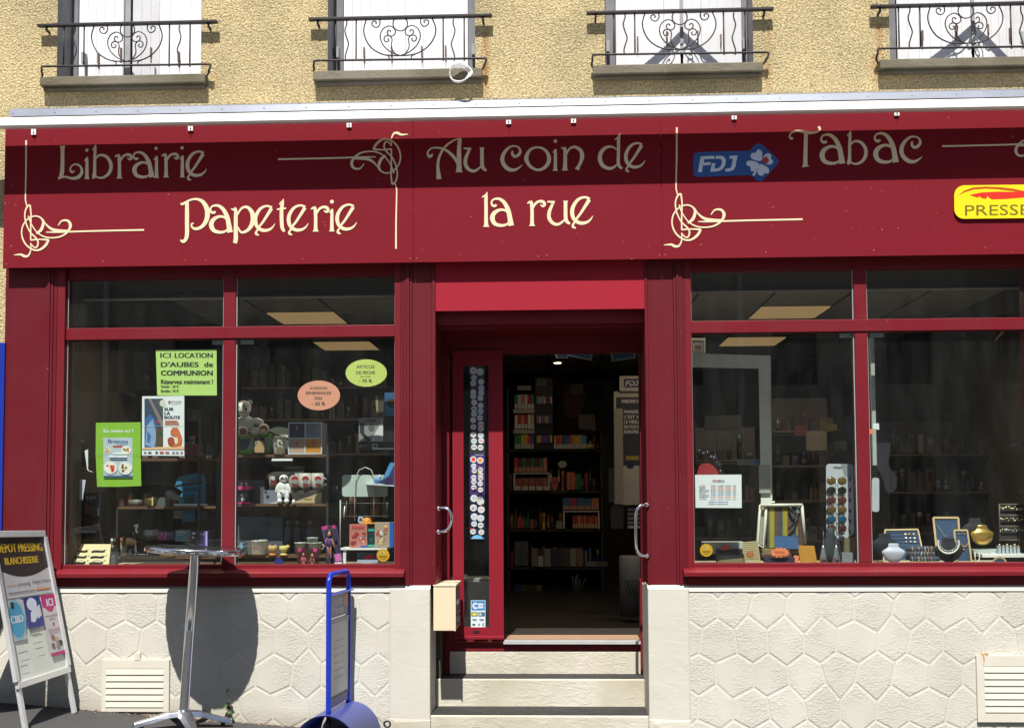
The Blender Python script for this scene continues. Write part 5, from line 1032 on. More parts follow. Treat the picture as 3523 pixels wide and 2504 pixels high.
for k, x in enumerate((1013, 1050, 1093)):
    t = IT('snowman_mug', ['snowman mug nearest the astronaut on the cream carton', 'middle of three snowman mugs on the cream carton', 'right one of three snowman mugs, handle showing'][k], 'mug', x, 1683, .5, 'mugs printed with red snowmen'); q = MB(); LT(q, x, 1682, .5, [(0, 0), (18, 0), (21, 10), (22, 55), (19, 55), (18, 8)], V(160, 155, 148) if k == 0 else V(195, 190, 182)); q.build('cup', t)
    q = MB(); TB(q, [(x+20, 1642, .5), (x+32, 1650, .5), (x+30, 1665, .5), (x+19, 1672, .5)], .004, V(195, 190, 182)); q.build('handle', t)
    p = Print(flat(.437), .0006); p.oval(x+1, 1647, 12, 10, V(170, 40, 40)); p.oval(x+1, 1656, 9, 8, V(150, 150, 145)); p.rect(x-8, 1666, x+10, 1672, V(160, 40, 40)); p.build('print', t)
BX('cream_carton', 'long cream gift carton under the snowman mugs', 'box', 1000, 1686, 1107, 1730, .46, .1, V(75, 68, 60), lambda p: (p.poly([(1000, 1730), (1107, 1692), (1107, 1730)], V(205, 185, 140)), p.text('EDINBURGH', 1024, 1700, 1070, 1707, DARK), p.rect(1046, 1716, 1072, 1719, V(110, 95, 70)), p.rect(1046, 1690, 1053, 1698, DARK)))  # pale wedge is sunlight painted onto the shaded cream front
q = MB(); LT(q, 1010, 1734, .40, [(0, 0), (7, 0), (5, 13), (3, 16), (0, 16)], WHITE, 12); tag(q.build('thimble'), 'tiny white thimble in front of the cream carton', 'thimble')
# third shelf
BX('wall_clock_box', 'grey box lettered WALL CLOCK on the lowest shelf', 'box', 804, 1777, 972, 1904, .56, .1, V(88, 98, 106), lambda p: ([p.text(ch, 842+i*9.2, 1796-7*math.sin(math.pi*i/9), 849+i*9.2, 1806-7*math.sin(math.pi*i/9), V(45, 48, 50), bold=.3) for i, ch in enumerate('WALL CLOCK') if ch != ' '], p.oval(888, 1836, 28, 24, V(80, 88, 95)), p.rect(934, 1850, 960, 1852, V(60, 66, 72))))
for k, x in enumerate((990, 1024, 1063)):
    q = MB(); LT(q, x, 1905, .6, [(0, 0), (17, 0), (18, 60), (14, 85), (8, 100), (8, 104), (0, 104)], M((.07, .075, .085), .35, name='dark_bottle'), 16); q2 = q; LT(q, x, 1905, .6, [(8, 104), (9, 116), (0, 116)], M((.24, .23, .19), .5), 12); tag(q.build('dark_bottle'), ['dark bottle nearest the wall clock box', 'middle dark bottle behind the white pots', 'right dark bottle behind the doll box'][k], 'bottle', 'dark bottles with pale caps')
t = IT('enamel_pot', 'white round pot with red lettering in front of clock box', 'pot', 884, 1908, .42); PT = V(205, 205, 195, .25); q = MB(); LT(q, 884, 1907, .42, [(0, 0), (30, 0), (33, 6), (35, 44), (37, 46), (37, 50), (34, 50), (30, 8)], PT); q.build('pot_body', t); p = Print(flat(.35), .0006); p.line([(884+14*math.cos(a), 1886+12*math.sin(a), 1) for a in [i*math.pi/8 for i in range(17)]], V(190, 110, 100)); p.text('Burger', 872, 1880, 897, 1890, V(180, 60, 50)); p.build('print', t)
BX('pale_blue_carton', 'small pale blue carton left of the white pot', 'box', 824, 1868, 853, 1908, .44, .05, V(130, 170, 200))
def eggcup(x, label, c1, c2, ears):
    t = IT('egg_cup', label, 'egg cup', x, 1910, .42, 'animal egg cups'); q = MB(); LT(q, x, 1910, .42, [(0, 0), (14, 0), (12, 6), (6, 9), (0, 9)], V(*c2)); q.build('base', t)
    q = MB(); LT(q, x, 1901, .42, [(0, 0), (7, 1), (15, 10), (16, 22), (13, 24), (12, 12)], V(*c1)); q.build('cup', t)
    q = MB()
    if ears:
        for s_ in (-1, 1): LT(q, x+s_*10, 1880, .42, [(5, 0), (0, 9)], V(*c1), 8)
        EL(q, x-3, 1888, .39, 2, 2, 2, DARK, 6)
    else: EL(q, x+14, 1880, .42, 6, 7, 5, V(*c1), 10); LT(q, x+20, 1880, .42, [(2, 0), (0, 5)], V(200, 90, 40), 6)
    q.build('head', t)
eggcup(938, 'orange cat egg cup beside the white pot', (225, 180, 110), (230, 140, 60), 1); eggcup(976, 'yellow duck egg cup right of the cat one', (235, 215, 120), (235, 205, 120), 0)
for k, (x, y, r, h) in enumerate(((1034, 1907, 20, 42), (1082, 1905, 25, 40), (1075, 1868, 18, 20))):
    t = IT('white_cup', ['white flowered cup left of the stacked pair', 'wide white flowered cup under the small one', 'small white cup stacked on the wide one'][k], 'cup', x, y, .47, 'white flowered cups'); q = MB(); LT(q, x, y, .47, [(0, 0), (r*.85, 0), (r, h-4), (r+2, h-3), (r+2, h), (r-2, h), (r*.8, 4)], V(195, 198, 188, .3)); q.build('cup', t); p = Print(flat(.47-(r+1)/S(.47)), .0004)
    for j in range(5): p.oval(x-10+5*j, y-h+12, 1.6, 1.6, V(110, 100, 90), 6)
    p.build('flower_band', t)
q = MB(); TB(q, [(1106, 1870, .47), (1114, 1876, .47), (1112, 1886, .47), (1104, 1892, .47)], .004, V(195, 198, 188)); tag(q.build('cup_handle'), 'white handle of the wide flowered cup', 'cup')
q = MB(); q.prism([(948, 1920), (968, 1918), (975, 1935), (972, 1944), (950, 1944), (944, 1932)], lambda x, y, d: at(x, y, .3+d), .04, V(25, 45, 130)); tag(q.build('blue_cloth'), 'crumpled blue cloth under the lowest shelf', 'cloth')
# dolls
def doll(q, x, y, Y, s, hair, dress):
    SK = V(205, 140, 110, .5); EL(q, x, y, Y, 9*s, 12*s, 8*s, V(*hair), 10); EL(q, x, y+3*s, Y-.008, 6.5*s, 9*s, 7*s, SK, 10); EL(q, x, y+26*s, Y, 10*s, 16*s, 6*s, V(*dress), 10)
    for s_ in (-1, 1): EL(q, x+s_*11*s, y+28*s, Y, 3*s, 16*s, 3*s, SK, 8, Matrix.Rotation(-.3*s_, 3, 'Y')); EL(q, x+s_*4*s, y+56*s, Y, 4*s, 22*s, 4*s, SK, 8)
t = IT('doll_box', 'tall purple window box with a fashion doll, tilted', 'doll box', 1150, 1944, .22); PUR = V(90, 70, 130)
q = MB(); q.prism([(1105, 1812), (1128, 1805), (1150, 1808), (1158, 1806), (1180, 1930), (1178, 1944), (1134, 1944)], lambda x, y, d: at(x, y, .24+d), .006, M((.05, .04, .07), .5)); q.build('back_card', t)
q = MB(); add_ribbon(q, ribbon([(1107, 1815, 4), (1137, 1943, 4)], sm=False), lambda x, y, d: at(x, y, .18+d), PUR, .06); add_ribbon(q, ribbon([(1153, 1808, 3), (1179, 1930, 3)], sm=False), lambda x, y, d: at(x, y, .181+d), PUR, .06); q.build('box_edge', t)
q = MB(); doll(q, 1133, 1834, .21, 1.15, (60, 40, 30), (110, 70, 150)); q.build('doll', t); p = Print(flat(.179), .0006); p.poly([(1106, 1812), (1128, 1806), (1126, 1818), (1112, 1824)], PK); p.poly([(1142, 1806), (1153, 1806), (1153, 1818), (1144, 1816)], PK); p.poly([(1150, 1906), (1172, 1902), (1176, 1928), (1154, 1932)], V(220, 120, 190)); p.poly([(1150, 1935), (1176, 1932), (1178, 1943), (1150, 1943)], PAPER)
for j in range(5): p.oval(1140, 1866+9*j, 3, 3, CHROME, 8)
p.build('print', t)
t = IT('doll_box', 'dark box of two small dolls in front of the cups', 'doll box', 1060, 1946, .2); q = MB(); pbox(q, 1024, 1886, 1097, 1946, .24, .01, V(75, 30, 40)); q.build('back_card', t); q = MB(); doll(q, 1044, 1906, .21, .62, (70, 40, 30), (225, 90, 110)); q.build('doll', t); q = MB(); doll(q, 1074, 1910, .21, .58, (190, 130, 80), (150, 60, 60)); q.build('doll', t)
p = Print(flat(.2), .0006); p.poly([(1024, 1886), (1040, 1886), (1034, 1897), (1026, 1898)], PK); p.poly([(1076, 1886), (1092, 1886), (1089, 1898), (1078, 1896)], PK); p.build('print', t)
# white stand
t = IT('wire_stand', 'white wire display stand with a rounded blank board', 'display stand', 1250, 1890, .35); WS = V(200, 215, 205, .4); GWR = M((.10, .10, .10), .4)
q = MB(); q.prism(rrect(1177, 1633, 1334, 1708, 10), lambda x, y, d: at(x, y, .36+d), .004, WS); q.build('header_board', t)
q = MB(); TB(q, [(1220, 1790, .34), (1221, 1700, .34), (1224, 1640, .34), (1236, 1616, .34), (1257, 1607, .34), (1277, 1616, .34), (1286, 1640, .34), (1287, 1700, .34), (1286, 1775, .34)], .0035, M((.5, .5, .48), .3)); q.build('wire_arch', t)
q = MB()
for y in (1731, 1775): TB(q, [(1168, y, .345), (1340, y, .345)], .0025, GWR)
for x in (1172, 1192, 1220, 1286, 1332): TB(q, [(x, 1722, .345), (x, 1778, .345)], .003, GWR)
q.build('wire_grid', t); q = MB(); TB(q, [(1171, 1720, .34), (1170, 1890, .34)], .005, M((.45, .45, .44), .4)); TB(q, [(1186, 1740, .33), (1183, 1782, .33)], .004, WHITE); q.build('upright', t)
t = IT('white_bench', 'low white shelf stand holding book boxes', 'shelf', 1250, 1946, .25); q = MB(); pbox(q, 1168, 1885, 1331, 1891, .22, .22, WHITE); q.build('top', t); q = MB(); pbox(q, 1180, 1892, 1190, 1946, .23, .02, WHITE); q.build('leg', t); q = MB(); pbox(q, 1322, 1892, 1330, 1946, .42, .02, WHITE); q.build('leg', t)
def splat(p, x0, y0, x1, y1, cl, n, r, sd):
    rr = random.Random(sd)
    for _ in range(n): p.oval(rr.uniform(x0+r, x1-r), rr.uniform(y0+r, y1-r), r*rr.uniform(.5, 1), r*rr.uniform(.5, 1), V(*rr.choice(cl)), 8)
BX('book_box', 'salmon coloured children book box on the white bench', 'book', 1202, 1803, 1263, 1883, .26, .05, V(205, 130, 115), lambda p: (splat(p, 1204, 1826, 1262, 1878, [(180, 60, 60), (235, 190, 160), (120, 60, 50), (90, 150, 170), (230, 120, 110)], 26, 8, 2), p.text('FEERIE', 1212, 1807, 1254, 1818, V(215, 60, 60), bold=.5), p.rect(1240, 1876, 1262, 1882, V(60, 110, 190))))
BX('teal_box', 'narrow teal and black box between the two book boxes', 'box', 1265, 1815, 1288, 1883, .29, .05, M((.01, .03, .03), .4), lambda p: (p.rect(1265, 1820, 1288, 1826, V(60, 200, 180)), p.rect(1265, 1873, 1288, 1880, V(60, 180, 160)), p.oval(1277, 1855, 6, 8, V(20, 90, 80))))
BX('book_box', 'beige book box with figures and blue spine on the bench', 'book', 1289, 1796, 1354, 1882, .25, .05, V(190, 165, 145), lambda p: (splat(p, 1292, 1800, 1338, 1880, [(225, 225, 215), (200, 70, 60), (240, 200, 140), (160, 190, 130), (200, 120, 100)], 24, 8, 5), p.rect(1340, 1796, 1354, 1882, V(35, 100, 195))))
t = IT('orange_cap', 'orange toy cap lying above the teal box', 'cap', 1262, 1802, .32); q = MB(); LT(q, 1262, 1797, .32, [(17, 0), (16, 8), (10, 16), (0, 18)], V(230, 150, 50)); q.build('crown', t); q = MB(); LT(q, 1268, 1802, .32, [(0, 5), (28, 5), (29, 0), (0, 0)], V(235, 160, 40), sy=.7); q.build('brim', t)
q = MB(); q.prism(rrect(1232, 1776, 1250, 1800, 7), lambda x, y, d: at(x, y, .33+d), .006, V(190, 205, 225)); q.prism([(1236, 1785), (1241, 1780), (1246, 1785), (1246, 1792), (1236, 1792)], lambda x, y, d: at(x, y, .329+d), .001, V(50, 70, 110)); tag(q.build('badge'), 'pale blue badge standing left of the orange cap', 'badge')
t = IT('car_box', 'toy box with a red model car under the white bench', 'toy box', 1262, 1934, .25); q = MB(); pbox(q, 1229, 1900, 1300, 1934, .29, .01, V(60, 130, 140)); q.build('back_card', t); q = MB(); pbox(q, 1229, 1925, 1300, 1934, .25, .04, V(170, 185, 215)); q.build('base', t)
q = MB(); s_ = 1/S(.27); q.prism([(1246, 1922), (1248, 1915), (1258, 1912), (1266, 1907), (1280, 1907), (1288, 1913), (1294, 1916), (1294, 1922)], lambda x, y, d: at(x, y, .262+d), .02, V(205, 45, 50, .2)); [EL(q, x, 1922, .262, 4, 4, 2, BLACK, 8) for x in (1255, 1286)]; q.build('model_car', t)
t = IT('toy_shelf', 'white glass shelf bracket holding blue toy boxes at right', 'shelf', 1310, 1670, .3); q = MB(); q.prism([(1260, 1664), (1356, 1668), (1356, 1673), (1262, 1667)], lambda x, y, d: at(x, y, .28+d), .14, V(215, 225, 230, .2)); q.build('glass_plate', t)
q = MB(); q.prism([(1308, 1664), (1342, 1590), (1368, 1590), (1366, 1668)], lambda x, y, d: at(x, y, .28+d), .05, V(60, 60, 120)); q.prism([(1315, 1650), (1342, 1592), (1360, 1592), (1335, 1640)], lambda x, y, d: at(x, y, .278+d), .001, V(90, 160, 220)); q.prism([(1320, 1662), (1330, 1640), (1350, 1640), (1345, 1664)], lambda x, y, d: at(x, y, .2775+d), .001, V(60, 35, 90)); tag(q.build('toy_box'), 'blue and purple toy box leaning at the right window edge', 'toy box')
q = MB(); EL(q, 1300, 1652, .3, 13, 13, 8, V(110, 160, 215), 12); EL(q, 1306, 1640, .3, 7, 8, 6, V(200, 210, 220), 10); tag(q.build('blue_toy'), 'small blue and white toy beside the purple toy box', 'toy')
BX('board_game', 'white and grey board game box JEU DE HASARD, upper right', 'game box', 1234, 1437, 1318, 1518, .34, .05, V(150, 152, 152), lambda p: (p.poly([(1318, 1440), (1318, 1518), (1275, 1518)], V(225, 228, 230)), p.text('JEU DE HASARD', 1254, 1442, 1294, 1454, DARK, bold=.3), p.poly([(1238, 1456), (1245, 1450), (1253, 1458), (1253, 1490), (1238, 1490)], DARK), p.poly([(1242, 1492), (1252, 1490), (1280, 1515), (1262, 1518)], BLACK), p.oval(1278, 1470, 11, 13, V(100, 100, 100)), p.poly([(1288, 1502), (1310, 1500), (1306, 1515), (1286, 1515)], V(190, 190, 190))))
BX('black_game', 'plain black box beside the board game box', 'game box', 1320, 1435, 1356, 1520, .36, .05, BLACK)
t = IT('gadget_tray', 'black tray of small gadgets under the board game', 'tray', 1295, 1550, .3); q = MB(); pbox(q, 1236, 1522, 1356, 1548, .34, .06, BLACK); q.build('tray', t); p = Print(flat(.338), .0006); p.rect(1281, 1526, 1299, 1541, V(190, 200, 200)); p.rect(1284, 1529, 1296, 1538, V(60, 70, 70)); p.rect(1238, 1530, 1248, 1538, V(140, 140, 140)); p.rect(1252, 1529, 1262, 1534, V(120, 120, 120)); p.build('print', t); q = MB(); pbox(q, 1282, 1541, 1356, 1545, .33, .006, WHITE); q.build('white_edge', t)
BX('blue_book', 'blue paperback standing at the top right of the left window', 'book', 1323, 1351, 1356, 1432, .38, .04, V(40, 100, 150), lambda p: (p.rect(1330, 1372, 1356, 1400, V(70, 50, 40)), p.poly([(1326, 1388), (1345, 1402), (1356, 1402), (1356, 1430), (1326, 1430)], V(60, 160, 220)), p.text('19', 1341, 1406, 1354, 1415, W_)))
q = MB(); q.prism([(1293, 1362), (1310, 1358), (1322, 1370), (1318, 1432), (1296, 1434)], lambda x, y, d: at(x, y, .42+d), .02, M((.06, .05, .035), .5)); q.prism([(1291, 1362), (1300, 1360), (1302, 1434), (1296, 1434)], lambda x, y, d: at(x, y, .418+d), .005, V(160, 150, 100)); tag(q.build('leaning_book'), 'dark book with pale edge leaning by the blue paperback', 'book')
q = MB(); pbox(q, 1034, 1174, 1070, 1305, 2.2, .3, M((.06, .05, .045), .8)); tag(q.build('ceiling_column'), 'short brown duct column deep inside the left window', 'column')
# ================================================================== right window
q = MB(); FRG = V(100, 108, 98, .6, k=.9) if 0 else M((.80, .83, .75), .5, name='pale_green_frame')
t = IT('display_surround', 'large pale green-grey frame standing inside the right window', 'frame', 2600, 1735, .8)
q.prism([(2300, 1213), (2651, 1223), (2657, 1735), (2618, 1735), (2610, 1268), (2300, 1262)], lambda x, y, d: at(x, y, .8+d), .04, FRG); q.build('frame', t); q = MB(); pbox(q, 2612, 1599, 2651, 1695, .78, .015, M((.45, .46, .44), .5)); q.build('switch_plate', t)
BX('wall_picture', 'small framed picture high on the wall in the right window', 'picture', 2375, 1163, 2427, 1214, 1.2, .02, M((.12, .12, .12), .5), lambda p: (p.rect(2379, 1170, 2422, 1210, M((.02, .02, .02), .5)), p.rect(2384, 1180, 2418, 1206, M((.10, .09, .1), .5)), p.rect(2390, 1186, 2414, 1203, M((.03, .02, .025), .5))))
BX('blue_price_sign', 'narrow grey price rail with a blue square inside right window', 'sign', 2536, 1580, 2612, 1600, .75, .01, M((.16, .17, .18), .5), lambda p: p.rect(2594, 1583, 2610, 1597, V(50, 90, 150)))
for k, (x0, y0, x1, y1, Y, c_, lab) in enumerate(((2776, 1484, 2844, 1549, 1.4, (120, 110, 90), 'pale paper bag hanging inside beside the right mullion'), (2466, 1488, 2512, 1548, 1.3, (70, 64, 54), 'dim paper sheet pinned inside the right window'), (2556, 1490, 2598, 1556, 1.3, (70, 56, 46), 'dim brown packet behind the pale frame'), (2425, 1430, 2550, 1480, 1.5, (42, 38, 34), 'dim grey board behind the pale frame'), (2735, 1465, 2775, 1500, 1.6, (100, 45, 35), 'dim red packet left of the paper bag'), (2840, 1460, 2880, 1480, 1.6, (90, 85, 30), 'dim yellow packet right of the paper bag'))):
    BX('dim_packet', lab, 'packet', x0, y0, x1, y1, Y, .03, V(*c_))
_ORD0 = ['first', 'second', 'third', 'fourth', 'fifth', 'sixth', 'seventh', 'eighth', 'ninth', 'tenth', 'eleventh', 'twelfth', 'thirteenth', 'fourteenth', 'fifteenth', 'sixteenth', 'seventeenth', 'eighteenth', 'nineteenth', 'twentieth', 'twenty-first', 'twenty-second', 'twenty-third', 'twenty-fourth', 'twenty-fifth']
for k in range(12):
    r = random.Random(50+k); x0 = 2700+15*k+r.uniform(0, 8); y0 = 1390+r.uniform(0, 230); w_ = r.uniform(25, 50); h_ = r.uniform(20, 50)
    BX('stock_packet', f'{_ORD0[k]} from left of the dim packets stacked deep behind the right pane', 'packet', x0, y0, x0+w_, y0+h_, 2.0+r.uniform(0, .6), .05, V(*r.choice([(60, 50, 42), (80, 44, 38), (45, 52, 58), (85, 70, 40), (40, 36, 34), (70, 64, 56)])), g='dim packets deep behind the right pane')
# lamp and red cushion behind the hours sheet
q = MB(); q.prism(smooth([(2400, 1660), (2402, 1612), (2415, 1596), (2440, 1594), (2462, 1610), (2476, 1640), (2474, 1660)], 4, True), lambda x, y, d: at(x, y, .3+d), .05, V(170, 40, 45)); tag(q.build('red_bag'), 'red rounded bag behind the opening hours sheet', 'bag')
q = MB()
for k in range(11): a = k/10*math.pi*.62; EL(q, 2405+75*math.sin(a), 1632-78*math.cos(a)*1.0+8*(k % 2), .35, 11, 11, 9, M((.015, .015, .018), .12, name='glossy_black'), 10)
tag(q.build('bead_strand'), 'glossy black bead strand above the red bag', 'beads')
# white tray with jewellery, box, purse
BX('white_tray', 'white jewellery tray behind the yellow sticker', 'tray', 2420, 1864, 2562, 1905, .3, .12, V(200, 205, 195))
BX('black_purse', 'black purse with orange flower behind the gold card', 'purse', 2467, 1888, 2556, 1938, .24, .06, M((.012, .012, .014), .6), lambda p: p.poly([(2478, 1886), (2484, 1878), (2490, 1870), (2500, 1874), (2508, 1878), (2510, 1888), (2500, 1890), (2484, 1892)], V(225, 90, 50)))
q = MB(); q.prism([(2466, 1932), (2480, 1926), (2566, 1918), (2566, 1936), (2470, 1938)], lambda x, y, d: at(x, y, .16+d), .10, V(150, 135, 100)); tag(q.build('kraft_roll'), 'flat tan card lying at the bottom of the right window', 'card')
q = MB(); q.prism([(2553, 1864), (2607, 1860), (2617, 1932), (2563, 1934)], lambda x, y, d: at(x, y, .15+d), .01, V(215, 200, 150, .5)); 
st_ = [(2581+ (16 if k % 2 == 0 else 8)*math.cos(k*math.pi/8), 1906+(16 if k % 2 == 0 else 8)*math.sin(k*math.pi/8)) for k in range(16)]; q.prism(st_, lambda x, y, d: at(x, y, .147+d), .001, V(200, 120, 70))
for k in range(9): q.prism([(2556, 1867+7*k), (2606+k, 1864+7*k), (2606+k, 1865+7*k), (2556, 1868+7*k)], lambda x, y, d: at(x, y, .148+d), .0006, V(160, 145, 100))
tag(q.build('straw_card'), 'cream ribbed straw card with a gold star', 'card')
t = IT('striped_bag', 'cream framed beach bag with yellow, brown and blue stripes', 'bag', 2690, 1885, .34); FRM = V(225, 222, 205, .5)
strips = [(2640, 2648, (90, 85, 75)), (2648, 2664, (175, 165, 50)), (2664, 2678, (115, 80, 65)), (2678, 2693, (80, 85, 90)), (2693, 2709, (175, 165, 50)), (2709, 2722, (115, 80, 65)), (2722, 2740, (80, 85, 90)), (2740, 2744, (175, 165, 50)), (2744, 2764, (95, 70, 60))]
q = MB()
for a, b, c_ in strips: q.prism([(a, 1742), (b, 1742), (b, 1884), (a, 1884)], lambda x, y, d: at(x, y, .36+d), .01, V(*c_, .8))
q.prism([(2618, 1735), (2628, 1738), (2636, 1882), (2606, 1868)], lambda x, y, d: at(x, y, .38+d), .08, V(175, 170, 155)); q.build('canvas', t)
q = MB(); TB(q, [(2616, 1736, .36), (2604, 1870, .36), (2630, 1886, .36), (2636, 1740, .36)], .009, FRM); TB(q, [(2616, 1738, .35), (2760, 1737, .35)], .012, FRM); TB(q, [(2759, 1737, .35), (2770, 1870, .35)], .010, FRM); TB(q, [(2650, 1730, .35), (2665, 1726, .35)], .007, WHITE); q.build('frame', t)
q = MB(); TB(q, [(2716, 1740, .33), (2724, 1758, .33), (2735, 1768, .33), (2744, 1750, .33), (2752, 1742, .33)], .009, BLACK); TB(q, [(2745, 1770, .33), (2734, 1800, .33), (2712, 1820, .33)], .006, BLACK); EL(q, 2744, 1760, .325, 6, 7, 3, CHROME, 8); q.build('strap', t)
q = MB(); q.prism([(2664, 1845), (2743, 1843), (2748, 1886), (2668, 1886)], lambda x, y, d: at(x, y, .28+d), .03, V(75, 115, 165, .9, noise=.35, nscale=120)); tag(q.build('blue_purse', bevel=.003), 'blue woven clutch purse in front of the striped bag', 'purse')
BX('navy_purse', 'navy striped purse on a brown one below the orange star', 'purse', 2632, 1918, 2736, 1934, .17, .07, M((.02, .025, .06), .8, noise=.5, nscale=90)); BX('brown_purse', 'brown wallet under the orange star card', 'purse', 2622, 1906, 2724, 1917, .2, .08, V(100, 70, 60)); BX('tan_box', 'flat tan box behind the orange star card', 'box', 2624, 1888, 2750, 1905, .3, .08, V(150, 130, 80))
def star(cx, cy, rx, ry, n, sd):
    r = random.Random(sd); out = []
    for k in range(2*n):
        a = math.pi*k/n; f = 1 if k % 2 == 0 else .74; out.append((cx+rx*f*math.cos(a)*r.uniform(.95, 1.05), cy+ry*f*math.sin(a)*r.uniform(.95, 1.05)))
    return out
ORG = M((.86, .25, .10), .7, name='fluorescent_orange_card', noise=.03)
t = IT('price_star', 'fluorescent orange starburst price card, bottom of right window', 'price card', 2684, 1918, .15); q = MB(); q.prism(star(2683, 1900, 37, 19, 13, 1), lambda x, y, d: at(x, y, .15+d), .001, ORG); q.build('card', t); p = Print(flat(.1495), .0005); p.text('Gachocecto', 2664, 1893, 2700, 1900, V(160, 40, 20)); p.rect(2668, 1902, 2702, 1903, V(160, 40, 20)); p.text('14 € 90', 2668, 1908, 2702, 1914, V(160, 40, 20)); p.build('print', t)
q = MB(); q.prism([(2729, 1912), (2737, 1908), (2742, 1912), (2750, 1909), (2748, 1918), (2748, 1934), (2734, 1934), (2735, 1920)], lambda x, y, d: at(x, y, .15+d), .001, ORG); tag(q.build('price_tag'), 'small orange price tag beside the ochre wallet', 'tag')
q = MB(); q.prism(star(2990, 1484, 20, 12, 8, 4), lambda x, y, d: at(x, y, .14+d), .001, ORG); q.prism([(3003, 1456), (3024, 1456), (3025, 1478), (3003, 1474)], lambda x, y, d: at(x, y, .141+d), .001, PAPER); tag(q.build('price_star'), 'orange starburst card stuck beside the right mullion', 'price card')
q = MB(); q.prism([(2749, 1877), (2800, 1878), (2810, 1932), (2754, 1933)], lambda x, y, d: at(x, y, .16+d), .025, V(215, 155, 60, .5)); tag(q.build('ochre_wallet', bevel=.003), 'ochre leather wallet standing near the silver earrings', 'wallet')
# sunglasses tower
t = IT('sunglasses_stand', 'white zippo sunglasses stand with rounded top', 'display stand', 2888, 1850, .3); STW = V(205, 210, 215, .35)
q = MB(); q.prism([(2843, 1860), (2842, 1606), (2845, 1598), (2852, 1595), (2925, 1595), (2932, 1599), (2935, 1606), (2938, 1830), (2930, 1840), (2900, 1860)], lambda x, y, d: at(x, y, .32+d), .02, STW); q.build('panel', t)
p = Print(flat(.3195), .0005); p.text('zippo', 2867, 1603, 2906, 1614, INK, bold=.7); p.poly([(2893, 1595), (2925, 1595), (2935, 1606), (2936, 1650), (2905, 1635)], V(150, 152, 155)); p.build('print', t)
q = MB(); pbox(q, 2878, 1645, 2884, 1850, .295, .02, WHITE); q.build('holder_rail', t)
lens = [(150, 120, 60, 'amber'), (40, 55, 45, 'dark green'), (130, 70, 65, 'rose'), (140, 110, 60, 'tan'), (40, 110, 150, 'blue'), (110, 60, 55, 'brown')]
for k, (r_, g_, b_, nm) in enumerate(lens):
    y = 1654+33*k if k < 5 else 1817; t = IT('sunglasses', f'{nm} lensed sunglasses, {["topmost", "second", "third", "fourth", "fifth", "lowest"][k]} pair on the white stand', 'sunglasses', 2880, y+13, .28, 'sunglasses on the white stand')
    for x in (2860, 2897):
        q = MB(); EL(q, x, y, .275, 14, 12.5, 3, M(C(r_, g_, b_, .45), .08), 16); q.build('lens', t)
    q = MB(); 
    for x in (2860, 2897): TB(q, [(x+15*math.cos(a), y+13.5*math.sin(a), .275) for a in [i*math.pi/8 for i in range(16)]], .0018, M((.10, .08, .05), .2, .6), 5, True)
    TB(q, [(2873, y-4, .275), (2878.5, y-7, .275), (2884, y-4, .275)], .002, M((.10, .08, .05), .2, .6)); q.build('rim', t)
for k in range(6):
    y = 1649+36*k; q = MB(); EL(q, 2924, y, .29, 4, 9, 6, M((.015, .02, .02), .15), 10); tag(q.build('side_sunglasses'), f'dark sunglasses seen edge-on, {["topmost", "second", "third", "fourth", "fifth", "lowest"][k]} at the stand\'s right side', 'sunglasses', 'sunglasses seen edge-on')
# hanging dark scarf
SCF = M((.012, .012, .02), .9, name='dark_scarf', noise=.5, nscale=25)
q = MB(); q.prism(smooth([(2905, 1440), (2920, 1432), (2938, 1445), (2944, 1480), (2944, 1640), (2935, 1560), (2925, 1520), (2910, 1490)], 4, True), lambda x, y, d: at(x, y, .5+d), .06, SCF); tag(q.build('hanging_scarf'), 'dark mottled scarf hanging left of the right mullion', 'scarf')
q = MB(); q.prism(smooth([(3000, 1290), (3008, 1300), (3012, 1400), (3025, 1450), (3060, 1446), (3066, 1470), (3064, 1540), (3058, 1600), (3084, 1640), (3080, 1685), (3050, 1690), (3035, 1640), (3010, 1590), (2998, 1500)], 4, True), lambda x, y, d: at(x, y, .42+d), .06, SCF); tag(q.build('hanging_scarf'), 'dark mottled scarf hanging right of the right mullion', 'scarf')
q = MB(); pbox(q, 2999, 1163, 3012, 1600, .3, .03, M((.42, .45, .42), .4)); tag(q.build('white_post'), 'pale upright post just right of the right mullion', 'post')
q = MB(); q.prism(rrect(3000, 1643, 3025, 1760, 8), lambda x, y, d: at(x, y, .25+d), .02, STW); tag(q.build('display_card'), 'rounded white panel half hidden by the right mullion', 'display stand')
# earrings chains in front of the stand
for k, x in enumerate((2833, 2878)):
    t = IT('drop_earring', ['silver tassel drop standing left of the pair', 'silver tassel drop standing right of the pair'][k], 'jewellery', x, 1934, .14, 'silver tassel drops'); q = MB(); TB(q, [(x, 1820, .16), (x, 1880, .15)], .002, CHROME); q.build('chain', t); q = MB(); LT(q, x, 1934, .15, [(0, 0), (14, 2), (11, 20), (5, 50), (3, 58), (0, 58)], M((.55, .57, .56), .2, .8, noise=.5, nscale=120), 12); q.build('tassel', t)
q = MB(); LT(q, 2860, 1936, .26, [(0, 0), (38, 2), (36, 30), (30, 70), (14, 95), (13, 120), (0, 122)], M((.012, .014, .02), .7), 20, sy=.5); tag(q.build('black_bust'), 'black velvet necklace bust behind the silver tassels', 'bust')
q = MB(); pbox(q, 2905, 1850, 2942, 1900, .3, .05, V(130, 115, 85)); pbox(q, 2897, 1901, 2940, 1934, .2, .06, V(140, 145, 150)); tag(q.build('ring_boxes'), 'tan and grey jewellery boxes left of the right mullion', 'box')
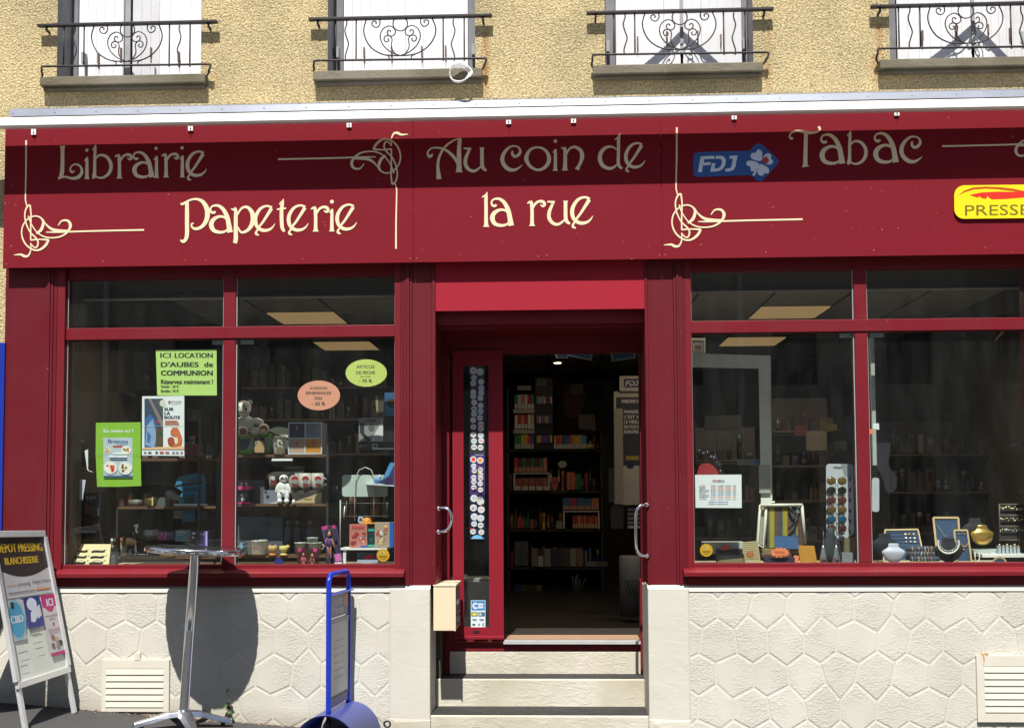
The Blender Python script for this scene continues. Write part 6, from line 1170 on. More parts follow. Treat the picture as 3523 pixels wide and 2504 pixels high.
# ---- right pane
NVY = M((.02, .05, .11), .8, name='navy_velvet', noise=.15); PINE = V(205, 175, 125, .6)
def framed(label, pts, Y, lean, items, w_=7):
    t = IT('velvet_frame', label, 'display frame', sum(p[0] for p in pts)/4, max(p[1] for p in pts), Y, 'pine framed navy velvet boards'); f = lambda x, y, d: at(x, y, Y+(pts[2][1]-y)/80*lean+d)
    q = MB(); q.prism(pts, f, .006, NVY); q.build('velvet', t); q = MB()
    for i in range(4): a, b = pts[i], pts[(i+1) % 4]; add_ribbon(q, ribbon([(*a, w_), (*b, w_)], sm=False), lambda x, y, d: f(x, y, -.008-.0006*i+d), PINE, .012)
    q.build('pine_frame', t); items(t, f)
def dots(t, f, spec, nm='bead_row'):
    q = MB()
    for x, y, r, m_ in spec: q.ell(f(x, y, -.006), (r/S(.3),)*3, m_, 8)
    q.build(nm, t)
SIL = M((.75, .75, .72), .2, .7, name='silver'); GLD = M((.75, .5, .18), .25, .9, name='gold'); PRL = M((.75, .74, .68), .2, name='pearl')
def rings(t, f):
    r = random.Random(9); dots(t, f, [(3115+14*i+r.uniform(-2, 2)+j*1.5, 1838+13*j, r.uniform(4, 6), r.choice([SIL, PRL, GLD, SIL])) for j in range(3) for i in range(3)])
    q = MB()
    for j in range(8): add_ribbon(q, ribbon([(3050, 1832+12*j, 2.5), (3158+2*j, 1830+12*j, 2.5)], sm=False), lambda x, y, d: f(x, y, -.004+d), M((.01, .03, .07), .8), .003)
    q.build('ring_slots', t)
framed('wide navy tray of rings in a thin pine frame', [(3045, 1822), (3158, 1820), (3182, 1930), (3040, 1930)], .3, .09, rings, 5)
def chain1(t, f): dots(t, f, [(3222+i*3.2, 1805+i*4.3+.12*i*i*.2, 1.8, SIL) for i in range(11)]+[(3256+i*3.4, 1846-i*5.0+.05*i*i, 1.3, SIL) for i in range(9)])
framed('tall navy necklace board in a notched pine frame', [(3211, 1780), (3297, 1780), (3305, 1900), (3224, 1900)], .35, .05, chain1)
def chain2(t, f): dots(t, f, [(3296+i*3.5, 1835+2*math.sin(i), 1.8, SIL) for i in range(8)]+[(3302+i*4.6, 1866+14*math.sin(math.pi*i/7), 2.6, GLD) for i in range(8)]+[(3315, 1889, 4, GLD)])
framed('small navy bracelet board in a rounded pine frame, in front', [(3283, 1823), (3328, 1823), (3343, 1932), (3292, 1932)], .25, .04, chain2, 6)
def bust(label, x, y, Y, s, mat, tilt=0):
    q = MB(); LT(q, x, y, Y, [(0, 0), (10*s, 1*s), (22*s, 7*s), (31*s, 17*s), (37*s, 28*s), (39.5*s, 36*s), (37*s, 41*s), (28*s, 47*s), (20*s, 52*s), (17*s, 57*s), (17*s, 64*s), (15*s, 66*s), (0, 66*s)], mat, 28, sy=.32)
    o = q.build('necklace_bust'); tag(o, label, 'bust', 'necklace busts'); return o
t = bust('gold necklace bust glowing beside the pine frames', 3380, 1872, .3, .98, M((.72, .48, .12), .28, .75, name='gold_leaf'))
bust('white leather necklace bust low at the right mullion', 3075, 1936, .16, 1.0, V(205, 210, 225, .5)); bust('black velvet bust wearing two strands of pearls', 3265, 1934, .17, 1.25, M((.012, .012, .014), .9))
bust('black bust behind the gold one with a thin chain', 3356, 1860, .5, 1.15, M((.02, .022, .025), .9)); bust('small black bust behind the white one', 3045, 1915, .32, 1.2, M((.012, .014, .02), .9))
for k, (rx, ry, y0, r, n) in enumerate(((36, 34, 1866, 3.6, 30), (29, 24, 1870, 1.8, 34))):
    q = MB()
    for i in range(n): a = math.pi*(-.08+1.16*i/(n-1)); q.ell(at(3263+rx*math.cos(a), y0+ry*math.sin(a)+(3 if k == 0 else 0), .12-.0+.03*abs(math.cos(a))), (r/S(.13),)*3, PRL if k == 0 else SIL, 8)
    tag(q.build('pearl_necklace'), ['long strand of large white pearls on the black bust', 'fine silver bead strand above the pearls on black bust'][k], 'necklace')
q = MB()
for i in range(20): a = math.pi*(.0+i/19); q.ell(at(3380+33*math.cos(a), 1850+24*math.sin(a), .24), (1.6/S(.25),)*3, GLD, 6)
tag(q.build('gold_chain'), 'gold chain lying on the gold bust', 'necklace')
t = IT('bracelet_stand', 'dark cushion stand with bead bracelets at bottom right', 'display stand', 3180, 1934, .17)
for k, (y, Y) in enumerate(((1888, .28), (1905, .22), (1922, .17))):
    q = MB(); TB(q, [(3120+6*k, y, Y), (3215+8*k, y, Y)], .016, M((.06, .065, .08), .9), 10); q.build('cushion', t)
bc = [V(200, 215, 190, .3), V(180, 60, 60, .3), SIL, V(90, 120, 180, .3), PRL, GLD]
for k in range(8):
    x = 3138+11*k; q = MB()
    for i in range(9): q.ell(at(x+1.5*math.sin(i), 1880+5.8*i, .235-.014*i), (2.2/S(.2),)*3, bc[(k+i//3) % 6], 6)
    tag(q.build('bead_bracelet'), f'bead bracelet, {["first", "second", "third", "fourth", "fifth", "sixth", "seventh", "eighth"][k]} from left on the dark cushions', 'bracelet', 'bead bracelets on the cushion stand')
t = IT('earring_rack', 'dark rack hung with rows of earrings at right edge', 'display rack', 3480, 1855, .35); RB = M((.12, .09, .07), .5)
q = MB(); [TB(q, [(3437, y, .35), (3560, y, .35)], .004, RB) for y in (1734, 1773, 1811, 1857)]; TB(q, [(3438, 1732, .35), (3440, 1860, .35)], .004, RB); TB(q, [(3508, 1805, .34), (3508, 1868, .34)], .004, RB); q.build('rack_frame', t); q = MB(); pbox(q, 3440, 1736, 3560, 1856, .38, .01, M((.03, .025, .024), .8)); q.build('back_panel', t)
r = random.Random(3)
for y in (1738, 1777, 1815):
    q = MB()
    for i in range(12): x = 3443+7*i; q.ell(at(x+r.uniform(-1, 1), y+r.uniform(4, 14), .34), (r.uniform(1.6, 3)/S(.34), .003, r.uniform(2, 5)/S(.34)), r.choice([GLD, SIL, PRL, GLD]), 6)
    q.build('earring_row', t)
BX('white_plinth', 'white jewellery plinth at the bottom right corner', 'plinth', 3380, 1905, 3560, 1917, .22, .16, WHITE); BX('white_step', 'low white step holding small trinkets beside the earring rack', 'plinth', 3350, 1890, 3470, 1903, .3, .12, V(190, 200, 198))
q = MB(); LT(q, 3444, 1936, .2, [(0, 3), (25, 3), (25, 0)], PINE, 24) if 0 else q.prism([(3439+25*math.cos(a), 1936+23*math.sin(a)) for a in [math.pi+i*math.pi/12 for i in range(13)]], lambda x, y, d: at(x, y, .2+d), .01, PINE); q.prism([(3439+19*math.cos(a), 1936+17*math.sin(a)) for a in [math.pi+i*math.pi/12 for i in range(13)]], lambda x, y, d: at(x, y, .198+d), .004, NVY); tag(q.build('round_velvet_board'), 'half-hidden round navy board with pine rim, bottom right', 'display frame')
for k in range(6):
    x = 3435+13*k; q = MB(); pbox(q, x, 1876+(k % 2)*4, x+9, 1903, .26, .03, V(190, 200, 205, .2)); q.ell(at(x+4, 1874+(k % 2)*4, .26), (.008, .006, .008), GLD if k % 2 else SIL, 8); tag(q.build('trinket'), f'small silver and gold trinket, {["first", "second", "third", "fourth", "fifth", "sixth"][k]} along the white step', 'trinket', 'trinkets on the white step')
q = MB(); TB(q, [(3355, 1900, .19), (3354, 1918, .18), (3358, 1932, .17), (3366, 1934, .17), (3370, 1918, .18), (3368, 1902, .19)], .004, V(215, 210, 195, .3)); tag(q.build('white_bangle'), 'white bangle leaning on the small pine board', 'bangle')
q = MB(); q.prism([(3472, 1537), (3482, 1521), (3560, 1519), (3560, 1535)], lambda x, y, d: at(x, y, .5+d), .08, V(150, 155, 150)); tag(q.build('wall_shelf'), 'pale shelf end at the right edge of the photo', 'shelf')
q = MB(); q.prism([(3504, 1690), (3530, 1650), (3530, 1705), (3512, 1700)], lambda x, y, d: at(x, y, .5+d), .05, V(175, 150, 110)); tag(q.build('lampshade'), 'tan lampshade corner at the right edge above earrings', 'lampshade')
q = MB(); q.prism([(3424, 1165), (3450, 1135), (3464, 1135), (3430, 1170), (3425, 1178)], lambda x, y, d: at(x, y, 1.0+d), .05, M((.16, .10, .05), .6)); tag(q.build('hanging_ornament'), 'brown ornament hanging under the right transom', 'ornament')
# counters and shelving deep in the right part of the shop
q = MB(); q.box(1.2, 3.3, 2.6, 3.0, zF, 1.85, M((.055, .045, .04), .6, noise=.3)); tag(q.build('shop_counter'), 'dark shop counter deep behind the right window', 'counter')
q = MB(); q.box(-3.3, -1.6, 2.4, 2.8, zF, 2.0, M((.05, .035, .03), .6, noise=.3)); tag(q.build('shop_rack'), 'dark display rack deep behind the left window', 'rack')
r = random.Random(21)
for i in range(18):
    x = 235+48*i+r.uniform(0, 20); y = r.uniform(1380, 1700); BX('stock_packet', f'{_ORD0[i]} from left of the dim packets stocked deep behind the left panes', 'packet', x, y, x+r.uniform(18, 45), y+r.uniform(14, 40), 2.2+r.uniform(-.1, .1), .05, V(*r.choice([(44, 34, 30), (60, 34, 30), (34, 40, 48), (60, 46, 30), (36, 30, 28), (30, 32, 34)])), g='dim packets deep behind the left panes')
# ================================================================== seen through the door
Yd2 = 4.6
t = IT('vape_shelving', 'dark shelving stocked with coloured packs facing the door', 'shelving', 1915, 2150, Yd2)
q = MB(); pbox(q, 1745, 1330, 2075, 2170, Yd2+.32, .02, M((.012, .012, .012), .8)); q.build('back_panel', t)
for y in (1545, 1688, 1820, 1950, 2100): q = MB(); pbox(q, 1745, y, 2075, y+8, Yd2, .32, M((.03, .022, .018), .6)); q.build('shelf', t)
q = MB(); pbox(q, 1745, 1330, 1752, 2170, Yd2, .32, DARK); pbox(q, 2068, 1480, 2075, 2170, Yd2, .32, DARK); q.build('side_panel', t)
_CN = {'red': (210,60,50), 'orange': (235,130,60), 'salmon': (235,150,120), 'green': (60,130,80), 'blue': (60,110,190), 'yellow': (235,200,90), 'pink': (200,60,90), 'white': (235,235,225), 'grey': (110,110,110), 'brown': (140,100,70), 'purple': (120,85,165), 'dark': (60,58,55), 'pale green': (180,210,160), 'maroon': (120,40,60)}
_ORD = ['first', 'second', 'third', 'fourth', 'fifth', 'sixth', 'seventh', 'eighth', 'ninth', 'tenth', 'eleventh', 'twelfth']
def cname(c): return min(_CN, key=lambda n: sum((a-b)**2 for a, b in zip(_CN[n], c)))
def packs(x0, x1, y0, y1, n, cl, label, Y=Yd2-.02, cap=None, seed=1):
    r = random.Random(seed); w_ = (x1-x0)/n
    for k in range(n):
        c_ = r.choice(cl); q = MB(); pbox(q, x0+w_*k+.8, y0+r.uniform(0, 3), x0+w_*(k+1)-.8, y1, Y, .06, V(*c_, .4))
        if cap: pbox(q, x0+w_*k+1, y1-(y1-y0)*.32, x0+w_*(k+1)-1, y1, Y-.004, .003, V(*cap))
        tag(q.build('pack'), f'{cname(c_)} one, {_ORD[k]} of {label}', 'pack', label)
KK = [(225, 80, 60), (70, 150, 90), (240, 150, 120), (60, 110, 190), (235, 200, 90), (200, 60, 90), (235, 235, 225)]
packs(1770, 1838, 1356, 1405, 6, KK, 'slim packs, top row of white rack', cap=(235, 235, 225), seed=1); packs(1770, 1838, 1425, 1474, 6, KK, 'slim packs, second row of white rack', cap=(235, 235, 225), seed=2); packs(1770, 1838, 1494, 1543, 6, KK, 'slim packs, third row of white rack', cap=(200, 200, 190), seed=3)
for k, y in enumerate((1407, 1477)): BX('rack_label', ['white label strip under the top slim packs', 'white label strip under the second slim packs'][k], 'label', 1766, y, 1839, y+14, Yd2-.03, .01, V(190, 185, 170))
BX('rack_header', 'small white header sign above the slim packs', 'sign', 1780, 1327, 1827, 1342, Yd2-.03, .01, V(190, 190, 180), lambda p: p.text('ELFBAR', 1784, 1331, 1823, 1338, V(90, 60, 60)))
t = IT('bottle_rack', 'tall black rounded rack of small bottles beside slim packs', 'display rack', 1870, 1545, Yd2-.05); q = MB(); q.prism([(1841, 1545), (1841, 1297), (1885, 1297), (1898, 1304), (1902, 1318), (1902, 1545)], lambda x, y, d: at(x, y, Yd2-.04+d), .06, M((.012, .012, .014), .5)); q.build('rack_body', t); p = Print(flat(Yd2-.043), .001); [p.poly([(1846+7*k, 1328), (1850+7*k, 1302), (1855+7*k, 1302), (1852+7*k, 1328)], V(130, 130, 125)) for k in range(5)]; p.oval(1892, 1309, 6, 6, V(110, 110, 110)); p.build('print', t)
for j, y in enumerate((1388, 1455, 1522)): packs(1846, 1900, y-26, y, 7, [(140, 90, 170), (90, 80, 160), (235, 190, 80), (240, 200, 120), (110, 160, 210)], ['tiny bottles, top row of the black rack', 'tiny bottles, middle row of the black rack', 'tiny bottles, lowest row of the black rack'][j], Y=Yd2-.06, seed=5+j)
packs(1905, 2018, 1496, 1543, 12, [(215, 130, 90), (110, 170, 210), (220, 80, 80), (235, 190, 90), (90, 110, 160), (230, 120, 60)], 'bottles right of the black rack', cap=(225, 220, 205), seed=9)
packs(1768, 1883, 1574, 1622, 8, [(230, 110, 90), (70, 130, 80), (235, 140, 110), (120, 40, 60), (200, 70, 70)], 'red and green packs on the second shelf', cap=(215, 150, 130), seed=10)
t = IT('white_tray_rack', 'white framed rack of brown and blue packs on second shelf', 'rack', 1828, 1686, Yd2-.05, 'white framed pack racks'); q = MB(); [pbox(q, *b_, Yd2-.05, .06, V(215, 210, 195)) for b_ in ((1766, 1625, 1891, 1630), (1766, 1631, 1773, 1686), (1885, 1631, 1891, 1686))]; q.build('frame', t); packs(1775, 1884, 1642, 1672, 5, [(190, 130, 90), (170, 110, 80), (90, 120, 180), (180, 90, 80)], 'packs in the white rack, second shelf', seed=11)
for k in range(5): BX('price_card', f'{_ORD0[k]} white price card from left along the second shelf rack', 'label', 1770+25*k, 1672, 1792+25*k, 1686, Yd2-.06, .005, V(215, 210, 195), g='white price cards along the rack')
packs(1897, 1921, 1640, 1682, 2, [(230, 220, 210), (200, 90, 80)], 'white and red bottles beside the white rack', seed=12); packs(1950, 1978, 1622, 1684, 2, [(235, 120, 60), (230, 130, 80)], 'orange packs standing on the second shelf', seed=13); packs(1978, 2000, 1628, 1684, 2, [(50, 130, 60), (60, 140, 80)], 'green packs standing on the second shelf', seed=14)
q = MB(); q.prism(star(1935, 1597, 18, 14, 9, 8), lambda x, y, d: at(x, y, Yd2-.03+d), .004, V(190, 190, 180)); tag(q.build('price_star'), 'white starburst price card inside the doorway', 'price card')
packs(1935, 2061, 1712, 1752, 5, [(190, 60, 70), (70, 120, 160), (220, 140, 90), (210, 110, 110)], 'red and blue boxes on the third shelf', cap=(200, 150, 140), seed=15)
t = IT('white_tray_rack', 'white framed rack of orange packs on third shelf', 'rack', 2000, 1817, Yd2-.05, 'white framed pack racks'); q = MB(); [pbox(q, *b_, Yd2-.05, .06, V(225, 218, 205)) for b_ in ((1937, 1756, 2063, 1761), (1937, 1762, 1943, 1818), (2057, 1762, 2063, 1818))]; q.build('frame', t); packs(1970, 2055, 1772, 1816, 9, [(235, 130, 80), (230, 110, 90), (200, 80, 70), (235, 170, 100)], 'orange packs in the white rack on the third shelf', cap=(225, 190, 130), seed=16)
packs(1768, 1848, 1785, 1815, 7, [(50, 120, 70), (150, 110, 90), (200, 80, 70), (70, 70, 70)], 'small mixed boxes on the left of the third shelf', seed=17); packs(1915, 1935, 1790, 1818, 4, [(200, 220, 180), (150, 190, 150)], 'tiny pale bottles left of the white rack', seed=18)
packs(1770, 1818, 1860, 1945, 2, [(90, 95, 100), (110, 90, 95)], 'grey brochures left on the fourth shelf', seed=19); packs(1828, 2005, 1885, 1948, 8, [(60, 65, 75), (140, 110, 90), (90, 80, 50), (70, 75, 85), (150, 150, 145)], 'dim mixed packs on the fourth shelf', seed=20); packs(1830, 1870, 1912, 1948, 2, [(190, 190, 185), (120, 125, 130)], 'pale boxes on the fourth shelf', Y=Yd2-.05, seed=23)
packs(2013, 2092, 1930, 1948, 2, [(130, 130, 125), (100, 100, 98)], 'long white box on the fourth shelf', seed=21); packs(1770, 1865, 2010, 2090, 4, [(60, 55, 45), (30, 60, 100), (110, 85, 50), (70, 70, 68)], 'dim boxes on the lowest shelf left', seed=22); packs(1880, 1958, 2030, 2085, 4, [(80, 78, 74), (60, 56, 54)], 'dim grey boxes in the middle of the lowest shelf', seed=24)
q = MB(); [TB(q, [(1975+8*k+r.uniform(-8, 8), 1975+r.uniform(0, 20), Yd2-.1), (1978+3*k, 2040, Yd2-.1)], .004, V(140, 140, 135)) for k in range(5)]; LT(q, 1982, 2060, Yd2-.1, [(0, 0), (16, 0), (16, 28), (14, 28)], M((.03, .03, .032), .4)); tag(q.build('pen_pot'), 'dark pot of pens on the lowest shelf inside', 'pot')
q = MB(); LT(q, 2030, 1545, Yd2-.02, [(0, 0), (14, 0), (18, 16), (15, 16)], V(215, 200, 130), 12); tag(q.build('small_tub'), 'cream tub at the right of the top shelf', 'tub')
q = MB(); q.prism([(1990, 1425), (2045, 1425), (2050, 1480), (1992, 1475)], lambda x, y, d: at(x, y, Yd2+d), .03, V(110, 95, 85)); tag(q.build('photo_print'), 'dim photo print hanging above the top shelf', 'picture')
q = MB(); q.prism(smooth([(1942, 1335), (1960, 1320), (2005, 1322), (2014, 1360), (2008, 1400), (1990, 1430), (1945, 1430)], 4, True), lambda x, y, d: at(x, y, Yd2+.3+d), .04, V(80, 24, 20)); q.prism([(1966, 1323), (2006, 1320), (2004, 1354), (1964, 1356)], lambda x, y, d: at(x, y, Yd2+.29+d), .003, V(120, 105, 85)); tag(q.build('red_poster'), 'dim dark red shape with a pale note on back wall', 'poster')
q = MB(); pbox(q, 2010, 1310, 2120, 1500, Yd2+.6, .05, BLACK); tag(q.build('dark_screen'), 'black panel on the back wall behind the lottery display', 'screen')
for k, (pts, c_) in enumerate(((((1908, 1214), (1957, 1214), (1954, 1232), (1912, 1232)), 0), (((1955, 1214), (2040, 1214), (2034, 1240), (1955, 1224)), 0), (((2100, 1214), (2187, 1214), (2185, 1232), (2105, 1243)), 0))):
    q = MB(); q.prism(pts, lambda x, y, d: at(x, y, 2.4+d), .002, V(150, 165, 175)); x0 = pts[0][0]; q.prism([(pts[0][0]+5, 1214), (pts[1][0]-6, 1214), (pts[2][0]-5, pts[2][1]-5), (pts[3][0]+4, pts[3][1]-5)], lambda x, y, d: at(x, y, 2.398+d), .001, V(40, 85, 130)); tag(q.build('hanging_poster'), ['leftmost blue poster hanging inside above the doorway', 'tilted blue poster in the middle above the doorway', 'blue poster at the right above the doorway'][k], 'poster', 'blue posters hanging inside')
# lottery display
LG = V(160, 155, 145, .5)
t = IT('lottery_display', 'lottery display column with FDJ and PARIONS SPORT panels inside the door', 'display stand', 2170, 1735, 1.8)
q = MB(); q.prism(rrect(2131, 1293, 2290, 1345, 5), lambda x, y, d: at(x, y, 1.8+d), .03, LG); q.build('logo_sign', t); q = MB(); q.prism(rrect(2112, 1346, 2290, 1736, 6), lambda x, y, d: at(x, y, 1.82+d), .03, LG); q.build('column', t)
p = Print(flat(1.798), .001); p.poly(rrect(2147, 1303, 2230, 1332, 4), NV); W2 = V(190, 190, 190)
o_ = lambda x, y: (2151+(x-510)*.135, 1309+(y-346)*.135)
for s_ in ([(535, 352), (652, 347), (660, 372), (566, 377), (560, 405), (625, 402), (618, 428), (554, 431), (545, 488), (510, 489)], [(668, 347), (700, 346), (735, 352), (756, 385), (748, 430), (725, 465), (680, 484), (618, 486), (632, 412), (664, 410), (654, 458), (688, 456), (712, 435), (722, 400), (710, 374), (665, 372)], [(790, 346), (856, 344), (838, 440), (822, 470), (790, 482), (748, 484), (752, 458), (785, 456), (802, 444), (816, 372), (785, 372)]): p.poly([o_(*q_) for q_ in s_], W2)
p.build('logo_print', t)
p = Print(flat(1.818), .001); p.rect(2120, 1366, 2290, 1600, M((.015, .016, .022), .5)); p.text('PARIONS SPORT', 2139, 1374, 2225, 1386, W2, bold=.6)
for k, s_ in enumerate(('PARIER,', "C'EST VIVRE", 'LE MEILLEUR', 'DU FOOT', 'EUROPEEN')): p.text(s_, 2146, 1411+17*k, 2146+len(s_)*7.4, 1423+17*k, W2, shear=3, bold=.5)
p.rect(2153, 1568, 2290, 1582, V(140, 125, 50)); p.rect(2158, 1592, 2180, 1608, NV); p.build('poster_print', t)
q = MB(); pbox(q, 2114, 1405, 2144, 1730, 1.78, .03, V(130, 125, 112)); q.build('side_strip', t)
BX('ticket_holder', 'grey slotted ticket holder beside the lottery column', 'holder', 2096, 1610, 2190, 1726, 1.9, .08, V(90, 88, 86), lambda p: [p.rect(2110, 1655+18*k, 2150, 1662+18*k, BLACK) for k in range(4)])
BX('slotted_rack', 'rack of white cards under the lottery column', 'rack', 2157, 1742, 2250, 1818, 1.9, .08, BLACK, lambda p: [p.rect(2160, 1748+15*k, 2250, 1756+15*k, V(160, 158, 150)) for k in range(5)])
q = MB(); q.prism(rrect(2101, 1740, 2146, 1818, 10), lambda x, y, d: at(x, y, 1.92+d), .06, V(70, 66, 62)); tag(q.build('grey_terminal'), 'rounded grey terminal under the ticket holder', 'terminal')
t = IT('waste_bin', 'tall grey perforated bin inside on the right of the door', 'bin', 2170, 2120, 1.7); q = MB(); LT(q, 2172, 2118, 1.7, [(0, 0), (38, 0), (40, 200), (36, 204), (0, 204)], M((.13, .13, .125), .5), 24); q.build('body', t); p = Print(flat(1.6), .001); [p.poly([(2150+12*i+6*(j % 2), 2000+14*j), (2154+12*i+6*(j % 2), 1993+14*j), (2158+12*i+6*(j % 2), 2000+14*j), (2154+12*i+6*(j % 2), 2006+14*j)], BLACK) for i in range(5) for j in range(4)]; p.build('holes', t)
q = MB(); q.box(at(1597, 1850, 1.0).x-.1, at(1597, 1850, 1.0).x+.2, .9, 1.2, at(1600, 1988, 1.0).z-.02, at(1600, 1988, 1.0).z, V(150, 150, 145)); tag(q.build('inner_ledge'), 'pale ledge seen low through the door leaf glass', 'ledge')
# denser stock on the shelves
def clutter(x0, x1, yb, Y, n, h0, h1, where, sd, pal, grp):
    r = random.Random(sd); w_ = (x1-x0)/n
    for k in range(n):
        a = x0+w_*k+r.uniform(0, w_*.15); b = a+w_*r.uniform(.6, .85); h = r.uniform(h0, h1); c_ = r.choice(pal); c2 = r.choice(pal); kind = r.choice(('box', 'box', 'bottle', 'book', 'jar')); yy = Y+r.uniform(-.03, .03); q = MB(); cx = (a+b)/2; hw = (b-a)/2
        if kind == 'box': pbox(q, a, yb-h, b, yb, yy, .06, V(*c_, .5)); pbox(q, a+hw*.3, yb-h*.8, b-hw*.3, yb-h*.45, yy-.002, .0015, V(*c2, .5))
        elif kind == 'book':
            for j in range(3): pbox(q, a+hw*.66*j, yb-h*(1-.08*j), a+hw*.66*(j+.9), yb, yy, .08, V(*r.choice(pal), .6))
        elif kind == 'bottle': LT(q, cx, yb, yy, [(0, 0), (hw*.8, 0), (hw*.8, h*.6), (hw*.3, h*.78), (hw*.3, h), (0, h)], V(*c_, .2), 12); LT(q, cx, yb, yy, [(hw*.82, h*.15), (hw*.82, h*.45)], V(*c2, .5), 12)
        else: LT(q, cx, yb, yy, [(0, 0), (hw*.9, 0), (hw*.95, h*.7), (hw*.8, h*.8), (0, h*.8)], V(*c_, .3), 14); LT(q, cx, yb, yy, [(hw*.95, h*.8), (hw*.95, h), (0, h)], V(*c2, .4), 14)
        tag(q.build({'book': 'books'}.get(kind, 'small_'+kind)), f'{cname(c_)} {kind}, {_ORD0[k]} from left, {where}', 'books' if kind == 'book' else kind, grp)
P1_ = [(120, 110, 100), (60, 70, 90), (150, 120, 90), (90, 50, 60), (200, 190, 170), (70, 100, 90), (40, 40, 45), (190, 120, 80)]
P2_ = [(90, 80, 70), (120, 60, 50), (60, 75, 95), (130, 110, 70), (50, 50, 50), (110, 100, 95), (80, 95, 80)]
clutter(490, 740, 1575, .62, 8, 30, 75, 'at the back of the upper left shelf', 31, P1_, 'stock on the upper left shelf')
clutter(410, 600, 1740, .62, 7, 25, 60, 'at the back of the middle left shelf', 32, P1_, 'stock on the middle left shelf')
clutter(410, 735, 1912, .66, 10, 30, 70, 'at the back of the lowest left shelf', 33, P1_, 'stock on the lowest left shelf')
clutter(930, 1120, 1562, .64, 5, 40, 95, 'behind the drawer cube', 34, P1_, 'stock behind the drawer cube')
clutter(860, 1120, 1731, .66, 8, 60, 100, 'at the back of the astronaut shelf', 35, P2_, 'stock behind the astronaut')
clutter(1130, 1345, 1780, .75, 6, 40, 110, 'behind the white wire stand', 36, P2_, 'stock behind the wire stand')
clutter(225, 400, 1946, .55, 5, 50, 120, 'behind the knife board', 37, P2_, 'stock behind the knife board')
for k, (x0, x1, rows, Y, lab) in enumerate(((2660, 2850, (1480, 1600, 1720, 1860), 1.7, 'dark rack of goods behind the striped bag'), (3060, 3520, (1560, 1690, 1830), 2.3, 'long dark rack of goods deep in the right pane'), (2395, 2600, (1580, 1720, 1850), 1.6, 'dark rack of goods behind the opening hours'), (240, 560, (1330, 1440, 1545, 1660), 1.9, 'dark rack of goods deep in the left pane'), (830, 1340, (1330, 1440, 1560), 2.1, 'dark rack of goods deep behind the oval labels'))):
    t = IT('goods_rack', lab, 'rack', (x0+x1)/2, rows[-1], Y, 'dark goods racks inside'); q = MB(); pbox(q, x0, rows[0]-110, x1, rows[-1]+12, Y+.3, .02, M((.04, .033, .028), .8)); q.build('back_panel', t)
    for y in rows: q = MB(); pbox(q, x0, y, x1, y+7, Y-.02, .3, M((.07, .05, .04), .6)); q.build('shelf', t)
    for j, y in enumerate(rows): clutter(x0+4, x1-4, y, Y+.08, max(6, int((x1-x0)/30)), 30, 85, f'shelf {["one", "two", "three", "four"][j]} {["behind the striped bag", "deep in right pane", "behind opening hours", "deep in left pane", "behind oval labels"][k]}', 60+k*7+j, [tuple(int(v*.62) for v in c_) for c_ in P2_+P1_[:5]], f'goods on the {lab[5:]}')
for j, (y, a, b) in enumerate(((1545, 1905, 2065), (1688, 1755, 2065), (1820, 1755, 1935), (1950, 1755, 2065), (2100, 1755, 2065))): clutter(a, b, y, Yd2+.16, int((b-a)/13), 28, 75 if j else 50, f'at the back of door shelf {["one", "two", "three", "four", "five"][j]}', 90+j, KK+P1_, f'stock at the back of door shelf {j+1}')
# ceiling spots are recessed downlights; unseen ones added below to brighten the interior
sp0 = [o for o in col.objects if o.name.startswith('spot_light')]
for k, (X, Y) in enumerate(((-.25, 2.3), (-.2, 3.6), (-2.7, .95), (-1.6, .95), (1.0, .95))):
    o = thing('spot_light', ['added unseen ceiling spot just inside the door', 'added unseen ceiling spot in front of the pack shelves', 'added unseen ceiling spot above the left window display', 'added unseen ceiling spot above the plush bear side of the left window', 'added unseen ceiling spot near the red bag in the right window'][k], 'ceiling light', (X, Y, ZC), 'round ceiling spots in the shop')
    for ch in sp0[0].children: c2 = ch.copy(); col.objects.link(c2); c2.parent = o
    sp0.append(o)
for o in sp0:
    near = o.location.y < 3; ld = bpy.data.lights.new('spot_glow', 'SPOT'); ld.energy = 20 if o.location.y < 1.5 else 8 if near else 5; ld.color = (1, .80, .56); ld.shadow_soft_size = .045; ld.spot_size = math.radians(150); ld.spot_blend = .8
    lo = bpy.data.objects.new('spot_glow', ld); col.objects.link(lo); lo.location = (o.location.x, o.location.y, ZC-.03)
# ================================================================== bistro table
base = Vector((at(629, 2480, -.33).x, -.33, 0)); base.z = gz(base.x)
t = thing('bistro_table', 'tall round polished steel bistro table on the pavement', 'table', base); MX = Matrix.Translation(base) @ Matrix.Rotation(math.radians(3.3), 4, 'Y') @ Matrix.Rotation(math.radians(-.9), 4, 'X')
def place(o): o.data.transform(MX); return o
q = MB(); R_ = .305; q.lathe((0, 0, 1.10), [(0, .016), (R_-.012, .016), (R_-.004, .020), (R_, .014), (R_, -.012), (R_-.006, -.016), (R_-.02, -.008), (0, -.006)], STEEL, 64); place(q.build('table_top', None)); o = col.objects[-1] if 0 else bpy.data.objects['table_top']; adopt(o, t)
q = MB()
for k in range(36): a = 2*math.pi*k/36; q.obox((math.cos(a)*(R_+.001), math.sin(a)*(R_+.001), 1.10), (-math.sin(a)*.012, math.cos(a)*.012, 0), (math.cos(a)*.0015, math.sin(a)*.0015, 0), (0, 0, .009), STEEL)
o = place(q.build('hammered_rim')); adopt(o, t); o['kind'] = 'stuff'
q = MB(); q.lathe((0, 0, 0), [(.030, .07), (.030, .60), (.0305, .602), (.0305, .608), (.030, .61), (.030, 1.085), (.05, 1.09)], STEEL, 32); o = place(q.build('column')); adopt(o, t)
q = MB(); q.lathe((0, 0, 0), [(.055, .09), (.05, .108), (.032, .114)], STEEL, 24); o = place(q.build('base_hub')); adopt(o, t)
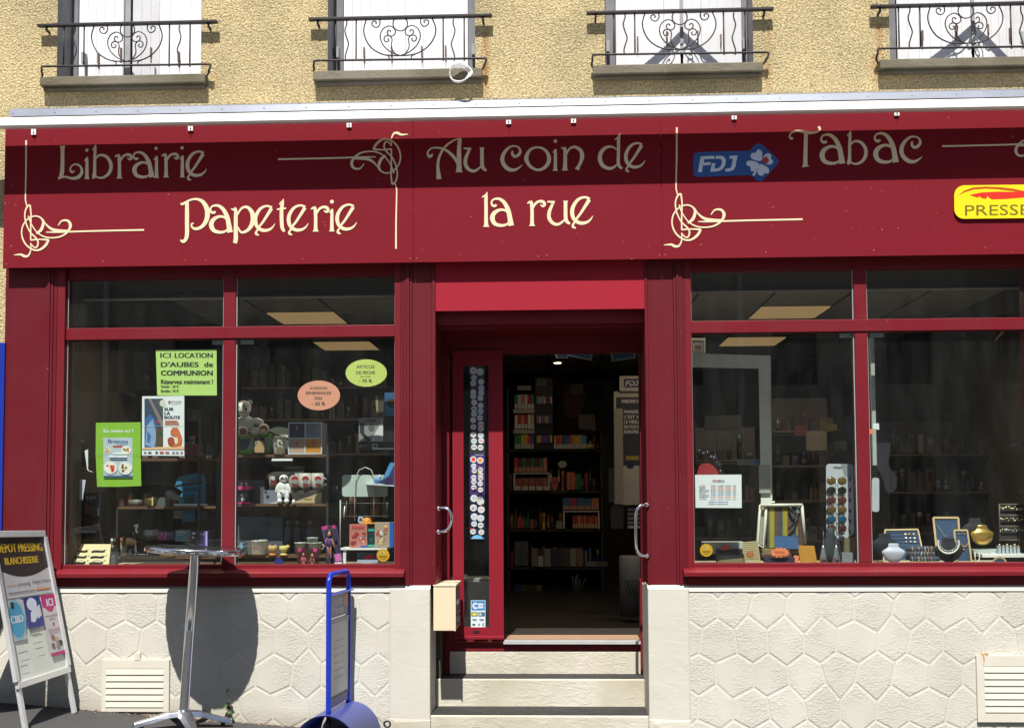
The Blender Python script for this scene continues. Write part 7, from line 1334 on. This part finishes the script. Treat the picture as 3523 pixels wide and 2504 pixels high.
for k in range(4):
    a = math.radians(32+90*k); q = MB(); P = [(.02, .095, .052), (.10, .086, .046), (.20, .056, .036), (.30, .030, .028)]; vs = []; ca, sa = math.cos(a), math.sin(a)
    for d, z, w_ in P:
        for u, zz in ((-w_, z-.016), (w_, z-.016), (w_*.7, z+.016), (-w_*.7, z+.016)): vs.append((d*ca-u*sa, d*sa+u*ca, zz))
    q.add(vs, [(4*i+j, 4*i+(j+1) % 4, 4*i+4+(j+1) % 4, 4*i+4+j) for i in range(3) for j in range(4)]+[(0, 1, 2, 3), (15, 14, 13, 12)], ALU); o = place(q.build('leg', bevel=.004)); adopt(o, t)
    q = MB(); q.lathe((.25*ca, .25*sa, 0), [(.014, .0), (.014, .02), (.006, .03)], BLACK, 12); f = place(q.build('rubber_foot')); adopt(f, o)
# ================================================================== blue newspaper sign
BLS = M((.008, .035, .42), .22, name='blue_gloss_metal', noise=.05); BLS2 = M((.085, .125, .56), .38, name='blue_dome_plastic', noise=.06)
P1 = at(1130, 2456, -.50); P2 = at(1198, 2413, -.12); zt1, zt2 = at(1134, 1985, -.50).z, at(1198, 1966, -.12).z
t = thing('newspaper_sign', 'blue tubular newspaper sign with a rounded blue base', 'sign', ((P1.x+P2.x)/2, (P1.y+P2.y)/2, gz(P1.x)))
ax = (P2-P1); ax.z = 0; ax.normalize()
def sp_(f, z): return Vector((P1.x+(P2.x-P1.x)*f, P1.y+(P2.y-P1.y)*f, z))
zt = (zt1+zt2)/2+.01
q = MB(); q.tube([sp_(*v) for v in smooth([(0, P1.z-.01), (0, .5), (0, .8), (0, zt-.07), (.02, zt-.03), (.10, zt-.003), (.2, zt), (.8, zt), (.9, zt-.003), (.98, zt-.03), (1, zt-.07), (1, .8), (1, .5), (1, P2.z-.01)], 5)], .0165, BLS, 12); q.build('tube_frame', t)
nrm = Vector((ax.y, -ax.x, 0))
if nrm.x > 0: nrm = -nrm      # face looks to the left of the photo or right
nrm = Vector((ax.y, -ax.x, 0))
def panel(z0, z1, mat, name, off=0, f0=.06, f1=.94, th=.006):
    q = MB(); a, b = sp_(f0, 0), sp_(f1, 0); c = (a+b)/2; c.z = (z0+z1)/2; c += nrm*off
    h = (b-a)/2; q.obox(c, h, nrm*th, (0, 0, (z1-z0)/2), mat); return q.build(name, t)
zz = lambda y: at(1150, y, -.43).z
panel(zz(2048)-.0, zz(2125), V(115, 115, 150, .4), 'header_panel'); panel(zz(2130), zz(2145), V(150, 150, 175, .4), 'header_strip', 0, .05, .95, .010); panel(zz(2395), zz(2146), V(200, 202, 200, .4), 'poster_panel'); panel(zz(2402), zz(2396), BLACK, 'clip_rail', 0, .05, .95, .010); panel(zz(2432), zz(2403), V(60, 75, 150, .4), 'lower_panel')
panel(zz(2045), zz(2040), BLS2, 'top_strip', .01, .02, 1.05, .02)
def pp(x, y, k):      # x 0..1 along, y metres down
    v = sp_(.08+.84*x, 0)+nrm*(.0065+k); v.z = zz(2048)-y; return v
p = Print(pp, .0008); hh = abs(zz(2048)-zz(2125)); p.rect(.72, .01, .98, hh*.62, V(225, 150, 110)); p.text('ouest', .08, hh*.16, .66, hh*.46, LW); p.text('france', .04, hh*.52, .70, hh*.84, LW); p.build('lettering', t)
p = Print(pp, .0008); GF = V(165, 168, 168)
for k in range(6): p.rect(.15+.02*(k % 3), .28+.045*k, .8-.05*(k % 2), .285+.045*k, GF)
p.build('faded_print', t)
# rounded base: half cylinder along the sign
rb = .205; L0, L1 = -.16, 1.12; gzb = P1.z-.205; q = MB(); vs = []; nseg = 28; fr = []
for f in (L0, L1):
    for rad in (rb, rb-.008):
        for k in range(nseg+1):
            a = math.pi*k/nseg; c = sp_(f, 0)+nrm*(rad*math.cos(a)); c.z = gzb+rad*math.sin(a)*1.02; vs.append(c)
n1 = nseg+1; fs = []
for k in range(nseg): fs += [(k, k+1, 2*n1+k+1, 2*n1+k), (n1+k, n1+k+1, 3*n1+k+1, 3*n1+k), (k, k+1, n1+k+1, n1+k), (2*n1+k, 2*n1+k+1, 3*n1+k+1, 3*n1+k)]
q.add(vs, fs, BLS2, True); q.build('rounded_base', t)
q = MB()
for s_ in (0, 1): q.tube([sp_(s_, gzb+rb+.0), sp_(s_, gzb+.03)], .014, BLACK, 8)
q.tube([sp_(0, gzb+.03), sp_(1, gzb+.03)], .014, BLACK, 8); q.build('inner_bar', t)
q = MB(); c = at(1332, 2490, -.2); q.tube([(c.x+.02*math.cos(a), c.y, c.z+.02*math.sin(a)) for a in [i*math.pi/6 for i in range(12)]], .006, BLACK, 6, True); q.build('ring', t)
# ================================================================== A-board
TL_, TR_, BL_, BR_ = Vector((-3.375, -.70, 1.375)), Vector((-3.325, -.16, 1.36)), Vector((-3.205, -.70, .50)), Vector((-3.150, -.16, .51))
t = thing('a_board', 'silver framed pavement A-board lettered DEPOT PRESSING BLANCHISSERIE', 'sign', (-3.3, -.42, gz(-3.2)))
def bb(u, v): return TL_*(1-u)*(1-v)+TR_*u*(1-v)+BL_*(1-u)*v+BR_*u*v
nb = (TR_-TL_).cross(BL_-TL_).normalized()
if nb.x < 0: nb = -nb
def fb(x, y, k): return bb(x, y)+nb*k
SLV = M((.72, .73, .74), .35, .45, name='aluminium_frame', noise=.08)
def bar(a, b, w_, th, name, mat=SLV, par=None):
    q = MB(); d = (b-a); sd = nb.cross(d).normalized()*w_; q.obox((a+b)/2, d/2, sd, nb*th, mat); return q.build(name, par or t, bevel=.003)
bar(bb(-.03, -.012), bb(1.03, -.012), .020, .012, 'frame_bar'); bar(bb(-.03, 1.01), bb(1.03, 1.01), .020, .012, 'frame_bar'); bar(bb(-.02, .012), bb(-.02, .985), .018, .013, 'frame_bar'); bar(bb(1.02, .012), bb(1.02, .985), .018, .013, 'frame_bar')
q = MB(); q.prism([(0, 0), (1, 0), (1, 1), (0, 1)], lambda x, y, d: fb(x, y, -.002-d), .004, V(235, 240, 230, .3, noise=.14, nscale=3)); q.build('back_sheet', t)
for u in (.02, 1.0):
    a = bb(u, 1.0); dn = (bb(u, 1)-bb(u, 0)).normalized(); l = (a.z-gz(a.x))/-dn.z; bar(a-dn*.02-nb*.01, a+dn*l-nb*.01, .016, .012, 'leg')
# rear half
RN = Vector((-3.62, -.70, gz(-3.6))); 
for u in (.0, 1.0):
    a = bb(u, 0)-nb*.02; b = Vector((a.x-.45, a.y, gz(a.x-.45))); q = MB(); d = b-a; q.obox((a+b)/2, d/2, (0, .016, 0), d.normalized().cross(Vector((0, 1, 0)))*.012, SLV); q.build('rear_leg', t, bevel=.003)
a0, a1 = bb(0, 0)-nb*.025, bb(1, 0)-nb*.025; q = MB(); q.add([a0, a1, a1+Vector((-.32, 0, -.80)), a0+Vector((-.32, 0, -.80))], [(0, 1, 2, 3)], V(150, 150, 145)); q.add([a0+Vector((-.006, 0, 0)), a1+Vector((-.006, 0, 0)), a1+Vector((-.326, 0, -.80)), a0+Vector((-.326, 0, -.80))], [(3, 2, 1, 0)], V(150, 150, 145)); q.build('rear_sheet', t)
p = Print(fb, .0007); BK = V(60, 50, 52, .4); YE = V(225, 185, 50, .5)
p.rect(0, 0, 1, .43, V(205, 205, 210, .35)); p.poly([(0, 0), (1, 0), (1, .22)]+[(1-k/10, .235+.055*math.sin(math.pi*k/10)) for k in range(11)]+[(0, .22)], BK)
p.text('DEPOT PRESSING', .04, .055, .93, .115, YE, bold=.004); p.text('BLANCHISSERIE', .14, .15, .80, .20, YE, bold=.004)
p.text('presto', .10, .335, .30, .352, V(230, 160, 50)); p.text('pressing', .32, .33, .55, .357, BK); p.text('Nogent le Rotrou', .60, .325, .98, .35, BK); p.rect(.10, .392, .62, .398, V(110, 110, 110)); p.text('07 00 00', .64, .385, .92, .402, V(235, 150, 60)) if 0 else p.rect(.64, .385, .94, .396, V(235, 160, 90))
CY = V(70, 165, 205, .4); p.rect(.03, .44, .30, .72, V(200, 205, 205)); p.oval(.17, .58, .165, .14, V(150, 200, 215), 28); p.oval(.17, .58, .145, .122, CY, 28); p.text('CBD', .06, .55, .29, .60, LW, bold=.006); p.rect(.10, .455, .16, .50, BK)
p.rect(.35, .44, .68, .655, V(40, 50, 140, .4)); p.oval(.50, .49, .10, .045, LW); p.poly([(.45, .55), (.55, .51), (.60, .57), (.50, .62), (.43, .61)], LW); p.poly([(.56, .52), (.65, .50), (.66, .58), (.58, .60)], V(225, 225, 235)); p.rect(.40, .665, .60, .672, V(120, 120, 150))
MG_ = V(200, 30, 120, .4); p.rect(.70, .44, 1.0, 1.0*.88, V(215, 210, 212)); p.poly([(.70, .44), (1, .44), (1, .53), (.95, .53), (.88, .57), (.80, .56), (.74, .53), (.70, .53)], MG_); p.text('ICI', .80, .47, .93, .525, LW, bold=.005); p.text('DEVELOPPEMENT', .72, .59, .98, .604, V(120, 110, 115)); p.text('PHOTO', .80, .613, .92, .63, V(120, 110, 115)); p.rect(.855, .645, .875, .67, V(200, 60, 70)); p.rect(.845, .654, .885, .661, V(200, 60, 70))
for k in range(3): p.rect(.74, .69+.012*k, .97, .695+.012*k, V(190, 150, 170))
for (x, y, c_) in ((.80, .75, (160, 110, 140)), (.87, .77, (200, 180, 120)), (.78, .81, (120, 110, 110)), (.88, .82, (170, 140, 130)), (.94, .80, (60, 60, 60))): p.poly([(x-.03, y-.02), (x+.03, y-.012), (x+.025, y+.02), (x-.035, y+.015)], V(*c_))
p.rect(.70, .862, 1.0, .885, MG_)
for (x, y, w_) in ((.08, .80, .18), (.42, .80, .14), (.08, .89, .13), (.38, .655, .2), (.36, .70, .18)): p.rect(x, y, x+w_, y+.006, V(125, 128, 122))
p.build('posters', t)['kind'] = 'stuff'
# ================================================================== weeds and litter
LF = M((.06, .11, .02), .6, name='weed_leaf', noise=.4, nscale=30); ST_ = M((.10, .10, .035), .7, name='weed_stem')
def leaf(q, c, L, w_, az, el, mat):
    d = Vector((math.cos(az)*math.cos(el), math.sin(az)*math.cos(el), math.sin(el))); s_ = d.cross(Vector((0, 0, 1))).normalized(); u = s_.cross(d)
    c = Vector(c); P = [c, c+d*L*.35+s_*w_, c+d*L*.75+s_*w_*.7-u*L*.05, c+d*L-u*L*.12, c+d*L*.75-s_*w_*.7-u*L*.05, c+d*L*.35-s_*w_, c+d*L*.5+u*w_*.3]
    q.add(P, [(0, 1, 6), (1, 2, 6), (2, 3, 6), (3, 4, 6), (4, 5, 6), (5, 0, 6)], mat)
def weed(label, x, y, hpx, n, lean, sd, rust=0):
    r = random.Random(sd); c = at(x, y, -.07); c.z = gz(c.x); s_ = 1/S(-.07); t = thing('weed', label, 'plant', c); H = hpx*s_
    P = [c+Vector((lean*H*(k/6)**1.3+r.uniform(-.004, .004), r.uniform(-.006, .006), H*k/6)) for k in range(7)]
    q = MB(); q.tube(P, [.0028-.0003*k for k in range(7)], ST_, 6); q.build('stem', t)
    for k in range(n):
        f = r.uniform(.05, 1); i = int(f*5.9); c2 = P[i].lerp(P[i+1], f*6-i if f*6-i < 1 else 1); q = MB(); L = r.uniform(.022, .045)*(1.25-f*.7); leaf(q, c2, L, L*r.uniform(.28, .42), r.uniform(math.pi*.9, math.pi*2.1), r.uniform(-.1, .9), LF); q.build('leaf', t)
weed('tall thin weed growing at the wall foot right of the table', 793, 2460, 118, 22, -.12, 3); weed('small broad-leaved weed behind the table column', 704, 2452, 36, 7, .1, 5)
q = MB(); r = random.Random(8); LT_ = [M((.16, .10, .05), .9, name='dry_litter', noise=.4), M((.3, .27, .2), .9, name='plaster_crumb')]
for _ in range(260):
    x = r.choice([r.uniform(-3.3, -1.2), r.uniform(-2.7, -2.2)]); y = -.035-abs(r.gauss(0, .035)); s_ = r.uniform(.003, .009); q.obox((x, y, gz(x)+s_*.4), (s_, s_*r.uniform(-.5, .5), 0), (-s_*.3, s_*.7, 0), (0, 0, s_*.4), r.choice(LT_))
o = q.build('wall_foot_litter'); o['kind'] = 'stuff'; o['label'] = 'dry leaves and crumbs along the wall foot'
# ================================================================== opposite side of the street (reflected in the glass)
def opposite(x0, x1, h, colr, label, n):
    t = thing('opposite_house', label, 'building', ((x0+x1)/2, -17, gz(x0)), 'houses across the street'); mt = M(colr, .9, name='far_render', noise=.15, nscale=1.5); W1 = M((.04, .05, .06), .15, name='far_pane'); q = MB(); g0 = -1.2
    hs = []; w_ = (x1-x0)/n
    for f in range(int(h//3)):
        for k in range(n): hs.append((x0+w_*(k+.5)-.5, x0+w_*(k+.5)+.5, g0+1.2+f*3.0+(.9 if f == 0 else 1.0), g0+1.2+f*3.0+2.5))
    mb_ = MB(); wall_holes(mb_, x0, x1, g0, g0+h+1.2, hs, -17, -.2, mt, mt); mb_.box(x0, x1, -24, -17.3, g0, g0+h+1.2, mt); mb_.build('wall', t)
    for a, b, c, d in hs: q = MB(); q.box(a, b, -17.28, -17.2, c, d, W1); q.build('window', t)
    q = MB(); z = g0+h+1.2; q.add([(x0-.2, -16.8, z), (x1+.2, -16.8, z), (x1+.2, -20.5, z+2.6), (x0-.2, -20.5, z+2.6), (x0-.2, -24.2, z), (x1+.2, -24.2, z)], [(0, 1, 2, 3), (3, 2, 5, 4), (0, 3, 4), (1, 5, 2)], M((.06, .065, .075), .7, name='slate')); q.build('roof', t)
opposite(-16, -7, 8.6, (.50, .46, .38), 'beige house across the street, left one', 4); opposite(-7, 1.5, 9.4, (.42, .38, .34), 'taller grey-brown house across the street, middle one', 4); opposite(1.5, 9, 8.9, (.55, .50, .42), 'cream house across the street, right of the middle one', 3); opposite(9, 18, 9.1, (.40, .34, .28), 'brown house across the street, rightmost one', 4)

for lab, X in (('white downpipe put across the street for its reflection, left', -10.1), ('white downpipe put across the street for its reflection, right', 4.05)):
    q = MB(); q.tube([(X, -16.86, -.9), (X, -16.86, 8.2)], .07, WHITE, 8); tag(q.build('added_pipe'), lab, 'added_pipe', 'added white pipes across the street')  # pipes added so the glass reflects pale streaks
